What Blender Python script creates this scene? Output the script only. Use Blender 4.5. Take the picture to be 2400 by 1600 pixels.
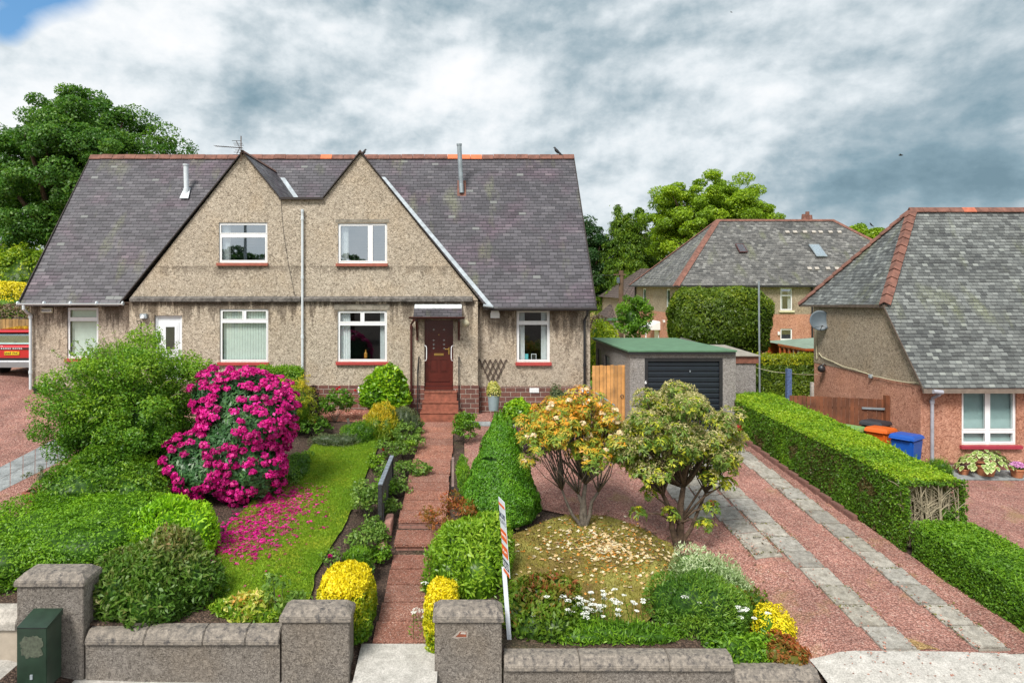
import bpy, bmesh, math, random
import numpy as np
from mathutils import Vector, Matrix, noise

for o in list(bpy.data.objects):
    bpy.data.objects.remove(o)
SC = bpy.context.scene
COL = SC.collection

# ------------------------------------------------------------------ camera
cam_d = bpy.data.cameras.new("camera")
cam = bpy.data.objects.new("camera", cam_d)
COL.objects.link(cam)
cam.location = (0, 0, 6.0)
cam.rotation_euler = (math.radians(90), 0, 0)
cam_d.sensor_width = 36
cam_d.lens = 24
cam_d.shift_x = 120 / 2400
cam_d.shift_y = -132 / 2400
cam_d.clip_start = 0.2
cam_d.clip_end = 3000
SC.camera = cam

# ------------------------------------------------------------------ exposure, sun
SC.view_settings.view_transform = 'Standard'
SC.view_settings.look = 'None'
SC.view_settings.gamma = 1
SC.view_settings.use_curve_mapping = False
SC.view_settings.exposure = 1.18

SUN_EL, SUN_AZ = math.radians(50), math.radians(-152)   # azimuth from +Y towards +X (sun behind camera, to the left)
sd = bpy.data.lights.new("sun", 'SUN')
sd.energy = 2.1
sd.angle = math.radians(18)
sd.color = (1.0, 0.95, 0.87)
sun = bpy.data.objects.new("sun", sd)
COL.objects.link(sun)
sv = Vector((math.sin(SUN_AZ) * math.cos(SUN_EL), math.cos(SUN_AZ) * math.cos(SUN_EL), math.sin(SUN_EL)))
sun.rotation_euler = (-sv).to_track_quat('-Z', 'Y').to_euler()


# ------------------------------------------------------------------ node helper
class NT:
    def __init__(s, tree):
        s.t = tree
        s.t.nodes.clear()

    def n(s, typ, **kw):
        nd = s.t.nodes.new(typ)
        ins = kw.pop('ins', None)
        for k, v in kw.items():
            setattr(nd, k, v)
        if ins:
            for k, v in ins.items():
                s.set(nd.inputs[k], v)
        return nd

    def set(s, sock, v):
        if isinstance(v, bpy.types.NodeSocket):
            s.t.links.new(v, sock)
        elif isinstance(v, (tuple, list)) and sock.type == 'RGBA' and len(v) == 3:
            sock.default_value = (*v, 1)
        else:
            sock.default_value = v

    def m(s, op, a, b=0.0, c=0.0, clamp=False):
        nd = s.t.nodes.new('ShaderNodeMath')
        nd.operation = op
        nd.use_clamp = clamp
        for i, v in enumerate((a, b, c)):
            s.set(nd.inputs[i], v)
        return nd.outputs[0]

    def vm(s, op, a, b=(0, 0, 0), out=0):
        nd = s.t.nodes.new('ShaderNodeVectorMath')
        nd.operation = op
        s.set(nd.inputs[0], a)
        if op == 'SCALE':
            s.set(nd.inputs['Scale'], b)
        else:
            s.set(nd.inputs[1], b)
        return nd.outputs[out]

    def noise(s, vec, scale, detail=3.0, rough=0.5, dist=0.0, out=0):
        nd = s.n('ShaderNodeTexNoise')
        if vec is not None:
            s.set(nd.inputs['Vector'], vec)
        nd.inputs['Scale'].default_value = scale
        nd.inputs['Detail'].default_value = detail
        nd.inputs['Roughness'].default_value = rough
        nd.inputs['Distortion'].default_value = dist
        return nd.outputs[out]

    def voro(s, vec, scale, out='Distance', feature='F1', rnd=1.0):
        nd = s.n('ShaderNodeTexVoronoi', feature=feature)
        s.set(nd.inputs['Vector'], vec)
        nd.inputs['Scale'].default_value = scale
        if 'Randomness' in nd.inputs:
            nd.inputs['Randomness'].default_value = rnd
        return nd.outputs[out]

    def ramp(s, fac, stops, interp='LINEAR'):
        nd = s.t.nodes.new('ShaderNodeValToRGB')
        cr = nd.color_ramp
        cr.interpolation = interp
        while len(cr.elements) < len(stops):
            cr.elements.new(0.5)
        for e, (p, c) in zip(cr.elements, stops):
            e.position = p
            e.color = (c, c, c, 1) if isinstance(c, (int, float)) else (*c, 1)
        s.set(nd.inputs[0], fac)
        return nd.outputs[0]

    def mix(s, f, a, b, mode='MIX'):
        nd = s.t.nodes.new('ShaderNodeMix')
        nd.data_type = 'RGBA'
        nd.blend_type = mode
        s.set(nd.inputs[0], f)
        s.set(nd.inputs[6], a)
        s.set(nd.inputs[7], b)
        return nd.outputs[2]

    def sep(s, v):
        nd = s.n('ShaderNodeSeparateXYZ')
        s.set(nd.inputs[0], v)
        return nd.outputs

    def comb(s, x, y, z=0.0):
        nd = s.n('ShaderNodeCombineXYZ')
        for i, v in enumerate((x, y, z)):
            s.set(nd.inputs[i], v)
        return nd.outputs[0]

    def bump(s, h, dist=0.01, strength=1.0, normal=None):
        nd = s.n('ShaderNodeBump')
        nd.inputs['Strength'].default_value = strength
        nd.inputs['Distance'].default_value = dist
        s.set(nd.inputs['Height'], h)
        if normal is not None:
            s.set(nd.inputs['Normal'], normal)
        return nd.outputs[0]


# ------------------------------------------------------------------ sky
SKYB = 0.165
world = bpy.data.worlds.new("World")
SC.world = world
world.use_nodes = True
w = NT(world.node_tree)
tc = w.n('ShaderNodeTexCoord').outputs['Generated']
sky = w.n('ShaderNodeTexSky', sky_type='NISHITA', sun_disc=False, sun_elevation=SUN_EL, sun_rotation=SUN_AZ,
          air_density=1.0, dust_density=0.6, ozone_density=2.0)
skyc = w.vm('SCALE', sky.outputs[0], 0.065)
dx, dy, dz = w.sep(tc)
dzc = w.m('ADD', w.m('MAXIMUM', dz, 0.0), 0.42)
px = w.m('DIVIDE', dx, dzc)
py = w.m('DIVIDE', dy, dzc)
pl = w.comb(px, py, 0.0)
warp = w.vm('SCALE', w.vm('SUBTRACT', w.noise(pl, 1.6, 3, 0.5, out=1), (0.5, 0.5, 0.5)), 0.45)
plw = w.vm('ADD', pl, warp)


def wdir(px_, py_):
    v = Vector(((px_ - 1080) / 1600, 1.0, (668 - py_) / 1600))
    return v.normalized()


def blob(px_, py_, r, stretch=1.0):
    """soft mask round a compass direction of the sky (r in radians)"""
    c = wdir(px_, py_)
    d = w.vm('SUBTRACT', w.vm('ADD', tc, w.vm('SCALE', warp, 0.16)), tuple(c))
    d = w.vm('MULTIPLY', d, (1 / stretch, 1.0, 1.0))
    L = w.vm('LENGTH', d, out=1)
    q = w.m('DIVIDE', L, r)
    return w.m('POWER', 2.718, w.m('MULTIPLY', w.m('MULTIPLY', q, q), -1.0))


tcs = w.vm('MULTIPLY', w.vm('ADD', tc, w.vm('SCALE', warp, 0.10)), (1.0, 0.6, 1.45))


def relief(off, sc, det, lift, gain, rough=0.55):
    """billows: dense minus the density a little higher up = lit tops, grey undersides"""
    v = w.vm('ADD', tcs, off)
    a_ = w.noise(v, sc, det, rough)
    b_ = w.noise(w.vm('ADD', v, (-lift * .5, 0, lift)), sc, det, rough)
    return a_, w.m('MULTIPLY', w.m('SUBTRACT', a_, b_), gain)


n1, r1 = relief((0.9, 0.2, 4.1), 2.6, 8, 0.085, 0.95, 0.5)
n2, r2 = relief((7.3, 2.1, 0), 6.0, 9, 0.035, 0.74, 0.56)
n3, r3 = relief((1.3, 9.1, 3), 14.0, 7, 0.014, 0.46, 0.6)
shade = w.m('ADD', w.m('MULTIPLY', n1, 0.42), w.m('ADD', w.m('MULTIPLY', n2, 0.26), w.m('MULTIPLY', n3, 0.10)))
shade = w.m('ADD', shade, w.m('ADD', r1, w.m('ADD', r2, r3)))
shade = w.m('ADD', shade, SKYB)
for (bx, by, br, st, amt) in (
        (560, 70, .09, 1.8, .10), (640, 235, .06, 3.0, -.20), (1090, 120, .06, 1.3, .26),
        (1180, 195, .06, 2.2, .18), (600, 330, .045, 3.0, .10), (60, 200, .08, 1.5, .10), (830, 15, .05, 2.6, -.10),
        (1270, 20, .10, 1.9, -.30), (1660, 130, .13, 1.8, .13), (1600, 330, .09, 1.8, .08), (1500, 225, .045, 2.6, -.14),
        (2280, 350, .10, 3.0, -.26), (2390, 220, .11, 1.0, -.10), (1850, 420, .06, 4.0, -.16), (2200, 455, .03, 3.6, .06), (2250, 260, .03, 3.0, .02),
        (2150, 60, .14, 1.5, -.06), (980, 230, .09, 1.6, .14), (860, 120, .06, 1.6, .10), (1480, 460, .08, 1.8, -.10), (1450, 330, .03, 3.0, .06),
        (400, 150, .07, 1.4, .03)):
    shade = w.m('ADD', shade, w.m('MULTIPLY', blob(bx, by, br, st), amt))
# far side of the sky (towards the sun) is brighter cloud
back = w.m('MULTIPLY', w.m('SUBTRACT', 0.0, dy), 0.28, clamp=True)
shade = w.m('ADD', shade, w.m('MAXIMUM', back, 0.0))
cl = w.ramp(shade, [(0.02, (0.082, 0.128, 0.155)), (0.18, (0.115, 0.168, 0.198)), (0.34, (0.182, 0.228, 0.254)), (0.48, (0.272, 0.308, 0.328)),
                    (0.60, (0.352, 0.380, 0.396)), (0.72, (0.415, 0.430, 0.440)), (0.88, (0.462, 0.464, 0.467))])
gap = w.m('ADD', w.m('MULTIPLY', blob(75, -55, .055, 2.6), 1.25), w.m('MULTIPLY', blob(0, 80, .022, 2.2), .6))
gap = w.m('ADD', gap, w.m('MULTIPLY', w.m('SUBTRACT', n2, 0.5), 1.2))
gap = w.ramp(gap, [(0.35, 0.0), (0.80, 1.0)])
blue = w.mix(0.35, skyc, (0.03, 0.20, 0.42))
final = w.mix(gap, cl, blue)
bg = w.n('ShaderNodeBackground', ins={'Color': final, 'Strength': 1.0})
# the open sky seen through the thin cloud, in the physical range
bg2 = w.n('ShaderNodeBackground', ins={'Color': sky.outputs[0], 'Strength': 0.05})
mixw = w.n('ShaderNodeMixShader', ins={'Fac': 0.03})
w.t.links.new(bg.outputs[0], mixw.inputs[1])
w.t.links.new(bg2.outputs[0], mixw.inputs[2])
wo = w.n('ShaderNodeOutputWorld')
w.t.links.new(mixw.outputs[0], wo.inputs[0])

# ------------------------------------------------------------------ materials
MATS = {}


def newmat(name):
    m = bpy.data.materials.new(name)
    m.use_nodes = True
    t = NT(m.node_tree)
    out = t.n('ShaderNodeOutputMaterial')
    bs = t.n('ShaderNodeBsdfPrincipled')
    t.t.links.new(bs.outputs[0], out.inputs[0])
    MATS[name] = m
    return m, t, bs, out


def plain(name, col, rough=0.5, metal=0.0, var=0.12, scale=6.0, bump=0.0, coat=0.0, bscale=40):
    m, t, bs, out = newmat(name)
    co = t.n('ShaderNodeTexCoord').outputs['Object']
    nz = t.noise(co, scale, 5, 0.6)
    f = t.ramp(nz, [(0.3, 1 - var), (0.7, 1 + var * 0.4)])
    c = t.mix(1.0, col, f, 'MULTIPLY')
    t.set(bs.inputs['Base Color'], c)
    bs.inputs['Roughness'].default_value = rough
    bs.inputs['Metallic'].default_value = metal
    bs.inputs['Coat Weight'].default_value = coat
    if bump:
        t.set(bs.inputs['Normal'], t.bump(t.noise(co, bscale, 4, 0.6), bump))
    return m


def roughcast(name, c_dark, c_mid, c_light, stain=0.5, scale=1.0, streaks=None):
    """worm-textured wet dash render"""
    m, t, bs, out = newmat(name)
    co = t.n('ShaderNodeTexCoord').outputs['Object']
    wv = t.vm('ADD', co, t.vm('SCALE', t.noise(co, 9 * scale, 2, out=1), 0.06))
    a = t.noise(wv, 13.0 * scale, 3, 0.65, 1.4)
    b = t.noise(co, 38.0 * scale, 2, 0.6, 0.8)
    f = t.m('ADD', t.m('MULTIPLY', a, 0.62), t.m('MULTIPLY', b, 0.38))
    c = t.ramp(f, [(0.36, c_dark), (0.47, c_mid), (0.60, c_light)])
    big = t.noise(co, 0.55, 5, 0.6)
    c = t.mix(t.ramp(big, [(0.35, 0.0), (0.72, stain)]), c, t.mix(1.0, c, (0.66, 0.62, 0.56), 'MULTIPLY'))
    big2 = t.noise(t.vm('ADD', co, (5, 3, 9)), 0.9, 4, 0.6)
    c = t.mix(t.ramp(big2, [(0.48, 0.0), (0.75, 0.45)]), c, t.mix(1.0, c, (1.12, 1.0, 0.84), 'MULTIPLY'))
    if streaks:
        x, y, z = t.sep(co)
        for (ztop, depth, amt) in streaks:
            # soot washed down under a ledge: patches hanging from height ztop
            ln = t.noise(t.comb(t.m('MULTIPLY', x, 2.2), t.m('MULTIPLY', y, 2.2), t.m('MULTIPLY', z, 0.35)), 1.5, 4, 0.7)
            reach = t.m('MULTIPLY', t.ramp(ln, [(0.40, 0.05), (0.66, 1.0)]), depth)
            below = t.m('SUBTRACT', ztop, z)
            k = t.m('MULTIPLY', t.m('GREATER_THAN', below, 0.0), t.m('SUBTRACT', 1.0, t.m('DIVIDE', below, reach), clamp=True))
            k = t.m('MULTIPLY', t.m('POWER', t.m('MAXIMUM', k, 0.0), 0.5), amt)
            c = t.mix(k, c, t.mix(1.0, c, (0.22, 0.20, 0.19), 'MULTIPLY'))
    t.set(bs.inputs['Base Color'], c)
    bs.inputs['Roughness'].default_value = 0.95
    bs.inputs['Specular IOR Level'].default_value = 0.2
    t.set(bs.inputs['Normal'], t.bump(f, 0.055, 0.9))
    return m


def slate(name, stops, w_=0.27, h_=0.17, lichen=0.25, lcol=(0.30, 0.31, 0.26), moss=(0.20, 0.22, 0.10), butt=0.85, purple=0.3):
    m, t, bs, out = newmat(name)
    uv = t.n('ShaderNodeUVMap').outputs[0]
    u, v, _ = t.sep(uv)
    vv = t.m('DIVIDE', t.m('ADD', v, t.m('MULTIPLY', t.noise(uv, 1.3, 2), 0.03)), h_)
    row = t.m('FLOOR', vv)
    fv = t.m('FRACT', vv)
    rn = t.n('ShaderNodeTexWhiteNoise', noise_dimensions='1D', ins={'W': row}).outputs[0]
    uu = t.m('ADD', t.m('DIVIDE', u, w_), t.m('ADD', t.m('MULTIPLY', row, 0.5), t.m('MULTIPLY', rn, 0.3)))
    cl_ = t.m('FLOOR', uu)
    fu = t.m('FRACT', uu)
    wn = t.n('ShaderNodeTexWhiteNoise', noise_dimensions='2D', ins={'Vector': t.comb(cl_, row)})
    idv = wn.outputs[0]
    idc = wn.outputs[1]
    _, i2, i3 = t.sep(idc)
    patch = t.noise(uv, 0.55, 4, 0.6)
    idm = t.m('ADD', t.m('MULTIPLY', idv, 0.75), t.m('MULTIPLY', t.m('SUBTRACT', patch, 0.5), 0.9))
    idm = t.m('ADD', idm, 0.12)
    c = t.ramp(idm, stops)
    # purple patches
    pp = t.ramp(t.noise(t.vm('ADD', uv, (3, 8, 0)), 0.7, 3), [(0.50, 0.0), (0.68, purple)])
    c = t.mix(pp, c, t.mix(1.0, c, (1.35, 0.82, 1.05), 'MULTIPLY'))
    # individual pale slates
    pale = t.m('GREATER_THAN', i2, 1 - lichen * 0.12)
    c = t.mix(t.m('MULTIPLY', pale, 0.7), c, lcol)
    fine = t.noise(uv, 22, 4, 0.7)
    lm = t.m('MULTIPLY', t.ramp(fine, [(0.52, 0.0), (0.66, 1.0)]), t.ramp(patch, [(0.35, lichen * 0.3), (0.62, lichen)]))
    c = t.mix(lm, c, lcol)
    mm = t.m('MULTIPLY', t.ramp(t.noise(t.vm('MULTIPLY', t.vm('ADD', uv, (11, 4, 0)), (1.6, 0.5, 1)), 0.8, 4), [(0.57, 0.0), (0.70, 0.55)]), t.ramp(fine, [(0.4, 0.2), (0.6, 1.0)]))
    c = t.mix(mm, c, moss)
    # joints between slates, plus a shadow line painted dark along each course
    gapu = t.m('ADD', t.m('LESS_THAN', fu, 0.045), t.m('GREATER_THAN', fu, 0.975))
    shade_v = t.m('LESS_THAN', fv, t.m('ADD', 0.13, t.m('MULTIPLY', i3, 0.14)))
    g = t.m('MAXIMUM', t.m('MULTIPLY', gapu, 0.6), t.m('MULTIPLY', shade_v, butt), clamp=True)
    c = t.mix(g, c, t.mix(1.0, c, (0.18, 0.18, 0.20), 'MULTIPLY'))
    t.set(bs.inputs['Base Color'], c)
    t.set(bs.inputs['Roughness'], t.m('ADD', 0.42, t.m('MULTIPLY', i3, 0.3)))
    h = t.m('ADD', t.m('MULTIPLY', t.m('SUBTRACT', 1.0, fv), 0.6), t.m('MULTIPLY', idv, 0.5))
    h = t.m('SUBTRACT', h, t.m('MULTIPLY', g, 0.9))
    h = t.m('ADD', h, t.m('MULTIPLY', fine, 0.3))
    t.set(bs.inputs['Normal'], t.bump(h, 0.02, 0.8))
    return m


def brickmat(name, c1, c2, mortar, bw=0.34, rh=0.15, ms=0.012, bump=0.01):
    m, t, bs, out = newmat(name)
    uv = t.n('ShaderNodeUVMap').outputs[0]
    uvw = t.vm('ADD', uv, t.vm('SCALE', t.noise(uv, 5, 2, out=1), 0.015))
    b = t.n('ShaderNodeTexBrick', ins={'Vector': uvw, 'Color1': c1, 'Color2': c2, 'Mortar': mortar, 'Scale': 1.0,
                                      'Mortar Size': ms, 'Brick Width': bw, 'Row Height': rh, 'Bias': 0.0, 'Mortar Smooth': 0.2})
    nz = t.noise(uv, 14, 5, 0.7)
    c = t.mix(1.0, b.outputs[0], t.ramp(nz, [(0.3, 0.6), (0.7, 1.25)]), 'MULTIPLY')
    t.set(bs.inputs['Base Color'], c)
    bs.inputs['Roughness'].default_value = 0.9
    h = t.m('SUBTRACT', t.m('MULTIPLY', nz, 0.5), b.outputs[1])
    t.set(bs.inputs['Normal'], t.bump(h, bump))
    return m


def gravel(name, c1, c2, c3, scale=26.0, patchcol=None, tgt=0.0, chip=(0.66, 0.53, 0.46)):
    m, t, bs, out = newmat(name)
    co = t.n('ShaderNodeTexCoord').outputs['Object']
    cw = t.vm('ADD', co, t.vm('SCALE', t.noise(co, 12, 2, out=1), 0.05))
    d = t.voro(cw, scale)
    cc = t.voro(cw, scale, 'Color')
    r, g, b = t.sep(cc)
    c = t.ramp(r, [(0.0, c1), (0.5, c2), (0.94, c3), (1.0, chip)])
    c = t.mix(t.ramp(d, [(0.35, 0.0), (0.75, 0.8)]), c, t.mix(1.0, c, (0.35, 0.3, 0.3), 'MULTIPLY'))
    lg = t.noise(co, 0.8, 7, 0.7)
    c = t.mix(1.0, c, t.ramp(lg, [(0.33, 0.66), (0.67, 1.22)]), 'MULTIPLY')
    c = t.mix(t.ramp(t.noise(t.vm('ADD', co, (8, 2, 1)), 5.0, 6, 0.75), [(0.45, 0.0), (0.65, 0.5)]), c, t.mix(1.0, c, (1.28, 1.2, 1.15), 'MULTIPLY'))
    if patchcol:
        k = t.ramp(t.noise(t.vm('ADD', co, (4, 1, 0)), 1.1, 5, 0.65), [(0.56, 0.0), (0.70, tgt)])
        c = t.mix(k, c, patchcol)
    t.set(bs.inputs['Base Color'], c)
    bs.inputs['Roughness'].default_value = 0.9
    hh = t.m('ADD', t.m('MULTIPLY', t.m('SUBTRACT', 1.0, d), 1.0), t.m('MULTIPLY', g, 0.6))
    t.set(bs.inputs['Normal'], t.bump(hh, 0.03, 0.9))
    return m


def stone(name, c1, c2, c3, blotch=(0.05, 0.045, 0.045), bl=0.6, scale=1.0, bump=0.012):
    m, t, bs, out = newmat(name)
    co = t.n('ShaderNodeTexCoord').outputs['Object']
    n_ = t.noise(co, 7 * scale, 6, 0.7)
    c = t.ramp(n_, [(0.30, c1), (0.5, c2), (0.70, c3)])
    k = t.ramp(t.noise(t.vm('ADD', co, (3, 3, 3)), 5.0 * scale, 8, 0.78, 0.2), [(0.50, 0.0), (0.62, bl)])
    c = t.mix(k, c, blotch)
    k2 = t.ramp(t.noise(co, 60 * scale, 3, 0.6), [(0.35, 0.75), (0.65, 1.2)])
    c = t.mix(1.0, c, k2, 'MULTIPLY')
    t.set(bs.inputs['Base Color'], c)
    bs.inputs['Roughness'].default_value = 0.92
    t.set(bs.inputs['Normal'], t.bump(t.m('ADD', n_, t.m('MULTIPLY', t.noise(co, 45 * scale, 3, 0.7), 0.5)), bump))
    return m


def leafmat(name, stops, rough=0.45, trans=0.36, tcol=None, spec=0.4):
    """stops: list of (pos, colour) over the per-leaf 'tint' attribute"""
    m, t, bs, out = newmat(name)
    at = t.n('ShaderNodeAttribute', attribute_name='tint').outputs['Fac']
    c = t.ramp(at, stops)
    t.set(bs.inputs['Base Color'], c)
    bs.inputs['Roughness'].default_value = rough
    bs.inputs['Specular IOR Level'].default_value = spec
    if trans:
        tr = t.n('ShaderNodeBsdfTranslucent')
        t.set(tr.inputs[0], t.mix(1.0, c, tcol or (1.15, 1.2, 0.6), 'MULTIPLY'))
        mx = t.n('ShaderNodeMixShader', ins={'Fac': trans})
        t.t.links.new(bs.outputs[0], mx.inputs[1])
        t.t.links.new(tr.outputs[0], mx.inputs[2])
        t.t.links.new(mx.outputs[0], out.inputs[0])
    return m


def glassmat(name, refl=0.5, tint=(0.02, 0.025, 0.03)):
    """window pane: mirror-like sheen over clear glass"""
    m, t, bs, out = newmat(name)
    lw = t.n('ShaderNodeLayerWeight', ins={'Blend': 0.5}).outputs['Facing']
    k = t.m('ADD', t.m('MULTIPLY', t.m('POWER', lw, 4.0), 0.7), refl, clamp=True)
    gl = t.n('ShaderNodeBsdfGlossy', ins={'Color': (0.84, 0.93, 1.0), 'Roughness': 0.015})
    tr = t.n('ShaderNodeBsdfTransparent', ins={'Color': (0.92, 0.97, 0.96)})
    mx = t.n('ShaderNodeMixShader', ins={'Fac': k})
    t.t.links.new(tr.outputs[0], mx.inputs[1])
    t.t.links.new(gl.outputs[0], mx.inputs[2])
    t.t.links.new(mx.outputs[0], out.inputs[0])
    return m


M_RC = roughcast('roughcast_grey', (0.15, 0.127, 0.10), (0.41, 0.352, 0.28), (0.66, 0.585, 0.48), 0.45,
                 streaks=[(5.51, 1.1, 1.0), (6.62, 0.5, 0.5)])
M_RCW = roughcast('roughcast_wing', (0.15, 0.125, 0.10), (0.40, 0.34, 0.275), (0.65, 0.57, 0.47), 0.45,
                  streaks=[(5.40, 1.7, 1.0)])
M_RCG = roughcast('roughcast_garage', (0.13, 0.12, 0.115), (0.27, 0.255, 0.245), (0.42, 0.40, 0.385), 0.3, 1.5)
M_RCB = roughcast('roughcast_brown', (0.12, 0.098, 0.070), (0.31, 0.255, 0.19), (0.50, 0.42, 0.325), 0.6)
M_RCP = roughcast('roughcast_pink', (0.20, 0.085, 0.055), (0.48, 0.235, 0.165), (0.68, 0.38, 0.28), 0.7)
M_RCW2 = roughcast('roughcast_boundary', (0.085, 0.075, 0.068), (0.20, 0.18, 0.163), (0.35, 0.32, 0.29), 0.7, 1.7)
M_SL1 = slate('slate_purple', [(0.0, (0.042, 0.040, 0.048)), (0.45, (0.068, 0.064, 0.076)), (0.85, (0.098, 0.092, 0.106)), (1.0, (0.145, 0.14, 0.15))],
              0.27, 0.145, lichen=0.13, purple=0.5, lcol=(0.20, 0.21, 0.205), butt=1.0)
M_SL2 = slate('slate_grey_rough', [(0.0, (0.038, 0.041, 0.042)), (0.4, (0.095, 0.102, 0.099)), (0.75, (0.155, 0.166, 0.160)), (1.0, (0.225, 0.24, 0.232))],
              0.18, 0.13, lichen=0.30, lcol=(0.27, 0.29, 0.27), butt=1.0, purple=0.0)
M_SL3 = slate('slate_grey_far', [(0.0, (0.05, 0.05, 0.048)), (0.4, (0.095, 0.093, 0.088)), (0.75, (0.155, 0.152, 0.142)), (1.0, (0.24, 0.237, 0.225))],
              0.24, 0.19, lichen=0.40, lcol=(0.28, 0.28, 0.26), purple=0.0, butt=1.0)
M_TILE = brickmat('roof_tile_brown', (0.12, 0.09, 0.08), (0.085, 0.065, 0.06), (0.05, 0.035, 0.03), 0.3, 0.3, 0.03, 0.03)
M_RIDGE = plain('ridge_tile_red', (0.21, 0.095, 0.07), 0.85, var=0.5, scale=5, bump=0.01)
M_RIDGEO = plain('ridge_tile_orange', (0.62, 0.17, 0.07), 0.8, var=0.2, bump=0.005)
M_BRICK = brickmat('brick_plinth', (0.215, 0.088, 0.066), (0.13, 0.060, 0.050), (0.36, 0.30, 0.26), 0.33, 0.155, 0.012)
M_BRICKS = brickmat('brick_step', (0.36, 0.18, 0.14), (0.29, 0.15, 0.12), (0.20, 0.13, 0.11), 0.46, 0.1, 0.008)
M_WHITE = plain('upvc_white', (0.80, 0.82, 0.84), 0.35, var=0.05)
M_WHITE2 = plain('painted_white_pipe', (0.62, 0.68, 0.72), 0.45, var=0.15, scale=4)
M_GREYM = plain('galvanised_grey', (0.30, 0.35, 0.38), 0.5, metal=0.4, var=0.3, scale=4)
M_LEAD = plain('lead_flashing', (0.36, 0.41, 0.45), 0.55, metal=0.2, var=0.35, scale=5, bump=0.004)
M_BLACK = plain('black_paint', (0.022, 0.022, 0.025), 0.4, var=0.3)
M_DARKW = plain('dark_slate_edge', (0.035, 0.028, 0.026), 0.8, var=0.3)
M_MAROON = plain('maroon_paint', (0.068, 0.018, 0.015), 0.35, var=0.2)
M_DOOR = plain('mahogany_door', (0.095, 0.016, 0.011), 0.28, var=0.25, scale=3, coat=0.3)
M_SILLR = plain('terracotta_sill', (0.36, 0.105, 0.07), 0.6, var=0.3, scale=8)
M_SILLB = plain('red_painted_sill', (0.42, 0.06, 0.055), 0.45, var=0.2, scale=8)
M_BRASS = plain('brass', (0.75, 0.50, 0.14), 0.3, metal=0.9, var=0.1)
M_TILER = plain('red_quarry_tile', (0.31, 0.105, 0.066), 0.5, var=0.5, scale=7, bump=0.003)
M_BAND = stone('band_course', (0.05, 0.045, 0.04), (0.13, 0.12, 0.11), (0.26, 0.24, 0.22), bl=0.5, bump=0.02)
def variants(m, f):
    out = [m]
    for k, g in enumerate(f):
        c = m.copy(); c.name = m.name + '_shade'
        bs = [n for n in c.node_tree.nodes if n.type == 'BSDF_PRINCIPLED'][0]
        lk = bs.inputs['Base Color'].links[0]
        mx = c.node_tree.nodes.new('ShaderNodeMix'); mx.data_type = 'RGBA'; mx.blend_type = 'MULTIPLY'; mx.inputs[0].default_value = 1
        c.node_tree.links.new(lk.from_socket, mx.inputs[6]); mx.inputs[7].default_value = (*g, 1)
        c.node_tree.links.new(mx.outputs[2], bs.inputs['Base Color'])
        out.append(c)
    return out


M_COPE = stone('weathered_coping', (0.12, 0.11, 0.10), (0.235, 0.205, 0.175), (0.37, 0.325, 0.275), (0.050, 0.048, 0.052), 0.85, 2.0, 0.02)
M_COPEL = stone('pale_coping', (0.28, 0.26, 0.23), (0.42, 0.39, 0.35), (0.55, 0.51, 0.46), (0.22, 0.20, 0.18), 0.4, 1.3)
M_BEIGE = plain('beige_render', (0.40, 0.345, 0.28), 0.9, var=0.25, scale=3, bump=0.004)
M_CONC = stone('pale_concrete', (0.30, 0.29, 0.265), (0.42, 0.405, 0.375), (0.52, 0.50, 0.47), (0.24, 0.22, 0.20), 0.3, 0.7, 0.004)
M_SLAB = stone('exposed_slab', (0.18, 0.17, 0.155), (0.30, 0.287, 0.258), (0.43, 0.41, 0.37), (0.13, 0.11, 0.08), 0.5, 1.2, 0.008)
M_SLABL = stone('grey_flagstone', (0.13, 0.145, 0.15), (0.24, 0.26, 0.27), (0.33, 0.355, 0.36), (0.10, 0.105, 0.105), 0.5, 0.6, 0.006)
M_PATH = gravel('red_chip_path', (0.34, 0.135, 0.09), (0.49, 0.215, 0.15), (0.60, 0.32, 0.24), 55)
M_GRAV = gravel('red_gravel', (0.31, 0.140, 0.110), (0.44, 0.218, 0.175), (0.54, 0.31, 0.26), 33, (0.36, 0.25, 0.10), 0.45, chip=(.55, .40, .33))
M_GRAVD = gravel('dark_red_chips', (0.28, 0.095, 0.065), (0.44, 0.18, 0.13), (0.56, 0.28, 0.21), 20)
M_SOIL = gravel('soil', (0.045, 0.028, 0.019), (0.085, 0.052, 0.036), (0.13, 0.085, 0.062), 30, (0.05, 0.07, 0.015), 0.5, chip=(0.20, 0.14, 0.10))
M_ASPH = gravel('asphalt', (0.05, 0.05, 0.05), (0.07, 0.07, 0.068), (0.10, 0.10, 0.095), 60, chip=(.12, .12, .12))
M_KERB = plain('pinkish_kerb_block', (0.40, 0.21, 0.17), 0.85, var=0.3, scale=9, bump=0.004)
M_KERBD = plain('brown_kerb_block', (0.20, 0.10, 0.08), 0.9, var=0.4, scale=9, bump=0.004)
M_FELT = plain('green_roof_felt', (0.095, 0.20, 0.115), 0.8, var=0.25, scale=2.5, bump=0.003)
M_FELT2 = plain('pale_roof_felt', (0.20, 0.27, 0.21), 0.8, var=0.25, scale=2.5, bump=0.003)
M_GDOOR = plain('garage_door_navy', (0.010, 0.016, 0.024), 0.35, var=0.2)
M_PINE = plain('new_pine_boards', (0.60, 0.31, 0.105), 0.6, var=0.4, scale=3, bump=0.002)
M_PINE2 = plain('aged_fence_boards', (0.36, 0.23, 0.09), 0.8, var=0.4, scale=3)
M_BROWNF = plain('stained_fence_boards', (0.19, 0.065, 0.028), 0.7, var=0.5, scale=2.5, bump=0.004)
M_ORANGEW = plain('orange_stained_wood', (0.42, 0.095, 0.018), 0.5, var=0.3)
M_BLUEP = plain('blue_peeling_paint', (0.10, 0.155, 0.32), 0.8, var=0.6, scale=14, bump=0.01)
M_OLDW = plain('weathered_grey_wood', (0.13, 0.125, 0.13), 0.8, var=0.5, scale=14, bump=0.01)
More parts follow.
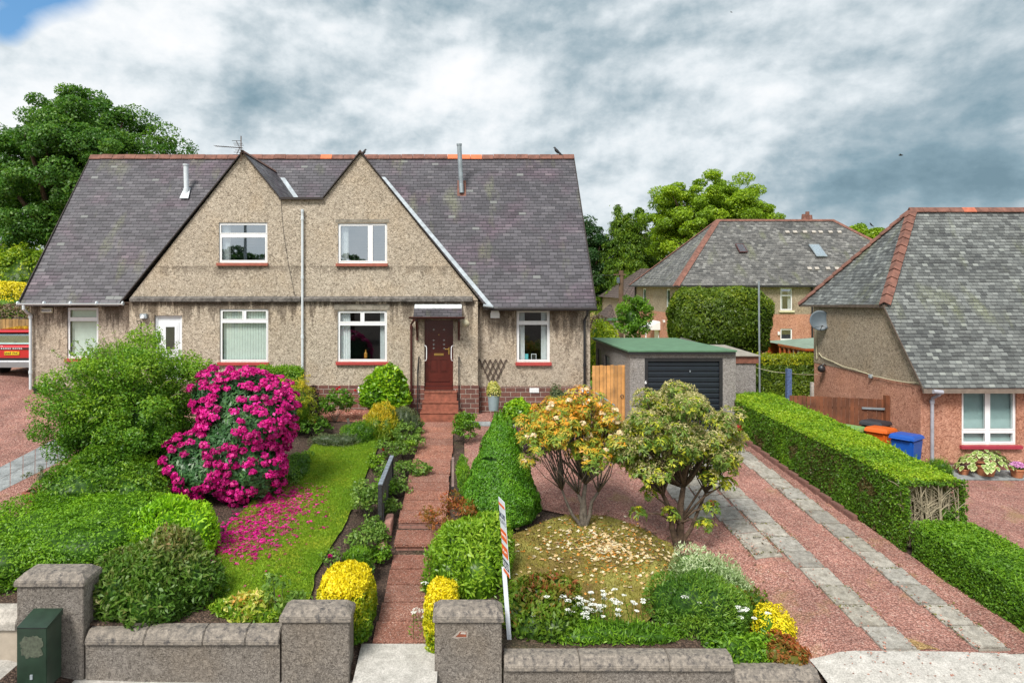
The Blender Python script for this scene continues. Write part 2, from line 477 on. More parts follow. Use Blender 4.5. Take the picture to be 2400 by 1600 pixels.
M_OLDB = plain('weathered_black_wood', (0.030, 0.031, 0.034), 0.6, var=0.5, scale=14, bump=0.01)
M_BARK = plain('bark_brown', (0.115, 0.075, 0.05), 0.95, var=0.6, scale=12, bump=0.03, bscale=25)
M_BARKG = plain('bark_grey', (0.13, 0.11, 0.09), 0.95, var=0.5, scale=12, bump=0.02, bscale=30)
M_TWIG = plain('bare_twigs', (0.34, 0.29, 0.20), 0.9, var=0.4, scale=9)
M_POLEW = plain('utility_pole_wood', (0.14, 0.085, 0.055), 0.9, var=0.4, scale=4)
M_TERRA = plain('terracotta_pot', (0.46, 0.18, 0.085), 0.75, var=0.2)
M_TERRAP = plain('plastic_terracotta', (0.36, 0.125, 0.08), 0.55, var=0.15)
M_POTG = plain('grey_blue_pot', (0.26, 0.33, 0.36), 0.5, var=0.12)
M_CABG = plain('cabinet_green', (0.018, 0.040, 0.025), 0.4, var=0.35, scale=5)
M_PATCH = plain('worn_grey_patch', (0.085, 0.10, 0.07), 0.8, var=0.5, scale=20)
M_SOILB = gravel('bark_soil', (0.05, 0.03, 0.018), (0.11, 0.065, 0.035), (0.20, 0.12, 0.06), 34, chip=(.30, .18, .09))
M_CAR = plain('red_car_paint', (0.48, 0.008, 0.018), 0.22, var=0.03, coat=1.0)
M_CARG = plain('car_silver_trim', (0.30, 0.31, 0.33), 0.4, metal=0.5, var=0.05)
M_RUB = plain('rubber', (0.018, 0.018, 0.018), 0.8, var=0.2)
M_PLATE = plain('plate_yellow', (0.85, 0.60, 0.01), 0.5, var=0.02)
M_BINB = plain('blue_bin_plastic', (0.006, 0.085, 0.42), 0.4, var=0.08)
M_BINO = plain('orange_bin_plastic', (0.62, 0.12, 0.012), 0.4, var=0.08)
M_BING = plain('green_bin_plastic', (0.19, 0.36, 0.12), 0.5, var=0.08)
M_BINK = plain('charcoal_bin_plastic', (0.030, 0.032, 0.040), 0.45, var=0.1)
M_DISH = plain('dish_grey', (0.095, 0.125, 0.15), 0.5, var=0.15)
M_BLIND = plain('vertical_blind', (0.78, 0.86, 0.80), 0.8, var=0.08)
M_VENB = plain('venetian_blind', (0.45, 0.60, 0.60), 0.7, var=0.08)
M_CURT = plain('pale_curtain', (0.80, 0.82, 0.84), 0.85, var=0.12, scale=10)
M_NAVY = plain('navy_print', (0.020, 0.035, 0.085), 0.5, var=0.02)
M_ORNG = plain('orange_print', (0.78, 0.13, 0.03), 0.5, var=0.02)
M_BOARD = plain('white_board', (0.70, 0.75, 0.82), 0.45, var=0.04)
M_GREYT = plain('grey_print', (0.35, 0.38, 0.42), 0.5, var=0.02)
M_TEAL = plain('teal_card', (0.10, 0.42, 0.46), 0.6, var=0.1)
M_AMBER = plain('amber_bottle', (0.45, 0.20, 0.03), 0.3, var=0.1)
M_BIRD = plain('crow_black', (0.012, 0.012, 0.016), 0.6, var=0.2)
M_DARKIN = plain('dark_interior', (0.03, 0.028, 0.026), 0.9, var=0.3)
M_DOORW = plain('white_door', (0.74, 0.78, 0.82), 0.35, var=0.04)
M_CREAM = plain('cream_plastic', (0.62, 0.58, 0.40), 0.5, var=0.1)
M_GLASS = glassmat('pane_glass', 0.10)
M_GLASSR = glassmat('pane_glass_bright', 0.42)
M_GLASSM = glassmat('pane_glass_mid', 0.30)
M_CARGL = plain('car_glass', (0.02, 0.025, 0.03), 0.05, var=0.05)


def lawnmat():
    m, t, bs, out = newmat('lawn_grass')
    co = t.n('ShaderNodeTexCoord').outputs['Object']
    f = t.noise(t.vm('MULTIPLY', co, (1, 0.8, 1)), 70, 3, 0.7)
    g = t.noise(co, 1.4, 5, 0.65)
    c1 = t.ramp(g, [(0.33, (0.13, 0.29, 0.007)), (0.50, (0.20, 0.36, 0.008)), (0.68, (0.36, 0.40, 0.02))])
    c = t.mix(1.0, c1, t.ramp(f, [(0.3, 0.6), (0.7, 1.35)]), 'MULTIPLY')
    t.set(bs.inputs['Base Color'], c)
    bs.inputs['Roughness'].default_value = 0.8
    t.set(bs.inputs['Normal'], t.bump(f, 0.03, 0.7))


def mossmat():
    m, t, bs, out = newmat('mossy_grass')
    co = t.n('ShaderNodeTexCoord').outputs['Object']
    f = t.noise(co, 60, 3, 0.7)
    g = t.noise(co, 1.3, 5, 0.65)
    c1 = t.ramp(g, [(0.30, (0.15, 0.09, 0.03)), (0.42, (0.20, 0.14, 0.035)), (0.52, (0.27, 0.23, 0.045)), (0.66, (0.34, 0.33, 0.08))])
    c = t.mix(1.0, c1, t.ramp(f, [(0.3, 0.55), (0.7, 1.35)]), 'MULTIPLY')
    t.set(bs.inputs['Base Color'], c)
    bs.inputs['Roughness'].default_value = 0.85
    t.set(bs.inputs['Normal'], t.bump(f, 0.03, 0.7))


lawnmat()
mossmat()

# ------------------------------------------------------------------ placing helpers
CX, HY, F = 1080.0, 668.0, 1600.0


def W(px, py, d):
    """point at distance d that lies in direction (px, py)"""
    return Vector(((px - CX) / F * d, d, 6 - (py - HY) / F * d))


def lerp(a, b, t):
    return a + (b - a) * t


def interp(x, pts):
    if x <= pts[0][0]:
        return pts[0][1]
    for (x0, y0), (x1, y1) in zip(pts, pts[1:]):
        if x <= x1:
            return y0 + (y1 - y0) * (x - x0) / (x1 - x0)
    return pts[-1][1]


HOUSE_L = [(-20, 3.0), (-15.5, 2.76), (-14, 2.5), (-7, 2.1), (0, 1.8), (5, 1.68), (8.3, 1.62), (10, 1.25), (13, .95), (25, .85)]
FRONT_L = [(-20, 1.0), (-7.5, .85), (-2.3, .52), (-1.7, .22), (-.2, .22), (.4, .30), (3.9, .25), (4.25, .0), (5.5, .0), (6.1, .20), (8.5, .21), (9.3, .27), (13, .2), (25, .1)]


def Zpath(d):
    if d >= 14.65:
        return 1.74 - .119 * (21.3 - d)
    if d >= 14.0:
        return .70 + .119 * (d - 14.0)
    return .49 - .119 * (14.0 - d)


def Zs(x):
    return interp(x, [(-20, .5), (-6.5, .19), (-5.95, -.08), (0, -.16), (5.4, -.2), (9, -.06), (20, -.15)])


def G(x, d):
    h = interp(x, HOUSE_L)
    if d > 22:
        far = lerp(h, interp(x, [(-13, 3.1), (-6, 2.0), (4, 1.25), (12, 1.0)]), min((d - 22) / 12, 1))
        return far
    f = interp(x, FRONT_L)
    z = lerp(f, h, (max(d, 10.9) - 11) / 11.0)
    if d < 10.9:
        s = Zs(x)
        k = min(max((10.6 - d) / 1.0, 0), 1)
        z = lerp(z, s, k)
    if -1.62 < x < -.05:
        z = min(z, Zpath(max(d, 10.5)) - .06)
    elif -2.0 < x < .3 and d < 14.8:
        e = (-1.62 - x) / .38 if x < -1 else (x + .05) / .35
        z = min(z, lerp(Zpath(max(d, 10.5)) - .06, z, e))
    return z


def gp(px, py, zoff=0.0):
    """ground point seen in direction (px, py)"""
    lo, hi = 8.0, 40.0
    for _ in range(50):
        mid = (lo + hi) / 2
        p = W(px, py, mid)
        if p.z > G(p.x, mid) + zoff:
            lo = mid
        else:
            hi = mid
    return W(px, py, lo)


# ------------------------------------------------------------------ mesh builder
class MB:
    def __init__(s):
        s.v, s.f, s.mi = [], [], []
        s.cur = 0

    def add(s, vs, fs):
        b = len(s.v)
        s.v += [tuple(p) for p in vs]
        for f in fs:
            s.f.append([b + i for i in f])
            s.mi.append(s.cur)
        return s

    def face(s, *pts):
        return s.add(pts, [list(range(len(pts)))])

    def box(s, x0, x1, y0, y1, z0, z1, bev=0.0):
        if x0 > x1: x0, x1 = x1, x0
        if y0 > y1: y0, y1 = y1, y0
        if z0 > z1: z0, z1 = z1, z0
        if bev:
            bm = bmesh.new()
            bmesh.ops.create_cube(bm, size=1)
            for v in bm.verts:
                v.co = Vector(((x0 + x1) / 2 + v.co.x * (x1 - x0), (y0 + y1) / 2 + v.co.y * (y1 - y0), (z0 + z1) / 2 + v.co.z * (z1 - z0)))
            bmesh.ops.bevel(bm, geom=bm.edges[:], offset=bev, segments=2, affect='EDGES')
            return s.addbm(bm)
        return s.add([(x0, y0, z0), (x1, y0, z0), (x1, y1, z0), (x0, y1, z0), (x0, y0, z1), (x1, y0, z1), (x1, y1, z1), (x0, y1, z1)],
                     [(0, 3, 2, 1), (4, 5, 6, 7), (0, 1, 5, 4), (1, 2, 6, 5), (2, 3, 7, 6), (3, 0, 4, 7)])

    def addbm(s, bm):
        bm.verts.index_update()
        vs = [v.co.copy() for v in bm.verts]
        fs = [[v.index for v in f.verts] for f in bm.faces]
        bm.free()
        return s.add(vs, fs)

    def prism(s, pts, vec):
        """closed prism: outline pts (list of 3D) pushed along vec"""
        n = len(pts)
        vec = Vector(vec)
        vs = [Vector(p) for p in pts] + [Vector(p) + vec for p in pts]
        fs = [list(range(n))[::-1], list(range(n, 2 * n))]
        for i in range(n):
            j = (i + 1) % n
            fs.append([i, j, n + j, n + i])
        return s.add(vs, fs)

    def tube(s, pts, r, n=8, caps=True):
        pts = [Vector(p) for p in pts]
        rs = r if isinstance(r, (list, tuple)) else [r] * len(pts)
        rings = []
        t0 = (pts[1] - pts[0]).normalized()
        ref = Vector((0, 0, 1)) if abs(t0.z) < .9 else Vector((1, 0, 0))
        u = t0.cross(ref).normalized()
        for i, p in enumerate(pts):
            if i == 0: t = pts[1] - pts[0]
            elif i == len(pts) - 1: t = pts[-1] - pts[-2]
            else: t = pts[i + 1] - pts[i - 1]
            t.normalize()
            u = (u - t * u.dot(t))
            if u.length < 1e-6: u = t.orthogonal()
            u.normalize()
            w_ = t.cross(u)
            rings.append([p + (u * math.cos(a) + w_ * math.sin(a)) * rs[i] for a in [2 * math.pi * k / n for k in range(n)]])
        vs = [q for rg in rings for q in rg]
        fs = []
        for i in range(len(pts) - 1):
            for k in range(n):
                a, b = i * n + k, i * n + (k + 1) % n
                fs.append([a, b, b + n, a + n])
        if caps:
            fs.append(list(range(n))[::-1])
            fs.append([(len(pts) - 1) * n + k for k in range(n)])
        return s.add(vs, fs)

    def lathe(s, prof, c, n=20):
        """prof: (r, z) list"""
        vs, fs = [], []
        for r, z in prof:
            for k in range(n):
                a = 2 * math.pi * k / n
                vs.append((c[0] + r * math.cos(a), c[1] + r * math.sin(a), c[2] + z))
        for i in range(len(prof) - 1):
            for k in range(n):
                a, b = i * n + k, i * n + (k + 1) % n
                fs.append([a, b, b + n, a + n])
        fs.append(list(range(n))[::-1])
        fs.append([(len(prof) - 1) * n + k for k in range(n)])
        return s.add(vs, fs)

    def build(s, name, mat, parent=None, smooth=False, solid=0.0, recalc=True):
        me = bpy.data.meshes.new(name)
        o = bpy.data.objects.new(name, me)
        COL.objects.link(o)
        vs = s.v
        if parent is not None:
            o.parent = parent
            off = worldloc(parent)
            o.location = -off
        else:
            xs = [p[0] for p in vs]; ys = [p[1] for p in vs]; zs = [p[2] for p in vs]
            c = ((min(xs) + max(xs)) / 2, (min(ys) + max(ys)) / 2, min(zs))
            o.location = c
            vs = [(p[0] - c[0], p[1] - c[1], p[2] - c[2]) for p in vs]
        me.from_pydata(vs, [], s.f)
        mats = mat if isinstance(mat, (list, tuple)) else [mat]
        for m in mats:
            me.materials.append(m)
        if len(mats) > 1:
            me.polygons.foreach_set('material_index', s.mi)
        if recalc:
            bm = bmesh.new()
            bm.from_mesh(me)
            bmesh.ops.recalc_face_normals(bm, faces=bm.faces)
            bm.to_mesh(me)
            bm.free()
        me.update()
        uvs = me.uv_layers.new(name='UVMap')
        for p in me.polygons:
            n = p.normal
            if abs(n.z) > .995:
                uu, vv = Vector((1, 0, 0)), Vector((0, 1, 0))
            else:
                uu = Vector((0, 0, 1)).cross(n).normalized()
                vv = n.cross(uu)
            for li in p.loop_indices:
                co = me.vertices[me.loops[li].vertex_index].co
                uvs.data[li].uv = (co.dot(uu), co.dot(vv))
        if smooth:
            me.polygons.foreach_set('use_smooth', [True] * len(me.polygons))
        if solid:
            md = o.modifiers.new('thickness', 'SOLIDIFY')
            md.thickness = solid
            md.offset = -1
        return o


def worldloc(o):
    p = Vector((0, 0, 0))
    while o is not None:
        p += o.location
        o = o.parent
    return p


def thing(name, label, cat, loc=(0, 0, 0), group=None):
    o = bpy.data.objects.new(name, None)
    o.empty_display_size = .2
    COL.objects.link(o)
    o.location = loc
    o['label'] = label
    o['category'] = cat
    if group: o['group'] = group
    return o


def tag(o, label, cat, group=None):
    o['label'] = label
    o['category'] = cat
    if group: o['group'] = group
    return o


def struct(o):
    o['kind'] = 'structure'
    return o


def dup(root, delta, label=None):
    """copy of a thing with its parts and sub-parts, moved by delta"""
    r = root.copy()
    COL.objects.link(r)
    r.location = Vector(root.location) + Vector(delta)
    if label: r['label'] = label

    def kids(a, b):
        for ch in a.children:
            c = ch.copy()
            COL.objects.link(c)
            c.parent = b
            kids(ch, c)
    kids(root, r)
    return r


def wall(outline, y, holes, mb=None, depth=.14, axis='y'):
    """flat wall at y=const with (x, z) outline and rectangular openings with reveals"""
    mb = mb or MB()
    bm = bmesh.new()
    vs = [bm.verts.new((x, 0, z)) for x, z in outline]
    bm.faces.new(vs).normal_update()
    bmesh.ops.triangulate(bm, faces=bm.faces[:])
    for (x0, x1, z0, z1) in holes:
        for co, no in (((x0, 0, 0), (1, 0, 0)), ((x1, 0, 0), (1, 0, 0)), ((0, 0, z0), (0, 0, 1)), ((0, 0, z1), (0, 0, 1))):
            bmesh.ops.bisect_plane(bm, geom=bm.verts[:] + bm.edges[:] + bm.faces[:], plane_co=co, plane_no=no)
    kill = []
    for f in bm.faces:
        c = f.calc_center_median()
        if any(x0 < c.x < x1 and z0 < c.z < z1 for (x0, x1, z0, z1) in holes):
            kill.append(f)
    bmesh.ops.delete(bm, geom=kill, context='FACES')
    bm.verts.index_update()
    P = (lambda a, o, z: (a, y + o, z)) if axis == 'y' else (lambda a, o, z: (y + o, a, z))
    mb.add([P(v.co.x, 0, v.co.z) for v in bm.verts], [[v.index for v in f.verts] for f in bm.faces])
    bm.free()
    for (x0, x1, z0, z1) in holes:
        q = [(x0, z0), (x1, z0), (x1, z1), (x0, z1)]
        for i in range(4):
            a, b = q[i], q[(i + 1) % 4]
            mb.face(P(a[0], 0, a[1]), P(b[0], 0, b[1]), P(b[0], depth, b[1]), P(a[0], depth, a[1]))
    return mb


def patch(name, pts, mat, off, step=0.25, jag=0.0, zf=None, thick=0.0):
    """ground sheet following the terrain inside the plan outline pts [(x, d)]"""
    zf = zf or G
    if jag:
        q = []
        rnd = random.Random(len(pts) * 7 + int(abs(pts[0][0]) * 10))
        for i in range(len(pts)):
            a, b = Vector(pts[i]), Vector(pts[(i + 1) % len(pts)])
            n = max(1, int((b - a).length / .12))
            for k in range(n):
                p = a.lerp(b, k / n)
                q.append((p.x + rnd.uniform(-jag, jag), p.y + rnd.uniform(-jag, jag)))
        pts = q
    bm = bmesh.new()
    f = bm.faces.new([bm.verts.new((x, d, 0)) for x, d in pts])
    if f.calc_area() > 0:
        f.normal_update()
        if f.normal.z < 0: f.normal_flip()
    bmesh.ops.triangulate(bm, faces=bm.faces[:])
    xs = [p[0] for p in pts]; ys = [p[1] for p in pts]
    x = math.floor(min(xs) / step) * step + step
    while x < max(xs):
        bmesh.ops.bisect_plane(bm, geom=bm.verts[:] + bm.edges[:] + bm.faces[:], plane_co=(x, 0, 0), plane_no=(1, 0, 0))
        x += step
    y = math.floor(min(ys) / step) * step + step
    while y < max(ys):
        bmesh.ops.bisect_plane(bm, geom=bm.verts[:] + bm.edges[:] + bm.faces[:], plane_co=(0, y, 0), plane_no=(0, 1, 0))
        y += step
    for v in bm.verts:
        v.co.z = zf(v.co.x, v.co.y) + off
    mb = MB()
    mb.addbm(bm)
    o = mb.build(name, mat, recalc=False)
    for p in o.data.polygons:
        if p.normal.z < 0: p.flip()
    return o


# ------------------------------------------------------------------ terrain
def terrain():
    xs = [-1500, -500, -200, -90, -50, -35] + list(np.arange(-26, -2.6, .6)) + list(np.arange(-2.4, 1.0, .1)) + \
         list(np.arange(1.2, 11, .2)) + list(np.arange(11.2, 30, .6)) + [35, 50, 90, 200, 500, 1500]
    ys = [-600, -200, -60, -20, -5, 2, 5, 7, 8.5] + [9, 9.4, 9.8, 10.2, 10.55, 10.66] + list(np.arange(10.9, 24, .25)) + list(np.arange(24, 40, 1.0)) + [45, 55, 70, 100, 200, 500, 1500, 2500]
    mb = MB()
    nx = len(xs)
    for d in ys:
        for x in xs:
            z = G(x, d) if d < 45 else 1.2
            if d < 8.9: z = lerp(-.2, Zs(x) - .03, 1 if d > 8 else 0)
            elif d < 10.6: z = (Zs(x) - .03) if not -1.7 < x < -.3 else min(Zs(x), z) - .08
            elif d < 10.8: z = z if x > 5.55 else z - .0
            mb.v.append((x, d, z))
    for j in range(len(ys) - 1):
        for i in range(nx - 1):
            a = j * nx + i
            mb.f.append([a, a + 1, a + nx + 1, a + nx])
            mb.mi.append(1 if ys[j] >= 30 or xs[i] < -26 or xs[i] >= 29 else 0)
    o = mb.build('ground', [M_SOIL, MATS['mossy_grass']], recalc=False)
    struct(o)


terrain()

# road and pavement in front of the gardens (behind the camera too, so that panes reflect a street)
struct(patch('pavement', [(-30, 7.6), (30, 7.6), (30, 10.62), (-30, 10.62)], M_CONC, .012, 1.0, zf=lambda x, d: Zs(x)))
struct(patch('road', [(-80, -1), (80, -1), (80, 7.45), (-80, 7.45)], M_ASPH, .0, 5.0, zf=lambda x, d: -.16))
mb = MB()
for i in range(-30, 30):
    mb.box(i + .005, i + .995, 7.45, 7.6, -.3, Zs(i + .5) + .015)
struct(mb.build('road_kerb', M_COPEL))
# back court grass far behind
struct(patch('back_lawn', [(-40, 31.5), (40, 31.5), (40, 44), (-40, 44)], MATS['lawn_grass'], .02, 2.0))

# gravel areas
struct(patch('gravel_drive_west', [(-26, 12.2), (-8.35, 12.4), (-7.9, 14), (-7.9, 22.6), (-26, 22.6)], M_GRAV, .03, .3))
struct(patch('gravel_drive_side', [(-26, 22.6), (-14.2, 22.6), (-14.2, 30), (-26, 30)], M_GRAV, .03, .3))


def hx(d):     # west foot of the long hedge
    return 8.37 + (21.3 - d) * .087


struct(patch('gravel_strip_house', [(-7.9, 20.9), (-1.3, 20.9), (-1.3, 22.5), (-7.9, 22.5)], M_GRAVD, .012, .4))
struct(patch('gravel_yard', [(.1, 16.2), (1.6, 15.6), (3.2, 14.9), (4.4, 14.2), (4.9, 13.2), (5.3, 12.3), (5.3, 11.0), (5.35, 10.68),
                             (hx(10.7), 10.68), (hx(14), 14), (hx(18), 18), (hx(21.3), 21.3), (8.3, 22.5), (.6, 22.5), (.1, 21.2)], M_GRAV, .03, .2))
struct(patch('gravel_lot_east', [(9.9, 10.7), (26, 10.7), (26, 18.45), (10.3, 18.45)], M_GRAV, .03, .3))
struct(patch('gravel_lot_side', [(10.3, 18.45), (13, 18.45), (13, 21), (10.3, 21)], M_GRAVD, .012, .5))
# apron: concrete at the foot of the drive
struct(patch('driveway_apron', [(5.53, 9.0), (12, 9.0), (12, 10.72), (9.4, 10.66), (7.6, 10.76), (6.3, 10.78), (5.53, 10.84)], M_CONC, .035, .25,
             zf=lambda x, d: lerp(Zs(x), .20 - .17 * min(max((6.1 - x) / .55, 0), 1), min(max((d - 9.2) / 1.4, 0), 1))))
# west flagstone strip
mb = MB()
fa, fb = gp(-40, 1118), gp(160, 1015)
fc, fd = gp(-40, 1175), gp(160, 1075)
nslab = 7
for i in range(nslab):
    for j in range(2):
        t0, t1 = i / nslab + .004, (i + 1) / nslab - .004
        s0, s1 = j / 2 + .006, (j + 1) / 2 - .006
        q = [fa.lerp(fb, t0).lerp(fc.lerp(fd, t0), s0), fa.lerp(fb, t1).lerp(fc.lerp(fd, t1), s0),
             fa.lerp(fb, t1).lerp(fc.lerp(fd, t1), s1), fa.lerp(fb, t0).lerp(fc.lerp(fd, t0), s1)]
        q = [Vector((p.x, p.y, G(p.x, p.y) - .01)) for p in q]
        mb.prism(q, (0, 0, .045))
struct(mb.build('flagstone_path', M_SLABL))

# lawn
lawn_px = [(735, 1045), (770, 1040), (862, 1044), (868, 1030), (903, 1027), (902, 1036), (887, 1052), (868, 1090), (855, 1125), (838, 1170),
           (801, 1247), (784, 1273), (738, 1351), (729, 1405), (700, 1440), (560, 1440), (508, 1395), (500, 1330), (535, 1240), (600, 1170),
           (643, 1153), (697, 1087)]
LAWN = [(p.x, p.y) for p in (gp(*q) for q in lawn_px)]
struct(patch('lawn', LAWN, MATS['lawn_grass'], .055, .25, jag=.012))
moss_px = [(1195, 1262), (1290, 1222), (1330, 1212), (1420, 1214), (1500, 1240), (1572, 1278), (1600, 1330), (1560, 1420), (1500, 1480),
           (1360, 1490), (1200, 1420), (1170, 1330)]
MOSS = [(p.x, p.y) for p in (gp(*q) for q in moss_px)]
struct(patch('mossy_lawn', MOSS, MATS['mossy_grass'], .06, .2, jag=.012))
MG = [(p.x, p.y) for p in (gp(*q) for q in [(1985, 1410), (2060, 1455), (2130, 1500), (2205, 1528), (2150, 1526), (2080, 1490), (2030, 1450)])]
struct(patch('moss_strip', MG, gravel('moss_gravel', (.28, .17, .06), (.38, .25, .09), (.46, .32, .15), 33, chip=(.5, .36, .25)), .042, .2, jag=.03))

# ------------------------------------------------------------------ garden path and steps
mb = MB()
rnd = random.Random(3)


def path_x(d):
    return lerp(-1.46, -1.17, (d - 11) / 10.3), lerp(-.42, -.19, (d - 11) / 10.3)


def slab(mb, xa, xb, d0, d1, z0, z1, th=.06, g=.021):
    mb.cur = rnd.choice((0, 0, 1, 2, 3))
    dz = rnd.uniform(-.005, .006); z0 += dz; z1 += dz
    mb.prism([(xa, d0 + g, z0), (xb, d0 + g, z0), (xb, d1 - g, z1), (xa, d1 - g, z1)], (0, 0, -th))


d = 21.3
while d > 14.7:
    n = max(14.65, d - .512)
    a, b = path_x(d)
    j = rnd.uniform(-.02, .02)
    slab(mb, a + j, b + j, n, d, Zpath(n), Zpath(d))
    d = n
a, b = path_x(14.3)
slab(mb, a, b, 13.98, 14.62, .70, .775)
d = 13.98
for L in (.55, .55, .56, .56, .60):
    n = d - L
    a, b = path_x(d)
    slab(mb, a + rnd.uniform(-.02, .02), b, n, d, Zpath(n), Zpath(d))
    d = n
PATH_END = d
struct(mb.build('garden_path', variants(M_PATH, [(.88, .86, .86), (1.08, 1.04, 1.0), (.92, .97, 1.0)])))
mb = MB()
a, b = path_x(14.6)
mb.box(a + .02, b, 14.69, 14.8, .6, Zpath(14.7) - .065)
mb.box(a + .02, b, 14.04, 14.12, .35, .635)
struct(mb.build('garden_step', M_BRICKS))
# gateway concrete
mb = MB()
for (y0, y1) in ((PATH_END - 1.9, PATH_END - .01),):
    z1 = Zpath(y1)
    mb.prism([(-1.62, y0, -.04), (-.36, y0, -.04), (-.36, y1, z1), (-1.62, y1, z1)], (0, 0, -.1))
struct(mb.build('gateway_slab', M_CONC))

# driveway slab tracks
mb = MB()


def track(mb, f, wd, d0, d1, L=.6):
    d = d1
    k = 0
    while d > d0:
        n = max(d0, d - L)
        xa = f((n + d) / 2) + rnd.uniform(-.015, .015)
        z = lambda x_, dd: G(x_, dd) + .062
        mb.cur = rnd.choice((0, 0, 1, 2, 3)); e = rnd.uniform(-.005, .006)
        mb.prism([(xa, n + .018, z(xa, n) + e), (xa + wd - .03, n + .018, z(xa + wd, n) + e), (xa + wd - .03, d - .018, z(xa + wd, d) + e), (xa, d - .018, z(xa, d) + e)], (0, 0, -.07))
        d = n
        k += 1


track(mb, lambda d: 7.56 + (19.5 - d) * .070, .53, 10.75, 21.0)
track(mb, lambda d: 6.08 + (19.5 - d) * .071, .57, 10.75, 21.0)
track(mb, lambda d: 5.49 + (19.5 - d) * .071, .57, 13.6, 20.6)
track(mb, lambda d: 4.90 + (19.5 - d) * .071, .57, 15.4, 19.4)
struct(mb.build('driveway_slabs', variants(M_SLAB, [(.86, .85, .84), (1.1, 1.08, 1.05), (.95, .93, .88)])))
# grey paving strips by the houses
mb = MB()
for i in range(6):
    x0 = .02 + i * .9
    mb.prism([(x0, 20.95, G(x0, 20.95) + .02), (x0 + .89, 20.95, G(x0, 20.95) + .02), (x0 + .89, 21.3, G(x0, 21.3) + .02), (x0, 21.3, G(x0, 21.3) + .02)], (0, 0, .03))
struct(mb.build('paving_strip_house', M_SLABL))
mb = MB()
for i in range(10):
    x0 = 12.4 + i * .9
    mb.prism([(x0, 18.5, G(x0, 18.5) + .01), (x0 + .89, 18.5, G(x0, 18.5) + .01), (x0 + .89, 19.28, G(x0, 19.28) + .01), (x0, 19.28, G(x0, 19.28) + .01)], (0, 0, .03))
struct(mb.build('paving_strip_east', M_SLABL))

# garden edging blocks along the hedge
proto = None
ek = 0
d = 20.6
while d > 15.2:
    x = hx(d) - .09
    if proto is None:
        mb = MB()
        mb.box(x - .06, x + .06, d - .44, d, G(x, d) - .08, G(x, d) + .11, .012)
        proto = tag(mb.build('edging_block', M_KERBD), 'brown edging block in the stepped row between the drive and the long hedge', 'edging block',
                    'edging blocks between drive and hedge')
        pd, px0, pz0 = d, x, G(x, d)
    else:
        c = proto.copy()
        COL.objects.link(c)
        c.location = proto.location + Vector((x - px0, d - pd, G(x, d) - pz0))
    d -= .452
# two pink blocks by the garden step
for (pts, lab) in ((((897, 1250), (920, 1215)), 'upper pinkish kerb block beside the garden steps'), (((898, 1300), (914, 1272)), 'lower pinkish kerb block beside the garden steps')):
    p = Vector((-1.54 if 'upper' in lab else -1.60, 14.3 if 'upper' in lab else 13.75, 0))
    mb = MB()
    zt = 1.02 if 'upper' in lab else .74
    mb.box(p.x - .075, p.x + .075, p.y - .0, p.y + (.62 if 'upper' in lab else .42), zt - .30, zt, .015)
    tag(mb.build('kerb_block', M_KERB), lab, 'kerb block')


# ------------------------------------------------------------------ boundary wall
def cope_len(mb, x0, x1, yf, yb, zb, h1, h2, ins_f, ins_b, ends=(0, 0)):
    """coping: vertical lip h1, then sloped faces up to a flat top"""
    e0, e1 = ends
    A = [(x0, yf, zb), (x1, yf, zb), (x1, yb, zb), (x0, yb, zb)]
    B = [(x0, yf, zb + h1), (x1, yf, zb + h1), (x1, yb, zb + h1), (x0, yb, zb + h1)]
    C = [(x0 + e0, yf + ins_f, zb + h2), (x1 - e1, yf + ins_f, zb + h2), (x1 - e1, yb - ins_b, zb + h2), (x0 + e0, yb - ins_b, zb + h2)]
    vs = A + B + C
    fs = [[3, 2, 1, 0], [8, 9, 10, 11]]
    for b in (0, 4):
        for i in range(4):
            j = (i + 1) % 4
            fs.append([b + i, b + j, b + 4 + j, b + 4 + i])
    bm = bmesh.new()
    vv = [bm.verts.new(v) for v in vs]
    for f in fs: bm.faces.new([vv[i] for i in f])
    bmesh.ops.bevel(bm, geom=bm.edges[:], offset=.012, segments=2, affect='EDGES')
    mb.addbm(bm)


def pier(name, label, x0, x1, yf, yb, ztop, capmat=M_COPE):
    t = thing(name, label, 'gate pier', ((x0 + x1) / 2, (yf + yb) / 2, -.1))
    mb = MB(); mb.box(x0 + .03, x1 - .03, yf + .04, yb - .04, -.5, ztop - .19, .01)
    body = mb.build('shaft', M_RCW2, t)
    mb = MB(); cope_len(mb, x0, x1, yf, yb, ztop - .19, .085, .19, .12, .12, (.11, .11))
    mb.build('capstone', capmat, t)
    return t


pier('gate_pier', 'tallest grey roughcast pier standing behind the dark green street cabinet', -6.84, -5.76, 10.43, 10.98, 1.575)
pier('gate_pier', 'roughcast gate pier left of the path with yellow hedge growing behind it', -2.78, -1.68, 10.43, 10.93, 1.03)
rp = pier('gate_pier', 'roughcast gate pier right of the path with a chipped hole showing brick', -.43, .66, 10.43, 10.93, 1.03)
mb = MB()
h = W(1078, 1488, 10.45)
hp = [(-.13, -.045), (-.05, .02), (-.02, .06), (.10, .065), (.125, .03), (.115, -.05), (.02, -.045), (-.04, -.06)]
mb.prism([(h.x + a, 10.472, h.z + b) for a, b in hp], (0, -.006, 0))
mb.build('chipped_render', plain('broken_render_edge', (.36, .31, .27), .95, var=.4, scale=30), rp)
mb = MB()
hp2 = [(-.07, -.03), (-.02, .012), (.0, .045), (.095, .05), (.10, -.03)]
mb.prism([(h.x + a, 10.466, h.z + b) for a, b in hp2], (0, -.004, 0))
mb.build('exposed_brick', plain('exposed_brick', (.24, .07, .035), .9, var=.5, scale=20), rp)
mb = MB()
mb.prism([(h.x + a, 10.463, h.z + b) for a, b in [(.005, .018), (.02, .042), (.085, .045), (.09, .012)]], (0, -.004, 0))
mb.build('mortar_lump', M_COPEL, rp)


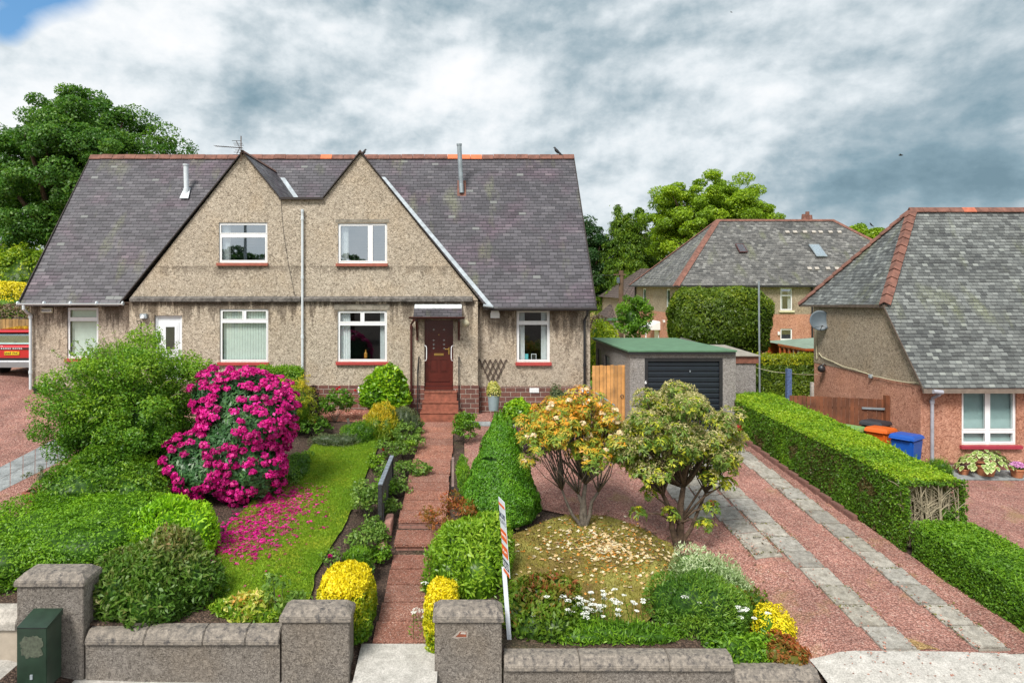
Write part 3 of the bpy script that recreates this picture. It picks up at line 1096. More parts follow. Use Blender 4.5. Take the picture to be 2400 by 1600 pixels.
def low_wall(label, x0, x1, zc, joints, htop=.19, capmat=M_COPE, bodymat=M_RCW2, yf=10.43, yb=10.86, lip=.075):
    t = thing('boundary_wall', label, 'wall', ((x0 + x1) / 2, 10.65, -.1))
    mb = MB(); mb.box(x0, x1, yf + .05, yb - .05, -.6, zc)
    mb.build('wall_body', bodymat, t)
    xs = [x0 + .002] + joints + [x1 - .002]
    for a, b in zip(xs, xs[1:]):
        mb = MB(); cope_len(mb, a + .004, b - .004, yf, yb, zc + rnd.uniform(0, .006), lip, htop, .13, .10)
        mb.build('coping_stone', capmat, t)
    return t


low_wall('low roughcast boundary wall between the tall pier and the left gate pier', -5.76, -2.78, .494, [-4.85, -3.95, -3.30])
low_wall('long low boundary wall right of the gate below the white flowers', .66, 4.19, .096, [1.83, 3.20])
low_wall('short lowest end of boundary wall beside the drive apron', 4.19, 5.52, -.135, [])
low_wall('pale beige rendered wall at the left edge behind the green cabinet', -12, -6.84, .68, [-10.6, -9.2, -8.0], .27, M_COPEL, M_BEIGE, 10.5, 10.95, .12)

# green street cabinet
cx0, cx1 = W(39, 1500, 9.95).x, W(109, 1500, 9.95).x
t = thing('utility_cabinet', 'dark green street cabinet with worn grey patch in front of the tallest pier', 'street cabinet', ((cx0 + cx1) / 2, 10.1, .2))
zb, zt = .20, W(0, 1470, 9.95).z
mb = MB(); mb.box(cx0, cx1, 9.95, 10.33, zb - .1, zt, .008)
mb.add([(cx0 - .004, 9.945, zt), (cx1 + .004, 9.945, zt), (cx1 + .004, 10.36, zt + .09), (cx0 - .004, 10.36, zt + .09), (cx0 - .004, 10.36, zt), (cx1 + .004, 10.36, zt)],
       [[0, 1, 2, 3], [3, 2, 5, 4], [0, 3, 4], [1, 5, 2], [0, 4, 5, 1]])
mb.build('housing', M_CABG, t)
mb = MB()
r2 = random.Random(5)
c = Vector(((cx0 + cx1) / 2, 0, lerp(zb, zt, .66)))
pl_ = []
for k in range(44):
    a = 2 * math.pi * k / 44
    rr = 1.05 + .10 * math.cos(4 * a) * -1 + .06 * math.sin(9 * a) + r2.uniform(-.13, .10)
    pl_.append((c.x + .165 * rr * math.cos(a), 9.947, c.z + .16 * rr * math.sin(a)))
mb.prism(pl_, (0, -.003, 0))
mb.build('worn_patch', M_PATCH, t)
mb = MB(); mb.box(c.x - .02, c.x + .02, 9.935, 9.952, zb + .06, zb + .13, .003)
mb.build('lock', M_LEAD, t)
mb = MB(); mb.box(cx0 + .01, cx1 - .01, 9.945, 9.951, zt - .012, zt - .006); mb.build('door_seam', M_BLACK, t)

# ------------------------------------------------------------------ main house
HD, WD = 22.2, 22.55          # gable front and set-back wings


def X(px, d): return (px - CX) / F * d
def Z(py, d): return 6 - (py - HY) / F * d


def window(parent, x0, x1, z0, z1, y, bars, panes, sill=None, glass=M_GLASS, inner=None, fr=.06, name='window'):
    """frame of bars (x0,x1,z0,z1) inside the outline; panes list; optional sill and blind"""
    yf = y + .05
    mb = MB()
    mb.box(x0, x0 + fr, yf, yf + .07, z0, z1); mb.box(x1 - fr, x1, yf, yf + .07, z0, z1)
    mb.box(x0 + fr, x1 - fr, yf, yf + .07, z0, z0 + fr); mb.box(x0 + fr, x1 - fr, yf, yf + .07, z1 - fr, z1)
    for (a, b, c, d_) in bars:
        mb.box(a, b, yf - .004, yf + .066, c, d_)
    # casement rims
    for (a, b, c, d_) in panes:
        r = .035
        mb.box(a, a + r, yf - .012, yf + .05, c, d_); mb.box(b - r, b, yf - .012, yf + .05, c, d_)
        mb.box(a + r, b - r, yf - .012, yf + .05, c, c + r); mb.box(a + r, b - r, yf - .012, yf + .05, d_ - r, d_)
    w_ = mb.build(name, M_WHITE, parent)
    for (a, b, c, d_) in panes:
        mb = MB(); mb.face((a + .03, yf + .015, c + .03), (b - .03, yf + .015, c + .03), (b - .03, yf + .015, d_ - .03), (a + .03, yf + .015, d_ - .03))
        mb.build('pane', glass, w_)
        # rubber gasket line
    mb = MB()
    for (a, b, c, d_) in panes:
        g, e = .006, .035
        mb.box(a + e, a + e + g, yf + .002, yf + .01, c + e, d_ - e); mb.box(b - e - g, b - e, yf + .002, yf + .01, c + e, d_ - e)
        mb.box(a + e + g, b - e - g, yf + .002, yf + .01, c + e, c + e + g); mb.box(a + e + g, b - e - g, yf + .002, yf + .01, d_ - e - g, d_ - e)
    mb.build('gasket', M_RUB, w_)
    if sill:
        mat, xo0, xo1, h = sill
        mb = MB(); mb.prism([(xo0, y - .10, z0 - h), (xo0, y - .10, z0 - .012), (xo0, y + .05, z0 - .001), (xo0, y + .05, z0 - h)], (xo1 - xo0, 0, 0))
        mb.build('sill', mat, w_)
    if inner == 'vertical':
        mb = MB()
        x = x0 + fr + .02
        k = 0
        while x < x1 - fr - .02:
            mb.prism([(x, y + .17, z0 + .05), (x + .072, y + .205, z0 + .05), (x + .072, y + .208, z0 + .05), (x, y + .173, z0 + .05)], (0, 0, z1 - z0 - .14))
            x += .088; k += 1
        mb.build('blind', M_BLIND, w_)
    if inner == 'venetian':
        mb = MB()
        z = z0 + .06
        while z < z1 - .06:
            mb.prism([(x0 + .05, y + .15, z), (x0 + .05, y + .18, z + .022), (x0 + .05, y + .181, z + .026), (x0 + .05, y + .15, z + .004)], (x1 - x0 - .1, 0, 0))
            z += .032
        mb.build('blind', M_VENB, w_)
    if inner and inner.startswith('curtain'):
        for side, frac in ((0, .21), (1, .12 if inner == 'curtain' else .20)):
            mb = MB()
            cw = (x1 - x0) * frac
            a = x0 + .05 if side == 0 else x1 - .05 - cw
            n = 24
            pts = [(a + cw * i / n, y + .20 + .024 * math.sin(i * 1.5)) for i in range(n + 1)]
            for (p, q) in zip(pts, pts[1:]):
                mb.face((p[0], p[1], z0 + .03), (q[0], q[1], z0 + .03), (q[0], q[1], z1 - .03), (p[0], p[1], z1 - .03))
            mb.build('curtain', M_CURT, w_, smooth=True)
    if inner == 'net':
        mb = MB(); cw = (x1 - x0) * .16
        n = 16
        pts = [(x0 + .06 + cw * i / n, y + .19 + .02 * math.sin(i * 1.7)) for i in range(n + 1)]
        for (p, q) in zip(pts, pts[1:]):
            mb.face((p[0], p[1], z0 + .03), (q[0], q[1], z0 + .03), (q[0], q[1], z1 - .03), (p[0], p[1], z1 - .03))
        mb.build('curtain', M_CURT, w_, smooth=True)
    return w_


def house():
    H = thing('semi_detached_house', 'pair of roughcast semi-detached houses with twin pointed gables under one purple slate roof', 'house', (-5, 24, 1.9))
    R = lambda x0, x1, y0, y1, d: (X(x0, d), X(x1, d), Z(y1, d), Z(y0, d))
    W1 = R(512.7, 626.7, 521, 615.6, HD); W2 = R(791.8, 907.4, 523, 616.8, HD)
    W3 = R(514.6, 628.6, 724, 848, HD); W4 = R(791, 907, 727.7, 847, HD)
    D1 = R(361.5, 426.6, 739, 892, HD); D2 = R(994.6, 1062, 749.5, 915, HD)
    W5 = R(157, 230.7, 721, 839.4, WD); W6 = R(1210.7, 1288.8, 727, 848, WD)
    xl, xr = X(303, HD), X(1120, HD)
    zp = Z(903, HD)          # plinth top
    # gable front
    out = [(xl, zp), (xr, zp), (xr, Z(702, HD)), (X(845, HD), Z(359, HD)), (X(760, HD), Z(464, HD)), (X(656, HD), Z(464, HD)),
           (X(570, HD), Z(359, HD)), (xl, Z(700, HD))]
    mb = wall(out, HD, [W1, W2, W3, W4, D1, D2], depth=.16)
    mb.face((xl, HD, zp), (xl, WD, zp), (xl, WD, 5.39), (xl, HD, 5.39))
    mb.face((xr, HD, zp), (xr, WD, zp), (xr, WD, 5.39), (xr, HD, 5.39))
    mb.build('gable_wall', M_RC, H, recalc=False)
    XL, XR = -14.25, 4.27
    zpw = Z(905, WD)
    mb = wall([(XL, zpw), (xl + .1, zpw), (xl + .1, 5.45), (XL, 5.45)], WD, [W5], depth=.16)
    wall([(xr - .1, zpw), (XR, zpw), (XR, 5.45), (xr - .1, 5.45)], WD, [W6], mb, depth=.16)
    # side (gable end) walls and back
    for x in (XL, XR):
        mb.face((x, WD, zpw), (x, 30.5, zpw), (x, 30.5, 5.4), (x, 26.5, 10.85), (x, WD, 5.6))
    mb.face((XL, 30.5, zpw), (XR, 30.5, zpw), (XR, 30.5, 5.4), (XL, 30.5, 5.4))
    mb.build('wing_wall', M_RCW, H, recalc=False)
    # plinth, standing a little proud
    mb = MB()
    for (a, b, y) in ((xl - .03, D1[0], HD - .03), (D1[1], D2[0], HD - .03), (D2[1], xr + .03, HD - .03)):
        mb.box(a, b, y, y + .2, 1.2, zp)
    mb.box(XL - .03, xl - .03, WD - .03, WD + .2, 1.2, zpw); mb.box(xr + .03, XR + .03, WD - .03, WD + .2, 1.2, zpw)
    mb.box(XL - .03, XL + .1, WD + .2, 30.5, 1.2, zpw); mb.box(XR - .1, XR + .03, WD + .2, 30.5, 1.2, zpw)
    mb.build('brick_plinth', M_BRICK, H)
    # floor slab inside so that rooms are closed
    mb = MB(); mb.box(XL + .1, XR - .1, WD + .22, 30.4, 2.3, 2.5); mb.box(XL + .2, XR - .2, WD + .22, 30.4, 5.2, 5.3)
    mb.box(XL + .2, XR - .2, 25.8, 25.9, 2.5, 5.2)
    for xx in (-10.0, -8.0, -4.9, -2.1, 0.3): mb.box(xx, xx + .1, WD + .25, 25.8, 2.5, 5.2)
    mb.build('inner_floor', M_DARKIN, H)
    # band course
    zb0, zb1 = Z(706.5, HD), Z(697.5, HD)
    xa = X(308, HD)
    rb = random.Random(11)
    segs = [(X(308, HD), X(705, HD)), (X(713, HD), X(1107, HD))]
    for (a, b) in segs:
        mb = MB()
        n = 60
        for i in range(n):
            u0, u1 = lerp(a, b, i / n), lerp(a, b, (i + 1) / n)
            mb.prism([(u0, HD + .01, zb0 + .0), (u0, HD - .115, zb0), (u0, HD - .12 + rb.uniform(-.006, .006), zb1 - .03), (u0, HD + .01, zb1 + .055)], (u1 - u0, 0, 0))
        mb.build('band_course', M_BAND, H)
    # lintel patches
    ml = stone('old_lintel', (.15, .135, .11), (.27, .245, .20), (.34, .31, .26), bl=.4)
    for (a, b, y0, y1) in ((786, 912, 514, 521), (783, 913, 713, 726)):
        mb = MB()
        mb.box(X(a, HD), X(b, HD), HD - .012, HD + .01, Z(y1, HD), Z(y0, HD))
        mb.build('lintel', ml, H)

    # ---- roof
    XE0, XE1 = -14.38, 4.40
    yE, zE, yR, zR = HD, 5.39, 26.5, 10.985
    xaL, xaR = X(570, HD), X(845, HD)
    zA = Z(357, HD) + .02
    dj = yE + (zA - zE) / (zR - zE) * (yR - yE)
    sl = 1.235
    fL, fR = xaL - (zA - zE) / sl, xaR + (zA - zE) / sl
    zv = Z(464, HD)
    dv = yE + (zv - zE) / (zR - zE) * (yR - yE)
    iL, iR = xaL + (zA - zv) / sl, xaR - (zA - zv) / sl
    zl = 5.33      # eaves slightly lower on the right
    mb = MB()
    zp_ = lambda y: zE + (y - yE) * (zR - zE) / (yR - yE)
    zl = zp_(yE - .10) + .03
    mb.face((XE0, yE - .05, zp_(yE - .05)), (fL, yE - .05, zp_(yE - .05)), (fL, yE, zE), (xaL, dj, zA), (iL, dv, zv), (iR, dv, zv), (xaR, dj, zA), (fR, yE, zE),
            (fR, yE - .10, zp_(yE - .10)), (XE1, yE - .10, zp_(yE - .10)), (XE1, yR, zR), (XE0, yR, zR))
    mb.face((XE1, yR, zR), (XE1, 30.85, zE), (XE0, 30.85, zE), (XE0, yR, zR))
    ov = .07
    for (xa, foot, inn) in ((xaL, fL, iL), (xaR, fR, iR)):
        mb.face((xa, HD - ov, zA), (xa, dj, zA), (foot, yE + .0, zE), (foot, HD - ov, zE))
        mb.face((xa, HD - ov, zA), (inn, HD - ov, zv), (inn, dv, zv), (xa, dj, zA))
    mb.face((iL, HD - ov, zv - .02), (iR, HD - ov, zv - .02), (iR, dv, zv), (iL, dv, zv))
    mb.build('roof', M_SL1, H, solid=0, recalc=False)
    # verge and eaves edges as thin solid strips
    mb = MB()

    def edge(p, q, off=(0, 0, 0), th=.05, w_=.03):
        p, q = Vector(p), Vector(q)
        mb.prism([p, q, q + Vector((0, 0, -th)), p + Vector((0, 0, -th))], (0, w_, 0))
    e = -ov - .03
    edge((xaL, HD + e, zA + .02), (fL, HD + e, zE + .02)); edge((xaL, HD + e, zA + .02), (iL, HD + e, zv + .02))
    edge((xaR, HD + e, zA + .02), (fR, HD + e, zE + .02)); edge((xaR, HD + e, zA + .02), (iR, HD + e, zv + .02))
    edge((iL - .02, HD + e - .03, zv + .01), (iR + .02, HD + e - .03, zv + .01), th=.075, w_=.08)
    edge((fR, yE - .14, zl - .02), (XE1, yE - .14, zl - .02), th=.06)
    mb.build('verge', M_DARKW, H)
    for x in (XE0, XE1 - .03):
        mb = MB()
        mb.prism([(x, yE - .08, zE + .01), (x, yR, zR + .03), (x, yR, zR - .07), (x, yE - .08, zE - .08)], (.03, 0, 0))
        mb.build('verge', M_DARKW, H)
    # ridge tiles
    mb = MB(); mo = MB()
    n = 42
    for i in range(n):
        a, b = lerp(XE0, XE1, i / n), lerp(XE0, XE1, (i + 1) / n)
        cpx = CX + (a + b) / 2 / yR * F
        tgt_ = mo if (752 < cpx < 786 or 1036 < cpx < 1132) else mb
        dz = rb.uniform(-.008, .008)
        for s in (-1, 1):
            tgt_.prism([(a + .006, yR, zR + .055 + dz), (a + .006, yR + s * .135, zR - .115 + dz), (a + .006, yR + s * .135, zR - .085 + dz), (a + .006, yR, zR + .085 + dz)], (b - a - .012, 0, 0))
    mb.build('ridge_tiles', M_RIDGE, H); mo.build('ridge_tiles', M_RIDGEO, H)
    # gable ridges
    mgr = plain('gable_ridge_dark', (.15, .075, .055), .9, var=.5)
    for xa in (xaL, xaR):
        mb = MB()
        mb.prism([(xa - .09, HD - ov - .02, zA - .06), (xa, HD - ov - .02, zA + .05), (xa + .09, HD - ov - .02, zA - .06)], (0, dj - HD + .25, 0))
        mb.build('gable_ridge', mgr, H)
    # valleys: lead strips

    def strip(p, q, side, wd, lift):
        mb = MB()
        p, q = Vector(p), Vector(q)
        L = Vector((0, 0, lift))
        mb.prism([p + L, q + L, q + L + Vector(side) * wd, p + L + Vector(side) * wd], (0, 0, .012))
        mb.build('valley_flashing', M_LEAD, H)
    nrm = Vector((.35, .10, .13))
    p0, p1 = Vector((xaR, dj, zA)), Vector((fR, yE, zE))
    p0 = p0.lerp(p1, .06)
    strip(p0, p1 + Vector((.12, -.08, -.08)), (.16, 0, 0), 1, .03)
    strip(Vector((xaL, dj, zA)).lerp(Vector((iL, dv, zv)), .22), (iL, dv, zv), (.17, 0, 0), 1, .03)
    strip(Vector((xaL, dj, zA)).lerp(Vector((fL, yE, zE)), .06), (fL, yE, zE), (-.05, 0, 0), 1, .03)
    strip((xaR, dj, zA), (iR, dv, zv), (-.15, 0, 0), 1, .03)
    # lead gutter end knob at foot of right valley
    mb = MB(); mb.tube([(fR - .02, yE - .16, zE - .05), (fR + .30, yE - .16, zE - .09)], .05, 10)
    mb.build('valley_outlet', M_LEAD, H)

    # gutters
    mb = MB()
    def gutter(mb, x0, x1, y, z, r=.06):
        n = 8
        ring = [(math.cos(math.pi + math.pi * k / n) * r, math.sin(math.pi + math.pi * k / n) * r) for k in range(n + 1)]
        outl = [(x0, y + a, z + b) for a, b in ring] + [(x0, y + a * .85, z + b * .85) for a, b in ring[::-1]]
        mb.prism(outl, (x1 - x0, 0, 0))
    gutter(mb, X(42, 22.05), X(288, 22.05), yE - .15, Z(710.5, 22.05), .065)
    x = X(42, 22.05)
    for k in range(5):
        xx = lerp(X(42, 22.05), X(288, 22.05), k / 4)
        mb.tube([(xx - .02, yE - .15, Z(711, 22.05)), (xx + .02, yE - .15, Z(711, 22.05))], .07, 12)
    mb.build('gutter', M_WHITE2, H)
    mb = MB(); gutter(mb, fR + .25, XE1 + .02, yE - .17, zl - .07, .05)
    mb.build('gutter', M_BLACK, H)
    # downpipes
    def pipe(pts, r, mat, collars=()):
        m2 = MB(); m2.tube(pts, r, 12)
        for c in collars:
            m2.tube([(c[0], c[1], c[2] - .05), (c[0], c[1], c[2] + .05)], r * 1.3, 12)
        return m2.build('downpipe', mat, H)
    x = X(72, 22.45)
    pipe([(X(55, 22.05), yE - .15, Z(715, 22.05)), (X(55, 22.05), yE - .15, Z(724, 22.05)), (X(62, 22.2), 22.2, Z(731, 22.2)), (x, 22.44, Z(738, 22.44)), (x, 22.44, Z(750, 22.44)), (x, 22.44, Z(915, 22.44))],
         .045, M_WHITE2, [(x, 22.44, Z(742, 22.44)), (x, 22.44, Z(872, 22.44))])
    x = X(708.5, 22.1)
    pipe([(x, 22.11, Z(491, 22.1)), (x, 22.11, Z(895, 22.1))], .04, M_WHITE2, [(x, 22.11, Z(494, 22.1)), (x, 22.11, Z(512, 22.1)), (x, 22.11, Z(650, 22.1)), (x, 22.11, Z(789, 22.1))])
    x = X(1370, 22.42)
    pipe([(X(1376, 22.1), yE - .17, zl - .12), (X(1376, 22.1), yE - .1, Z(738, 22.2)), (x, 22.42, Z(750, 22.4)), (x, 22.42, Z(960, 22.4))], .04, M_BLACK,
         [(x, 22.42, Z(754, 22.4)), (x, 22.42, Z(855, 22.4))])
    x = X(964, 22.1)
    pipe([(X(971, 22.0), 21.9, Z(749, 22.0)), (x, 22.1, Z(760, 22.1)), (x, 22.1, Z(945, 22.1))], .038, M_MAROON, [(x, 22.1, Z(768, 22.1))])

    # windows
    def mid(wd, px_, d=HD): return X(px_, d)
    a, b, c, e_ = W1
    zt = Z(551, HD)
    w1 = window(H, a, b, c, e_, HD, [(a + .06, b - .06, zt - .045, zt + .045)], [(a + .05, b - .05, c + .05, zt - .04), (a + .03, b - .03, zt + .04, e_ - .05)],
           (M_SILLR, X(509, HD), X(629, HD), .10), M_GLASSR, 'net')
    a, b, c, e_ = W2
    xm = X(868, HD)
    w2 = window(H, a, b, c, e_, HD, [(xm - .06, xm + .06, c + .06, e_ - .06)], [(a + .05, xm - .05, c + .05, e_ - .05), (xm + .04, b - .04, c + .04, e_ - .04)],
           (M_SILLR, X(788, HD), X(909, HD), .10), M_GLASSR, 'net')
    a, b, c, e_ = W3
    zt = Z(752, HD); xm = (a + b) / 2
    w3 = window(H, a, b, c, e_, HD, [(a + .06, b - .06, zt - .045, zt + .045), (xm - .045, xm + .045, zt + .045, e_ - .06)],
           [(a + .04, b - .04, c + .04, zt - .03), (a + .05, xm - .03, zt + .03, e_ - .04), (xm + .03, b - .05, zt + .03, e_ - .04)],
           (M_SILLB, X(511, HD), X(631, HD), .10), M_GLASS, 'vertical')
    a, b, c, e_ = W4
    zt = Z(758, HD); xm = (a + b) / 2
    w4 = window(H, a, b, c, e_, HD, [(a + .06, b - .06, zt - .045, zt + .045), (xm - .045, xm + .045, zt + .045, e_ - .06)],
           [(a + .04, b - .04, c + .04, zt - .03), (a + .05, xm - .03, zt + .03, e_ - .04), (xm + .03, b - .05, zt + .03, e_ - .04)],
           (M_SILLB, X(788, HD), X(910, HD), .10), M_GLASS, 'curtain')
    a, b, c, e_ = W5
    zt = Z(748, WD)
    w5 = window(H, a, b, c, e_, WD, [(a + .06, b - .06, zt - .045, zt + .045)], [(a + .04, b - .04, c + .04, zt - .03), (a + .05, b - .05, zt + .03, e_ - .04)],
           (M_SILLB, a - .04, b + .04, .10), M_GLASS, 'vertical')
    a, b, c, e_ = W6
    zt = Z(756.5, WD)
    w6 = window(H, a, b, c, e_, WD, [(a + .06, b - .06, zt - .045, zt + .045)], [(a + .05, b - .05, c + .04, zt - .03), (a + .05, b - .05, zt + .03, e_ - .04)],
           (M_SILLB, X(1208, WD), X(1292, WD), .11), M_GLASS, 'curtain_pair')
    for wdw, lb in ((w1, 'upper white window of the left gable'), (w2, 'upper white window of the right gable reflecting sky'), (w3, 'lower left window with vertical blinds'),
                    (w4, 'lower window right of the white downpipe with curtains'), (w5, 'left wing window half hidden by the bush'), (w6, 'narrow window of the right wing above the trellis side')):
        wdw['label'] = lb
    # things on sills inside
    # left door (white)
    a, b, c, e_ = D1
    y = HD + .08
    mb = MB(); mb.box(a, a + .07, y, y + .08, c, e_); mb.box(b - .07, b, y, y + .08, c, e_); mb.box(a + .07, b - .07, y, y + .08, e_ - .07, e_)
    mb.box(a + .07, b - .07, y + .03, y + .07, c, e_ - .07)
    zz0, zz1 = Z(818, HD), Z(767, HD)
    xm = (a + b) / 2
    mb.box(a + .14, b - .14, y + .012, y + .03, zz0 - .12, zz1 + .16)
    mb.box(a + .2, b - .2, y + .0, y + .02, zz0 - .06, zz1 + .08)
    d1 = mb.build('door', M_DOORW, H); d1['label'] = 'white front door with narrow leaded pane'
    mb = MB(); mb.box(xm - .10, xm + .17, y - .008, y + .0, zz0, zz1); mb.build('door_pane', M_GLASS, d1)
    mb = MB(); mb.box(xm - .11, xm + .18, y - .002, y - .0, zz0 - .01, zz1 + .01); mb.build('leaded_panel', M_BLACK, d1)
    # right door (mahogany)
    a, b, c, e_ = D2
    y = HD + .14
    mb = MB()
    fw = .10
    mb.box(a, a + fw, y - .01, y + .08, c, e_); mb.box(b - fw, b, y - .01, y + .08, c, e_); mb.box(a + fw, b - fw, y - .01, y + .08, e_ - fw, e_)
    mb.box(a - .0, b + .0, y - .12, y - .011, c, c + .13, .01); mb.box(a + .02, b - .02, y - .06, y - .011, c + .13, c + .26, .01)
    c += .05
    dx0, dx1 = a + fw, b - fw
    mb.box(dx0, dx1, y + .02, y + .06, c + .2, e_ - fw)
    hw = (dx1 - dx0)
    cols = ((dx0 + hw * .10, dx0 + hw * .44), (dx0 + hw * .56, dx0 + hw * .90))
    rows = ((Z(873, HD), Z(842, HD)), (Z(824, HD), Z(793, HD)), (Z(779, HD), Z(768, HD)))
    for (u0, u1) in cols:
        for (v0, v1) in rows:
            for (p0_, p1_, q0, q1) in ((u0, u0 + .015, v0, v1), (u1 - .015, u1, v0, v1), (u0 + .015, u1 - .015, v0, v0 + .015), (u0 + .015, u1 - .015, v1 - .015, v1)):
                mb.box(p0_, p1_, y + .004, y + .02, q0, q1)
        v0, v1 = rows[0]
        mb.box(u0 + .04, u1 - .04, y + .008, y + .02, v0 + .04, v1 - .04, .004)
    mb.box(dx0 + .02, dx1 - .02, y - .012, y + .02, c + .22, c + .29, .01)
    d2 = mb.build('door', M_DOOR, H); d2['label'] = 'dark mahogany front door with brass letterbox'
    mb = MB()
    for (u0, u1) in cols:
        xm = (u0 + u1) / 2
        for zc in (Z(773, HD), Z(798, HD), Z(808, HD), Z(817, HD)):
            r = .045
            pts = []
            for k in range(8):
                rr = r if k % 2 == 0 else r * .28
                if k in (0, 4): rr = r * 1.1
                pts.append((xm + rr * math.cos(k * math.pi / 4), y + .012, zc + rr * math.sin(k * math.pi / 4)))
            mb.prism(pts, (0, .005, 0))
    mb.build('etched_star_glass', plain('etched_glass', (.45, .5, .5), .3), d2)
    mb = MB(); zl_ = Z(831.5, HD); mb.box((dx0 + dx1) / 2 - .155, (dx0 + dx1) / 2 + .155, y + .0, y + .02, zl_ - .035, zl_ + .035, .006)
    mb.build('letterbox', M_BRASS, d2)
    mb = MB(); mb.box((dx0 + dx1) / 2 - .13, (dx0 + dx1) / 2 + .13, y - .004, y + .0, zl_ - .004, zl_ + .004); mb.build('letterbox_slot', M_MAROON, d2)
    mb = MB(); zh = Z(819, HD); mb.box(dx1 - .06, dx1 - .02, y + .0, y + .02, zh - .17, zh + .06, .004)
    mb.tube([(dx1 - .04, y - .03, zh), (dx1 - .17, y - .03, zh)], .010, 8); mb.tube([(dx1 - .04, y + .01, zh), (dx1 - .04, y - .035, zh)], .010, 8)
    mb.build('door_handle', M_BRASS, d2)
    mb = MB(); mb.tube([((dx0 + dx1) / 2, y + .02, Z(785, HD)), ((dx0 + dx1) / 2, y + .0, Z(785, HD))], .014, 10)
    mb.build('door_knocker', M_BRASS, d2)
    # porch canopy
    x0, x1 = X(969.7, 21.8), X(1082.6, 21.8)
    yb, yf = HD - .005, 21.55
    zt, zf = Z(711, HD) - .0, Z(742, 21.6)
    C = MB()
    C.prism([(x0, yb, zt - .02), (x0, yf, zf), (x0, yf, zf - .03), (x0, yb, zf - .03)], (x1 - x0, 0, 0))
    can = C.build('porch_canopy', M_SL1, H)
    mb = MB(); mb.prism([(x0 + .01, yb + .0, zt - .015), (x0 + .01, lerp(yb, yf, .36), lerp(zt, zf, .36) + .012), (x0 + .01, lerp(yb, yf, .36), lerp(zt, zf, .36) - .01), (x0 + .01, yb, zt - .05)], (x1 - x0 - .02, 0, 0))
    mb.build('canopy_flashing', plain('white_flashing', (.72, .76, .77), .6, var=.35, scale=9), can)
    mb = MB(); mb.box(x0 - .06, x1 + .06, yf - .03, yf + .04, zf - .075, zf - .031, .008)
    gutter(mb, x0 - .13, x1 + .09, yf - .08, zf - .0, .055)
    mb.build('canopy_fascia', M_MAROON, can)
    for xx in (X(974, 21.9), X(1073, 21.9)):
        mb = MB()
        mb.box(xx, xx + .07, yb - .06, yb, Z(797, HD), zf - .08, .008)
        mb.box(xx, xx + .07, yf + .04, yb - .061, zf - .15, zf - .076, .008)
        mb.prism([(xx + .01, yf + .08, zf - .16), (xx + .01, yf + .16, zf - .16), (xx + .01, yb - .06, Z(790, HD) + .12), (xx + .01, yb - .06, Z(790, HD))], (.05, 0, 0))
        mb.build('canopy_bracket', M_MAROON, can)
    # doorstep flight, quarry tiles
    zs = [Z(916.5, 22.15), 0, 0]
    top = D2[2] - .005
    mb = MB()
    nst = 3
    rise = (top - Zpath(21.3)) / nst
    for k in range(nst):
        yy0 = 21.32 + k * .29
        xx0, xx1 = -1.27 + .05 * k, -.01 - .06 * k
        mb.box(xx0, xx1, yy0, HD + .05, 1.4, Zpath(21.3) + rise * (k + 1) - .025)
    mb.build('doorstep', M_TILER, H)
    for k in range(nst):
        mb = MB()
        yy0 = 21.32 + k * .29
        xx0, xx1 = -1.27 + .05 * k, -.01 - .06 * k
        nt = 6
        for i in range(nt):
            u0, u1 = lerp(xx0 - .01, xx1 + .01, i / nt), lerp(xx0 - .01, xx1 + .01, (i + 1) / nt)
            mb.box(u0 + .003, u1 - .003, yy0 - .025, yy0 + .28, Zpath(21.3) + rise * (k + 1) - .025, Zpath(21.3) + rise * (k + 1), .004)
        mb.build('step_tiles', M_TILER, H)

    # flues
    def on_roof(px_, py_):
        d_ = yE
        for _ in range(60):
            z = zE + (d_ - yE) * (zR - zE) / (yR - yE)
            d_ = d_ + (W(px_, py_, d_).z - z) * .4
        return W(px_, py_, d_)
    p = on_roof(437, 455)
    mb = MB()
    mb.prism([(p.x - .16, p.y - .22, p.z - .20), (p.x + .16, p.y - .22, p.z - .20), (p.x + .11, p.y + .10, p.z + .22), (p.x - .11, p.y + .10, p.z + .22)], (0, -.02, .03))
    mb.tube([(p.x, p.y, p.z), (p.x, p.y, p.z + .2)], .11, 16)
    mb.tube([(p.x, p.y, p.z + .2), (p.x - .02, p.y, Z(388, p.y))], .088, 16); mb.tube([(p.x - .02, p.y, Z(388, p.y)), (p.x - .02, p.y, Z(385, p.y))], .11, 16)
    mb.build('flue_pipe', M_WHITE2, H)
    p = on_roof(1082, 450)
    mb = MB()
    mb.prism([(p.x - .16, p.y - .1, p.z - .22), (p.x + .16, p.y - .1, p.z - .22), (p.x + .16, p.y + .30, p.z + .42), (p.x - .16, p.y + .30, p.z + .42)], (0, -.03, .05))
    fb_ = mb.build('flue_base', M_RIDGE, H)
    mb = MB()
    mb.tube([(p.x - .0, p.y - .10, p.z - .05), (p.x - .02, p.y - .06, p.z + .3), (p.x - .09, p.y - .06, Z(342, p.y))], .085, 14)
    mb.tube([(p.x - .09, p.y - .06, Z(342, p.y)), (p.x - .09, p.y - .06, Z(338, p.y))], .1, 14)
    mb.build('flue_pipe', M_GREYM, H)
    # air bricks
    for (a_, b_, c_, e2, d_) in ((1241, 1263, 909, 920, WD - .03), (1358, 1379, 907, 920, WD - .03), (839, 858, 906, 920, HD - .03)):
        mb = MB()
        x0_, x1_, z0_, z1_ = X(a_, d_), X(b_, d_), Z(e2, d_), Z(c_, d_)
        mb.box(x0_, x1_, d_ - .03, d_, z0_, z1_, .006)
        for k in range(4):
            zz = lerp(z0_, z1_, (k + 1) / 5)
            mb.box(x0_ + .03, x1_ - .03, d_ - .036, d_ - .03, zz - .007, zz + .007)
        mb.build('air_brick', M_WHITE, H)
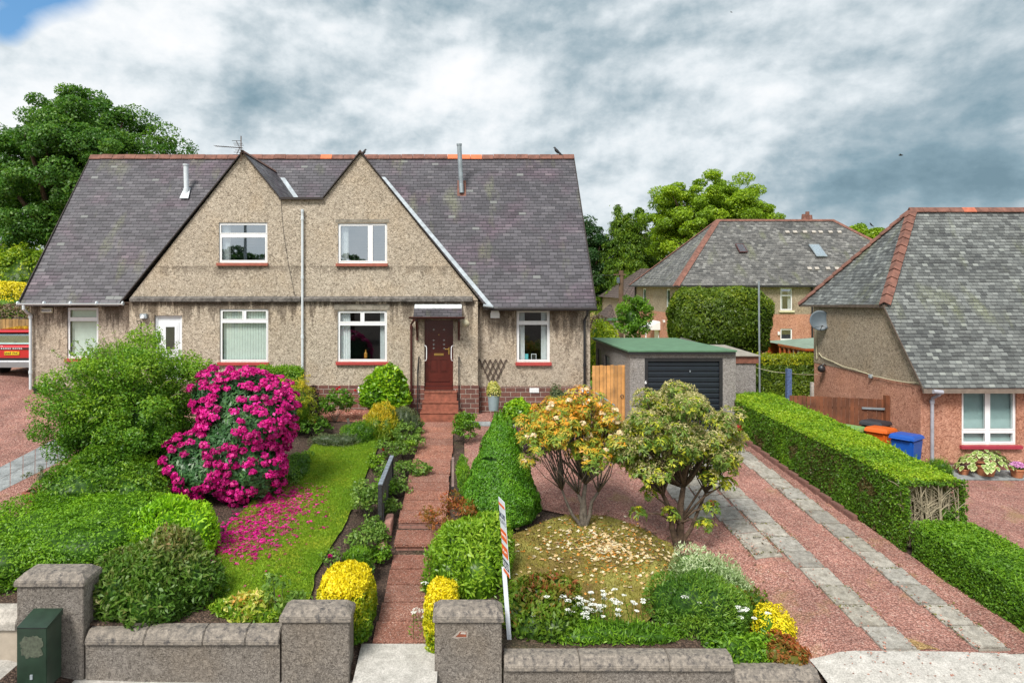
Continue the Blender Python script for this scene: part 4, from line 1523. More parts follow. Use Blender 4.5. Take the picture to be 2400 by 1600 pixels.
    # thin black cable down the gable
    mb = MB(); mb.tube([W(658, 468, HD - .01), W(664, 540, HD - .01), W(676, 620, HD - .01), W(692, 695, HD - .01)], .006, 6)
    mb.build('cable', M_BLACK, H)
    # grab rails
    for s, pxr in ((1, 996.5), (-1, 1061)):
        xx = X(pxr, 22.12)
        mb = MB()
        z0_, z1_ = Z(846, 22.12), Z(810, 22.12)
        mb.tube([(xx - s * .02, HD + .02, z0_), (xx + s * .03, 22.14, z0_ + .02), (xx + s * .045, 22.12, z0_ + .08), (xx + s * .045, 22.12, z1_ - .08), (xx + s * .03, 22.14, z1_ - .02), (xx - s * .02, HD + .02, z1_)], .016, 8)
        mb.build('grab_rail', M_WHITE, H)
    return H, on_roof


HOUSE, on_roof = house()


def textmesh(name, body, size, mat, parent, loc, rot=(math.pi / 2, 0, 0), ext=.002, align='CENTER', sx=1.0, bold=0.0):
    cu = bpy.data.curves.new(name, 'FONT')
    cu.body = body; cu.size = size; cu.extrude = ext; cu.align_x = align; cu.align_y = 'CENTER'; cu.offset = bold
    to = bpy.data.objects.new(name + '_tmp', cu)
    COL.objects.link(to)
    bpy.context.view_layer.update()
    me = bpy.data.meshes.new_from_object(to.evaluated_get(bpy.context.evaluated_depsgraph_get()))
    bpy.data.objects.remove(to)
    me.materials.clear()
    me.materials.append(mat)
    o = bpy.data.objects.new(name, me)
    COL.objects.link(o)
    o.parent = parent
    pl = worldloc(parent) if parent else Vector((0, 0, 0))
    o.location = Vector(loc) - pl
    o.rotation_euler = rot
    o.scale = (sx, 1, 1)
    return o


# ---- small things fixed to the house front
def fixtures():
    # name plate
    d = WD - .015
    x0, x1, z0, z1 = X(96.5, d), X(124, d), Z(733, d), Z(721.6, d)
    t = thing('name_plate', 'small name plate reading PIGGOTT under the left gutter', 'name plate', ((x0 + x1) / 2, d, z0))
    mb = MB(); mb.box(x0, x1, d - .02, d, z0, z1, .006); mb.build('plate', M_CREAM, t)
    mb = MB(); mb.box(x0 + .03, x1 - .03, d - .024, d - .02, z0 + .03, z1 - .03); mb.build('panel', M_WHITE, t)
    textmesh('lettering', 'PIGGOTT', .085, M_BLACK, t, ((x0 + x1) / 2, d - .027, (z0 + z1) / 2), bold=.002)
    # wall lamp left
    d = HD - .02
    x, z = X(338.5, d), Z(741, d)
    t = thing('wall_lamp', 'square wall lantern left of the white front door', 'wall lamp', (x, d, z - .1))
    mb = MB(); mb.box(x - .11, x + .11, d - .10, d + .01, z - .08, z + .08, .01); mb.build('housing', M_LEAD, t)
    mb = MB(); mb.lathe([(.07, -.06), (.06, 0), (.02, .05)], (x, d - .12, z), 10); mb.build('lens', M_WHITE, t)
    # hanging basket bracket
    x = X(330, d); z = Z(752, d)
    t = thing('basket_bracket', 'green scrolled hanging bracket left of the white door', 'bracket', (x, d, z - .3))
    mb = MB(); mb.tube([(x, d, z), (x, d - .3, z + .02)], .012, 6); mb.tube([(x, d, z), (x, d, z - .3)], .012, 6)
    mb.tube([(x, d, z - .28), (x, d - .12, z - .16), (x, d - .26, z)], .01, 6)
    mb.build('iron_scroll', M_CABG, t)
    # round light right of the canopy
    d = HD - .01
    x, z = X(1091, d), Z(757, d)
    t = thing('bulkhead_light', 'round cream bulkhead light beside the porch canopy', 'wall light', (x, d, z - .1))
    mb = MB()
    mb.tube([(x, d + .01, z), (x, d - .03, z)], .115, 24); mb.build('rim', M_CREAM, t)
    mb = MB(); mb.tube([(x, d - .03, z), (x, d - .06, z), (x, d - .075, z)], [.10, .085, .04], 24); mb.build('cover', plain('cream_diffuser', (.62, .58, .42), .4, var=.2, scale=20), t, smooth=True)
    # alarm box
    d = WD - .01
    x, z = X(1160, d), Z(745, d)
    mb = MB()
    pts = [(x - .15, d - .07, z), (x + .15, d - .07, z), (x + .15, d - .07, z + .12)]
    for k in range(1, 12):
        a = math.pi * k / 12
        pts.append((x + .15 * math.cos(a), d - .07, z + .12 + .18 * math.sin(a)))
    pts.append((x - .15, d - .07, z + .12))
    mb.prism(pts, (0, .075, 0))
    tag(mb.build('alarm_box', M_WHITE), 'white bell-shaped alarm box under the right eaves', 'alarm box')
    # trellis
    d = WD - .04
    mb = MB()
    zt, zb = Z(842, d), Z(908, d)
    xm, hw = X(1155, d), .44
    ns = 6
    for i in range(ns):
        a0 = lerp(-hw, hw, i / (ns - 1))
        for s in (-1, 1):
            # laths of an expanding fan
            top = Vector((xm + a0, d, zt))
            run = hw + s * a0          # distance until it meets the fan's edge
            k = (hw + s * a0) / (2 * hw) + .06
            bot = top + Vector((-s * hw * k, 0, (zb - zt) * k))
            off = -.012 if s > 0 else 0
            dirv = (bot - top).normalized()
            nn = Vector((dirv.z, 0, -dirv.x)) * .017
            top.y += off; bot.y += off
            mb.prism([top + nn, bot + nn, bot - nn, top - nn], (0, .011, 0))
    tag(mb.build('trellis', plain('trellis_wood', (.075, .05, .04), .8, var=.3)), 'expanding brown lattice trellis fixed to the wall above the pot', 'trellis')
    # TV aerial on the left gable apex
    x, y = X(564.5, 22.0), 22.02
    t = thing('tv_aerial', 'rusty television aerial on the left gable peak', 'aerial', (x, y, Z(375, y)))
    mb = MB(); mb.tube([(x, y, Z(378, y)), (x, y, Z(319, y))], .016, 8); mb.build('mast', M_POLEW, t)
    mb = MB(); xb = X(504, 21.6); mb.tube([(x + .06, y - .03, Z(347.5, y)), (xb, 21.6, Z(342.5, 21.6))], .013, 6)
    for k in range(12):
        f = .04 + k * .085
        p = Vector((x + .06, y - .03, Z(347.5, y))).lerp(Vector((xb, 21.6, Z(342.5, 21.6))), f)
        mb.tube([p + Vector((-.03, -.10, 0)), p + Vector((.03, .10, .0))], .006, 5)
    for (py_, x0, x1) in ((330, 544, 564), (336, 547, 569), (340.5, 549, 571), (352, 551, 571), (357, 548, 566), (362.5, 546, 562)):
        mb.tube([W(x0, py_, 21.85), W(x1, py_ + .5, 22.1)], .009, 5)
    mb.tube([W(554, 331, 21.95), W(562, 347, 21.95), W(555, 361, 21.95)], .013, 5)
    mb.build('yagi_array', plain('aerial_metal', (.10, .085, .08), .6, metal=.3), t)
    # handrails beside the steps
    for (pxx, lab, xx) in ((986.5, 'black iron handrail left of the doorsteps', -1.36), (1071.5, 'black iron handrail right of the doorsteps', -.06)):
        t = thing('handrail', lab, 'handrail', (xx, 21.5, 1.8))
        mb = MB()
        zt_, zb_ = Z(841, 21.5), Z(957, 21.3)
        mb.tube([(xx, 21.42, 1.6), (xx, 21.42, zt_ - .42)], .017, 8); mb.tube([(xx, 22.12, 2.2), (xx, 22.12, zt_)], .014, 8); mb.build('post', M_BLACK, t)
        mb = MB(); mb.tube([(xx, 21.36, zt_ - .46), (xx, 21.42, zt_ - .42), (xx, 22.12, zt_), (xx, 22.2, zt_)], .02, 8); mb.build('rail', M_BLACK, t)
    # bottle and cards on the sills
    a = W(857, 843, HD + .22)
    mb = MB(); mb.lathe([(.05, 0), (.055, .02), (.055, .15), (.02, .2), (.02, .27)], (a.x, HD + .24, Z(842, HD) + .02), 12)
    tag(mb.build('glass_bottle', M_AMBER), 'amber bottle standing inside the curtained lower window', 'bottle')
    mb = MB()
    d = WD + .24
    mb.prism([(X(1216, d), d, Z(845, d)), (X(1238, d), d - .03, Z(845, d)), (X(1238, d), d, Z(829, d)), (X(1216, d), d, Z(828, d))], (0, .01, 0))
    tag(mb.build('greeting_card', M_TEAL), 'teal card leaning inside the right wing window', 'card')
    t = thing('picture_frame', 'small square frame beside the teal card in the right wing window', 'picture frame', (X(1251, d), d, Z(845, d)))
    mb = MB(); x0, x1, z0, z1 = X(1245, d), X(1257, d), Z(845, d), Z(829, d)
    mb.box(x0, x1, d, d + .02, z0, z0 + .015); mb.box(x0, x1, d, d + .02, z1 - .015, z1); mb.box(x0, x0 + .015, d, d + .02, z0 + .015, z1 - .015); mb.box(x1 - .015, x1, d, d + .02, z0 + .015, z1 - .015)
    mb.build('frame_edge', M_WHITE, t)
    mb = MB(); mb.box(x0 + .015, x1 - .015, d + .01, d + .02, z0 + .015, z1 - .015); mb.build('picture', M_BLACK, t)


fixtures()

# ------------------------------------------------------------------ garage
def garage():
    x0, x1, yf, yb = 5.2, 8.46, 21.0, 26.3
    T = thing('garage', 'grey roughcast single garage with green felt roof and dark door', 'garage', ((x0 + x1) / 2, 23.6, 1.4))
    zf = Z(828, 21)
    dl, dr, dt = X(1511, 21), X(1694, 21), Z(838.6, 21)
    mb = wall([(x0, 1.0), (x1, 1.0), (x1, zf), (x0, zf)], yf, [(dl, dr, 1.0001, dt)], depth=.12)
    mb.face((x1, yf, 1), (x1, yb, 1), (x1, yb, 4), (x1, yf, zf)); mb.face((x0, yb, 1), (x1, yb, 1), (x1, yb, 3.95), (x0, yb, 3.95))
    wall([(yf, 1.0), (yb, 1.0), (yb, 3.9), (yf, zf)], x0, [(23.9, 24.75, 2.5, 3.5), (25.3, 26.1, 1.2, 3.6)], mb, depth=.1, axis='x')
    mb.build('wall', M_RCG, T, recalc=False)
    # roof with fascia
    fx0, fx1 = x0 - .10, X(1728, 20.85)
    zt, ztb = Z(821, 20.85), Z(791.5, 26.5)
    mb = MB(); mb.prism([(fx0, 20.85, zt), (fx1, 20.85, zt), (fx1 - .1, 26.5, ztb), (fx0, 26.5, ztb)], (0, 0, -.045)); mb.build('felt_roof', M_FELT, T)
    mb = MB(); mb.box(fx0 + .03, fx1 - .03, 20.88, 20.96, zf - .02, zt - .046)
    mb.prism([(fx0 + .03, 20.97, zf - .02), (fx0 + .03, 26.45, zf - .05), (fx0 + .03, 26.45, ztb - .06), (fx0 + .03, 20.97, zt - .05)], (.06, 0, 0))
    mb.build('fascia', M_BLACK, T)
    # door frame and ribbed door
    mb = MB(); fr = .10
    mb.box(dl, dl + fr, yf + .0, yf + .1, 1.3, dt); mb.box(dr - fr, dr, yf, yf + .1, 1.3, dt); mb.box(dl + fr, dr - fr, yf, yf + .1, dt - fr, dt)
    mb.build('door_frame', M_BLACK, T)
    mb = MB()
    a, b = dl + fr, dr - fr
    z = 1.35
    ztop = dt - fr
    n = 14
    step = (ztop - z) / n
    for k in range(n):
        q = z + k * step
        prof = [(0, 0), (-.022, .03), (-.022, step * .7), (0, step * .86), (0, step)]
        for (p, r) in zip(prof, prof[1:]):
            mb.face((a, yf + .07 + p[0], q + p[1]), (b, yf + .07 + p[0], q + p[1]), (b, yf + .07 + r[0], q + r[1]), (a, yf + .07 + r[0], q + r[1]))
    gd = mb.build('garage_door', M_GDOOR, T, recalc=False)
    mb = MB(); hx_, hz = (a + b) / 2 + .2, Z(870, 21); mb.box(hx_ - .012, hx_ + .012, yf + .0, yf + .045, hz - .03, hz + .03, .004); mb.build('door_handle', M_LEAD, gd)
    textmesh('house_number', '6', .13, M_WHITE, T, (X(1513.5, 20.98), yf - .012, Z(896, 20.98)), bold=.004)
    for (a, b, c, e) in ((23.9, 24.75, 2.5, 3.5),):
        mb = MB(); mb.box(x0 + .04, x0 + .08, a, a + .06, c, e); mb.box(x0 + .04, x0 + .08, b - .06, b, c, e); mb.box(x0 + .04, x0 + .08, a + .06, b - .06, c, c + .06); mb.box(x0 + .04, x0 + .08, a + .06, b - .06, e - .06, e)
        w_ = mb.build('window', M_BLACK, T)
        mb = MB(); mb.box(x0 + .055, x0 + .065, a + .05, b - .05, c + .05, e - .05); mb.build('pane', M_GLASS, w_)
    mb = MB(); mb.box(x0 + .05, x0 + .08, 25.3, 26.1, 1.2, 3.6); mb.build('side_door', M_BLACK, T)


garage()


def outhouse():
    x0, x1, yf, yb = 8.75, 9.85, 22.8, 25.5
    T = thing('garden_store', 'small brick-trimmed store with pale flat roof right of the garage', 'store', (9.4, 24, 1.3))
    zt = Z(850, 22.8)
    mb = MB(); mb.box(x0, x1, yf, yb, 1.0, zt - .02); mb.build('wall', M_RCG, T)
    mb = MB(); mb.box(x0 - .1, x1 + .08, yf - .05, yf + .1, zt - .02, zt + .22, .008); mb.box(x0, x0 + .38, yf - .03, yf + .02, 1.2, zt - .021)
    mb.build('brick_trim', plain('brown_timber_trim', (.22, .085, .055), .8, var=.5, scale=8), T)
    mb = MB(); mb.prism([(x0 - .1, yf - .12, zt + .225), (x1 + .12, yf - .12, zt + .225), (x1 + .0, yb, zt + .34), (x0 - .3, yb, zt + .34)], (0, 0, .03)); mb.build('roof', plain('pale_store_roof', (.30, .28, .24), .9, var=.3), T)


outhouse()


# ------------------------------------------------------------------ right-hand bungalow
def bungalow():
    XS, YF, YB, XE = 13.0, 19.3, 25.12, 24.0
    T = thing('bungalow', 'pink and grey roughcast house at the right with steep mossy slate roof', 'house', (17, 22, .8))
    zc = 3.16
    yk, zk = 20.8, 5.33
    wx = (X(2254, YF), X(2383, YF), Z(1042, YF), Z(911, YF))
    mb = wall([(XS, .3), (XE, .3), (XE, zc), (XS, zc)], YF, [wx], depth=.14)
    wall([(YF, .3), (YB, .3), (YB, zc), (YF, zc)], XS, [], mb, axis='x')
    mb.face((XS, YB, .3), (XE, YB, .3), (XE, YB, zc), (XS, YB, zc))
    mb.build('lower_wall', M_RCP, T, recalc=False)
    mb = MB(); mb.face((XS - .012, YF, zc), (XS - .012, YB, zc), (XS - .012, YB, 5.3), (XS - .012, yk + .1, 5.3), (XS - .012, YF, 3.4))
    mb.face((XS, YB, zc), (XE, YB, zc), (XE, YB, 5.3), (XS, YB, 5.3)); mb.face((XS - .012, YF, zc), (XS - .012, YB, zc), (XS + .0, YB, zc), (XS + .0, YF, zc))
    mb.build('upper_wall', M_RCB, T, recalc=False)
    mb = MB(); mb.box(XS - .03, XE, YF - .03, YF + .1, .3, .98); mb.box(XS - .03, XS + .1, YF + .1, YB, .3, .9); mb.build('plinth', M_BRICK, T)
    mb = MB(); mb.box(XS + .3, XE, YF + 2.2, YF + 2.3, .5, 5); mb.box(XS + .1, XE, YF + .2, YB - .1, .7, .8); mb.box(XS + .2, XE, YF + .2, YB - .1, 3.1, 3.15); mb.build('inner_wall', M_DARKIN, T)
    # roof planes
    sl = 1.265
    ye, ze = 19.0, 3.13
    yr = 23.34; zr = 8.57
    xr = X(2137, yr)
    yb2 = yr + (zr - 5.25) / sl
    xo = XS - .12
    mb = MB()
    zk2 = ze + (yk - ye) * sl
    mb.face((xo, ye, ze), (XE, ye, ze), (XE, yr, zr), (xr, yr, zr), (xo, yk, zk2))
    mb.face((xo, yk, zk2), (xr, yr, zr), (xo, yb2, 5.25))
    mb.face((xo, yb2, 5.25), (xr, yr, zr), (XE, yr, zr), (XE, yb2, 5.25))
    r_ = mb.build('roof', M_SL2, T, recalc=False)
    mb = MB()
    mb.prism([(xo - .02, ye, ze - .01), (xo - .02, yk, zk2 - .01), (xo - .02, yk, zk2 - .09), (xo - .02, ye, ze - .09)], (.10, 0, 0))
    mb.prism([(xo - .03, yk - .05, zk2 + .0), (xo - .03, yb2, 5.25), (xo - .03, yb2, 5.18), (xo - .03, yk - .05, zk2 - .10)], (.12, 0, 0))
    mb.build('verge_boards', plain('verge_brown', (.12, .09, .07), .9, var=.4), T)
    mb = MB(); mb.box(xo, XE, ye - .02, ye + .05, ze - .14, ze - .02); mb.build('fascia', plain('brown_fascia', (.20, .16, .13), .8, var=.3), T)

    def hip(p, q, wdt, n, nm):
        p, q = Vector(p), Vector(q)
        mb = MB()
        L = (q - p) / n
        dirn = L.normalized()
        side = dirn.cross(Vector((0, 0, 1))).normalized()
        up = side.cross(dirn)
        for i in range(n):
            a = p + L * i + L * .015
            b = p + L * (i + 1) - L * .015
            lift = .05 + (i % 2) * .0
            for s in (-1, 1):
                mb.prism([a + up * (lift + .03), a + side * s * wdt + up * (lift - wdt * .55), a + side * s * wdt * .98 + up * (lift - .03 - wdt * .55), a + up * (lift)], (b - a) + up * .03)
        return mb.build(nm, M_RIDGE, T)
    hip((xr, yr, zr), (xo, yk - .05, zk2), .16, 12, 'hip_tiles')
    hip((xr, yr, zr), (xo, yb2, 5.25), .14, 12, 'hip_tiles')
    mb = MB(); mo = MB()
    for i in range(20):
        a = xr - .1 + i * .45
        t_ = mo if i in (4, 11) else mb
        for s in (-1, 1):
            t_.prism([(a, yr, zr + .05), (a, yr + s * .13, zr - .09), (a, yr + s * .13, zr - .06), (a, yr, zr + .085)], (.44, 0, 0))
    mb.build('ridge_tiles', M_RIDGE, T); mo.build('ridge_tiles', plain('ridge_tile_bright', (.46, .14, .08), .85, var=.3), T)
    # window
    a, b, c, e = wx
    zt = Z(1010, YF); xm = X(2317, YF)
    w_ = window(T, a, b, c, e, YF, [(a + .06, b - .06, zt - .05, zt + .05), (xm - .06, xm + .06, c + .06, zt - .05), (xm - .06, xm + .06, zt + .05, e - .06)],
                [(a + .04, xm - .04, zt + .03, e - .04), (xm + .04, b - .04, zt + .03, e - .04), (a + .04, xm - .04, c + .04, zt - .03), (xm + .04, b - .04, c + .04, zt - .03)],
                (plain('magenta_red_sill', (.36, .035, .06), .5, var=.15), a - .06, b + .10, .10), M_GLASS, 'venetian', fr=.08)
    # downpipe
    x = X(2185, 19.2)
    mb = MB()
    mb.tube([(x - .16, 18.93, ze - .08), (x + .1, 18.93, ze - .10)], .06, 12)
    mb.tube([(x + .04, 18.93, ze - .1), (x + .03, 18.97, ze - .18), (x - .0, 19.18, ze - .30), (x, 19.2, ze - .45), (x, 19.2, .8)], .045, 12)
    mb.tube([(x, 19.2, ze - .45), (x, 19.2, ze - .36)], .06, 12)
    mb.build('downpipe', plain('grey_lilac_pipe', (.36, .37, .42), .5, var=.3, scale=5), T)
    # cable along the side wall
    rc = random.Random(4)
    pts = [(12.96, 24.9, 3.9), (12.96, 24.85, 3.3), (12.96, 24.7, 3.55)]
    for i in range(16):
        f = i / 15
        pts.append((12.95, lerp(24.5, 19.4, f), 3.45 - .42 * math.sin(min(f * 1.4, 1) * 1.5) + .30 * f * .6 + rc.uniform(-.03, .03)))
    pts.append((13.1, 19.1, 3.13))
    mb = MB(); mb.tube([(12.96, 24.9, 5.0), (12.95, 24.9, 4.2), (12.96, 24.88, 3.5)], .012, 5); mb.tube(pts, .014, 5); mb.build('cable', M_CREAM, T)
    mb = MB(); mb.box(12.9, 12.99, 21.5, 21.62, 3.07, 3.18, .01); mb.build('junction_box', M_LEAD, T)


bungalow()


def dish():
    # satellite dish on the rear corner
    c = Vector((12.55, 24.0, 0)); c = W(1922, 751, 24.3)
    t = thing('satellite_dish', 'grey round satellite dish on the rear corner of the pink house', 'satellite dish', (c.x, c.y, c.z - .4))
    ax = Vector((-.35, -1, .12)).normalized()
    u = ax.cross(Vector((0, 0, 1))).normalized(); v = u.cross(ax)
    mb = MB()
    rings = 6
    pts = [c - ax * .06]
    n = 32
    for i in range(1, rings + 1):
        r = .36 * i / rings
        for k in range(n):
            a = 2 * math.pi * k / n
            pts.append(c + (u * math.cos(a) * .95 + v * math.sin(a)) * r + ax * (-.06 + .085 * (i / rings) ** 2))
    fs = [[0, 1 + k, 1 + (k + 1) % n] for k in range(n)]
    for i in range(rings - 1):
        for k in range(n):
            a, b = 1 + i * n + k, 1 + i * n + (k + 1) % n
            fs.append([a, b, b + n, a + n])
    mb.add(pts, fs)
    mb.build('reflector', M_DISH, t, smooth=True, solid=.012)
    mb = MB(); tip = c + ax * .42 - v * .22
    mb.tube([c - v * .34 + ax * .03, tip], .012, 6); mb.tube([c - u * .2 - v * .25, tip], .007, 5); mb.tube([c + u * .2 - v * .25, tip], .007, 5)
    mb.tube([tip - ax * .03, tip + ax * .05], .028, 10)
    mb.build('receiver_arm', M_BLACK, t)
    mb = MB(); mb.tube([c - ax * .05, (12.98, 24.75, c.z - .02)], .02, 8); mb.box(12.94, 12.99, 24.65, 24.85, c.z - .15, c.z + .1); mb.build('wall_bracket', M_LEAD, t)
    # black outside lamp
    p = (12.9, 24.3, 0)
    z = Z(863, 24.3)
    t = thing('outside_lamp', 'black round outside lamp on the pink side wall', 'outside lamp', (12.9, 24.3, z - .15))
    mb = MB(); mb.lathe([(.05, -.14), (.12, -.08), (.13, .02), (.08, .10), (.03, .13)], (12.84, 24.3, z), 16); mb.build('shade', M_BLACK, t, smooth=True)
    mb = MB(); mb.tube([(12.84, 24.3, z + .1), (12.92, 24.3, z + .16), (13.0, 24.3, z + .12)], .02, 6); mb.build('arm', M_BLACK, t)


dish()


# ------------------------------------------------------------------ big hipped house behind
def back_house():
    XW, XE, YF, YB = 13.44, 30.2, 42.0, 52.8
    T = thing('hipped_roof_house', 'large hipped slate roof house behind the garage with pink lower walls', 'house', (22, 47, .9))
    zb = Z(736, YF)
    W_ = lambda a, b, c, e: (X(a, YF), X(b, YF), Z(e, YF), Z(c, YF))
    wu = W_(1829, 1857, 675, 727); wt = W_(1680, 1736, 676, 684); dl = W_(1829, 1857, 770, 850); wt = (wt[0], wt[1], wt[2] - .9, wt[3])
    mb = wall([(XW, .3), (XE, .3), (XE, zb), (XW, zb)], YF, [dl], depth=.12)
    wall([(YF, .3), (YB, .3), (YB, zb), (YF, zb)], XW, [], mb, axis='x')
    mb.face((XE, YF, .3), (XE, YB, .3), (XE, YB, zb), (XE, YF, zb)); mb.face((XW, YB, .3), (XE, YB, .3), (XE, YB, zb), (XW, YB, zb))
    mb.build('lower_wall', M_RCP, T, recalc=False)
    sw = [(43.9, 44.7, zb + .25, 5.75), (49.6, 50.5, zb + .35, 5.75)]
    mb = wall([(XW, zb), (XE, zb), (XE, 6.0), (XW, 6.0)], YF, [wu, wt], depth=.12)
    wall([(YF, zb), (YB, zb), (YB, 6), (YF, 6)], XW, sw, mb, axis='x')
    mb.face((XE, YF, zb), (XE, YB, zb), (XE, YB, 6), (XE, YF, 6)); mb.face((XW, YB, zb), (XE, YB, zb), (XE, YB, 6), (XW, YB, 6))
    mb.build('upper_wall', M_RCB, T, recalc=False)
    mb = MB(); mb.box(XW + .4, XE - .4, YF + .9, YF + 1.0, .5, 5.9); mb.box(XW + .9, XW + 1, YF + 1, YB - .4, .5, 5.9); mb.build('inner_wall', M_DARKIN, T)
    for (a, b, c, e), lb in ((wu, 1), (wt, 0), (dl, 2)):
        xm = (a + b) / 2
        bars = [(a + .06, b - .06, e - .5, e - .42)] if lb == 1 else ([(xm - .05, xm + .05, c + .06, e - .06)] if lb == 0 else [(a + .06, b - .06, 2.6, 2.7)])
        panes = [(a + .04, b - .04, c + .04, e - .44), (a + .04, b - .04, e - .46, e - .04)] if lb == 1 else [(a + .04, b - .04, c + .04, e - .04)]
        wn_ = window(T, a, b, c, e, YF, bars, panes, (M_CREAM, a - .1, b + .1, .12) if lb != 2 else None, M_GLASSM, 'curtain_pair' if lb == 1 else None, name='window' if lb != 2 else 'back_door')
    for (a, b, c, e) in sw:
        mb = MB(); xx = XW + .05
        mb.box(xx, xx + .06, a, a + .08, c, e); mb.box(xx, xx + .06, b - .08, b, c, e); mb.box(xx, xx + .06, a + .08, b - .08, c, c + .08); mb.box(xx, xx + .06, a + .08, b - .08, e - .08, e)
        w_ = mb.build('window', M_WHITE, T)
        mb = MB(); mb.box(xx + .02, xx + .04, a + .08, b - .08, c + .08, e - .08); mb.build('pane', M_GLASSM, w_)
    # roof
    o = .35
    x0, x1, y0, y1 = XW - .3, XE + .3, YF - .3, YB + .3
    yr, zr = 47.4, 10.47
    xa, xb = X(1680, yr), X(1954, yr)
    ze = 5.98
    mb = MB()
    A, B, C, D = (x0, y0, ze), (x1, y0, ze), (x1, y1, ze), (x0, y1, ze)
    P, Q = (xa, yr, zr), (xb, yr, zr)
    mb.face(A, B, Q, P); mb.face(B, C, Q); mb.face(C, D, P, Q); mb.face(D, A, P)
    mb.face(A, D, C, B)
    mb.build('roof', M_SL3, T, recalc=False)
    mb = MB()
    for (p, q, w__) in ((P, A, .22), (P, D, .15), (Q, B, .15), (Q, C, .15), (P, Q, .14)):
        p, q = Vector(p), Vector(q)
        dirn = (q - p).normalized(); side = dirn.cross(Vector((0, 0, 1))).normalized()
        up = Vector((0, 0, 1))
        mb.prism([p - side * w__ - up * .04, p + up * .10, p + side * w__ - up * .04], q - p)
    mb.build('hip_tiles', M_RIDGE, T)
    mb = MB(); mb.box(x0, x1, y0 - .1, y0 - .0, ze - .10, ze - .01); mb.box(x0 - .1, x0, y0, y1, ze - .10, ze - .01)
    mb.tube([(X(1904, YF - .1), YF - .1, ze), (X(1904, YF - .1), YF - .1, .8)], .06, 8); mb.tube([(XW - .1, YB - .6, ze), (XW - .1, YB - .6, .8)], .06, 8)
    mb.build('gutter', M_BLACK, T)
    # chimney
    c0, c1 = X(1885, yr), X(1918, yr)
    mb = MB(); mb.box(c0, c1, yr + .3, yr + 1.1, 9.8, Z(515, yr), .02); mb.build('chimney', M_COPEL, T)
    ch = T.children[-1]
    for (xx, r, z1) in ((c0 + .28, .17, Z(500, yr)), (c0 + .52, .15, Z(494, yr)), (c1 - .28, .17, Z(502, yr))):
        mb = MB(); mb.lathe([(r * 1.1, 0), (r, .1), (r * .85, z1 - Z(515, yr))], (xx, yr + .6, Z(515, yr)), 12); mb.build('chimney_pot', M_RIDGE, T)
    # skylights
    def roofpt(px_, py_):
        d_ = YF
        sl = (zr - ze) / (yr - y0)
        for _ in range(80):
            z = ze + (d_ - y0) * sl
            d_ += (W(px_, py_, d_).z - z) * .5
        return W(px_, py_, d_)
    for (q, gm, fm) in ((((1897, 576), (1915, 576), (1936, 604), (1915, 605)), M_GLASSR, M_GREYM), (((1724, 575), (1738, 575), (1749, 594), (1735, 595)), M_GLASS, M_MAROON)):
        P4 = [roofpt(*k) + Vector((0, -.05, .06)) for k in q]
        # real skylight: rectangle square to the eaves
        cx_ = (P4[0] + P4[1] + P4[2] + P4[3]) / 4
        w2 = (P4[1] - P4[0]).length / 2 * 1.35
        h2 = (((P4[0] + P4[1]) / 2) - ((P4[2] + P4[3]) / 2)); h2.x = 0; h2 = h2 / 2
        ux = Vector((w2, 0, 0))
        nrm = Vector((0, -(zr - ze), (yr - y0))).normalized()
        mb = MB(); mb.prism([cx_ - ux - h2, cx_ + ux - h2, cx_ + ux + h2, cx_ - ux + h2], nrm * .06)
        f_ = mb.build('skylight', fm, T)
        mb = MB(); mb.prism([cx_ - ux * .8 - h2 * .85 + nrm * .062, cx_ + ux * .8 - h2 * .85 + nrm * .062, cx_ + ux * .8 + h2 * .85 + nrm * .062, cx_ - ux * .8 + h2 * .85 + nrm * .062], nrm * .01)
        mb.build('skylight_pane', gm, f_)
    for (px_, py_) in [(x_, 546) for x_ in (1845, 1863, 1886, 1907, 1923, 1946, 1967)] + [(x_, 631.5) for x_ in (1897, 1914, 1940, 1961)]:
        p = roofpt(px_, py_)
        mb = MB(); mb.prism([p + Vector((-.13, -.09, -.02)), p + Vector((.13, -.09, -.02)), p + Vector((.13, .05, .12)), p + Vector((-.13, .05, .12))], (0, -.02, .05))
        mb.build('roof_vent', M_COPEL, T)
    # porch on the west side
    c = W(1527, 760, 47)
    mb = MB(); mb.prism([(XW, 46, 3.55), (XW - 1.0, 46, 3.05), (XW - 1.0, 46, 2.98), (XW, 46, 2.98)], (0, 1.7, 0)); mb.tube([(XW - .95, 46.05, 3.0), (XW - .95, 46.05, 1.0)], .04, 6)
    mb.build('porch_canopy', M_WHITE, T)
    for (ya, yb_) in ((46.3, 47.3), (43.1, 43.9)):
        mb = MB(); mb.box(XW - .03, XW + .02, ya, yb_, 1.0, 3.0, .01); mb.build('side_door', M_DOORW, T)
    p = Vector((XW - .08, 43.2, 3.7))
    mb = MB(); mb.box(XW - .10, XW, 44.9, 45.1, 3.55, 3.7); mb.build('wall_light', M_WHITE, T)
    mb = MB(); mb.box(X(1822, YF), X(1826, YF), YF - .12, YF, Z(785, YF), Z(777, YF), .02); mb.build('wall_light', M_WHITE, T)


back_house()


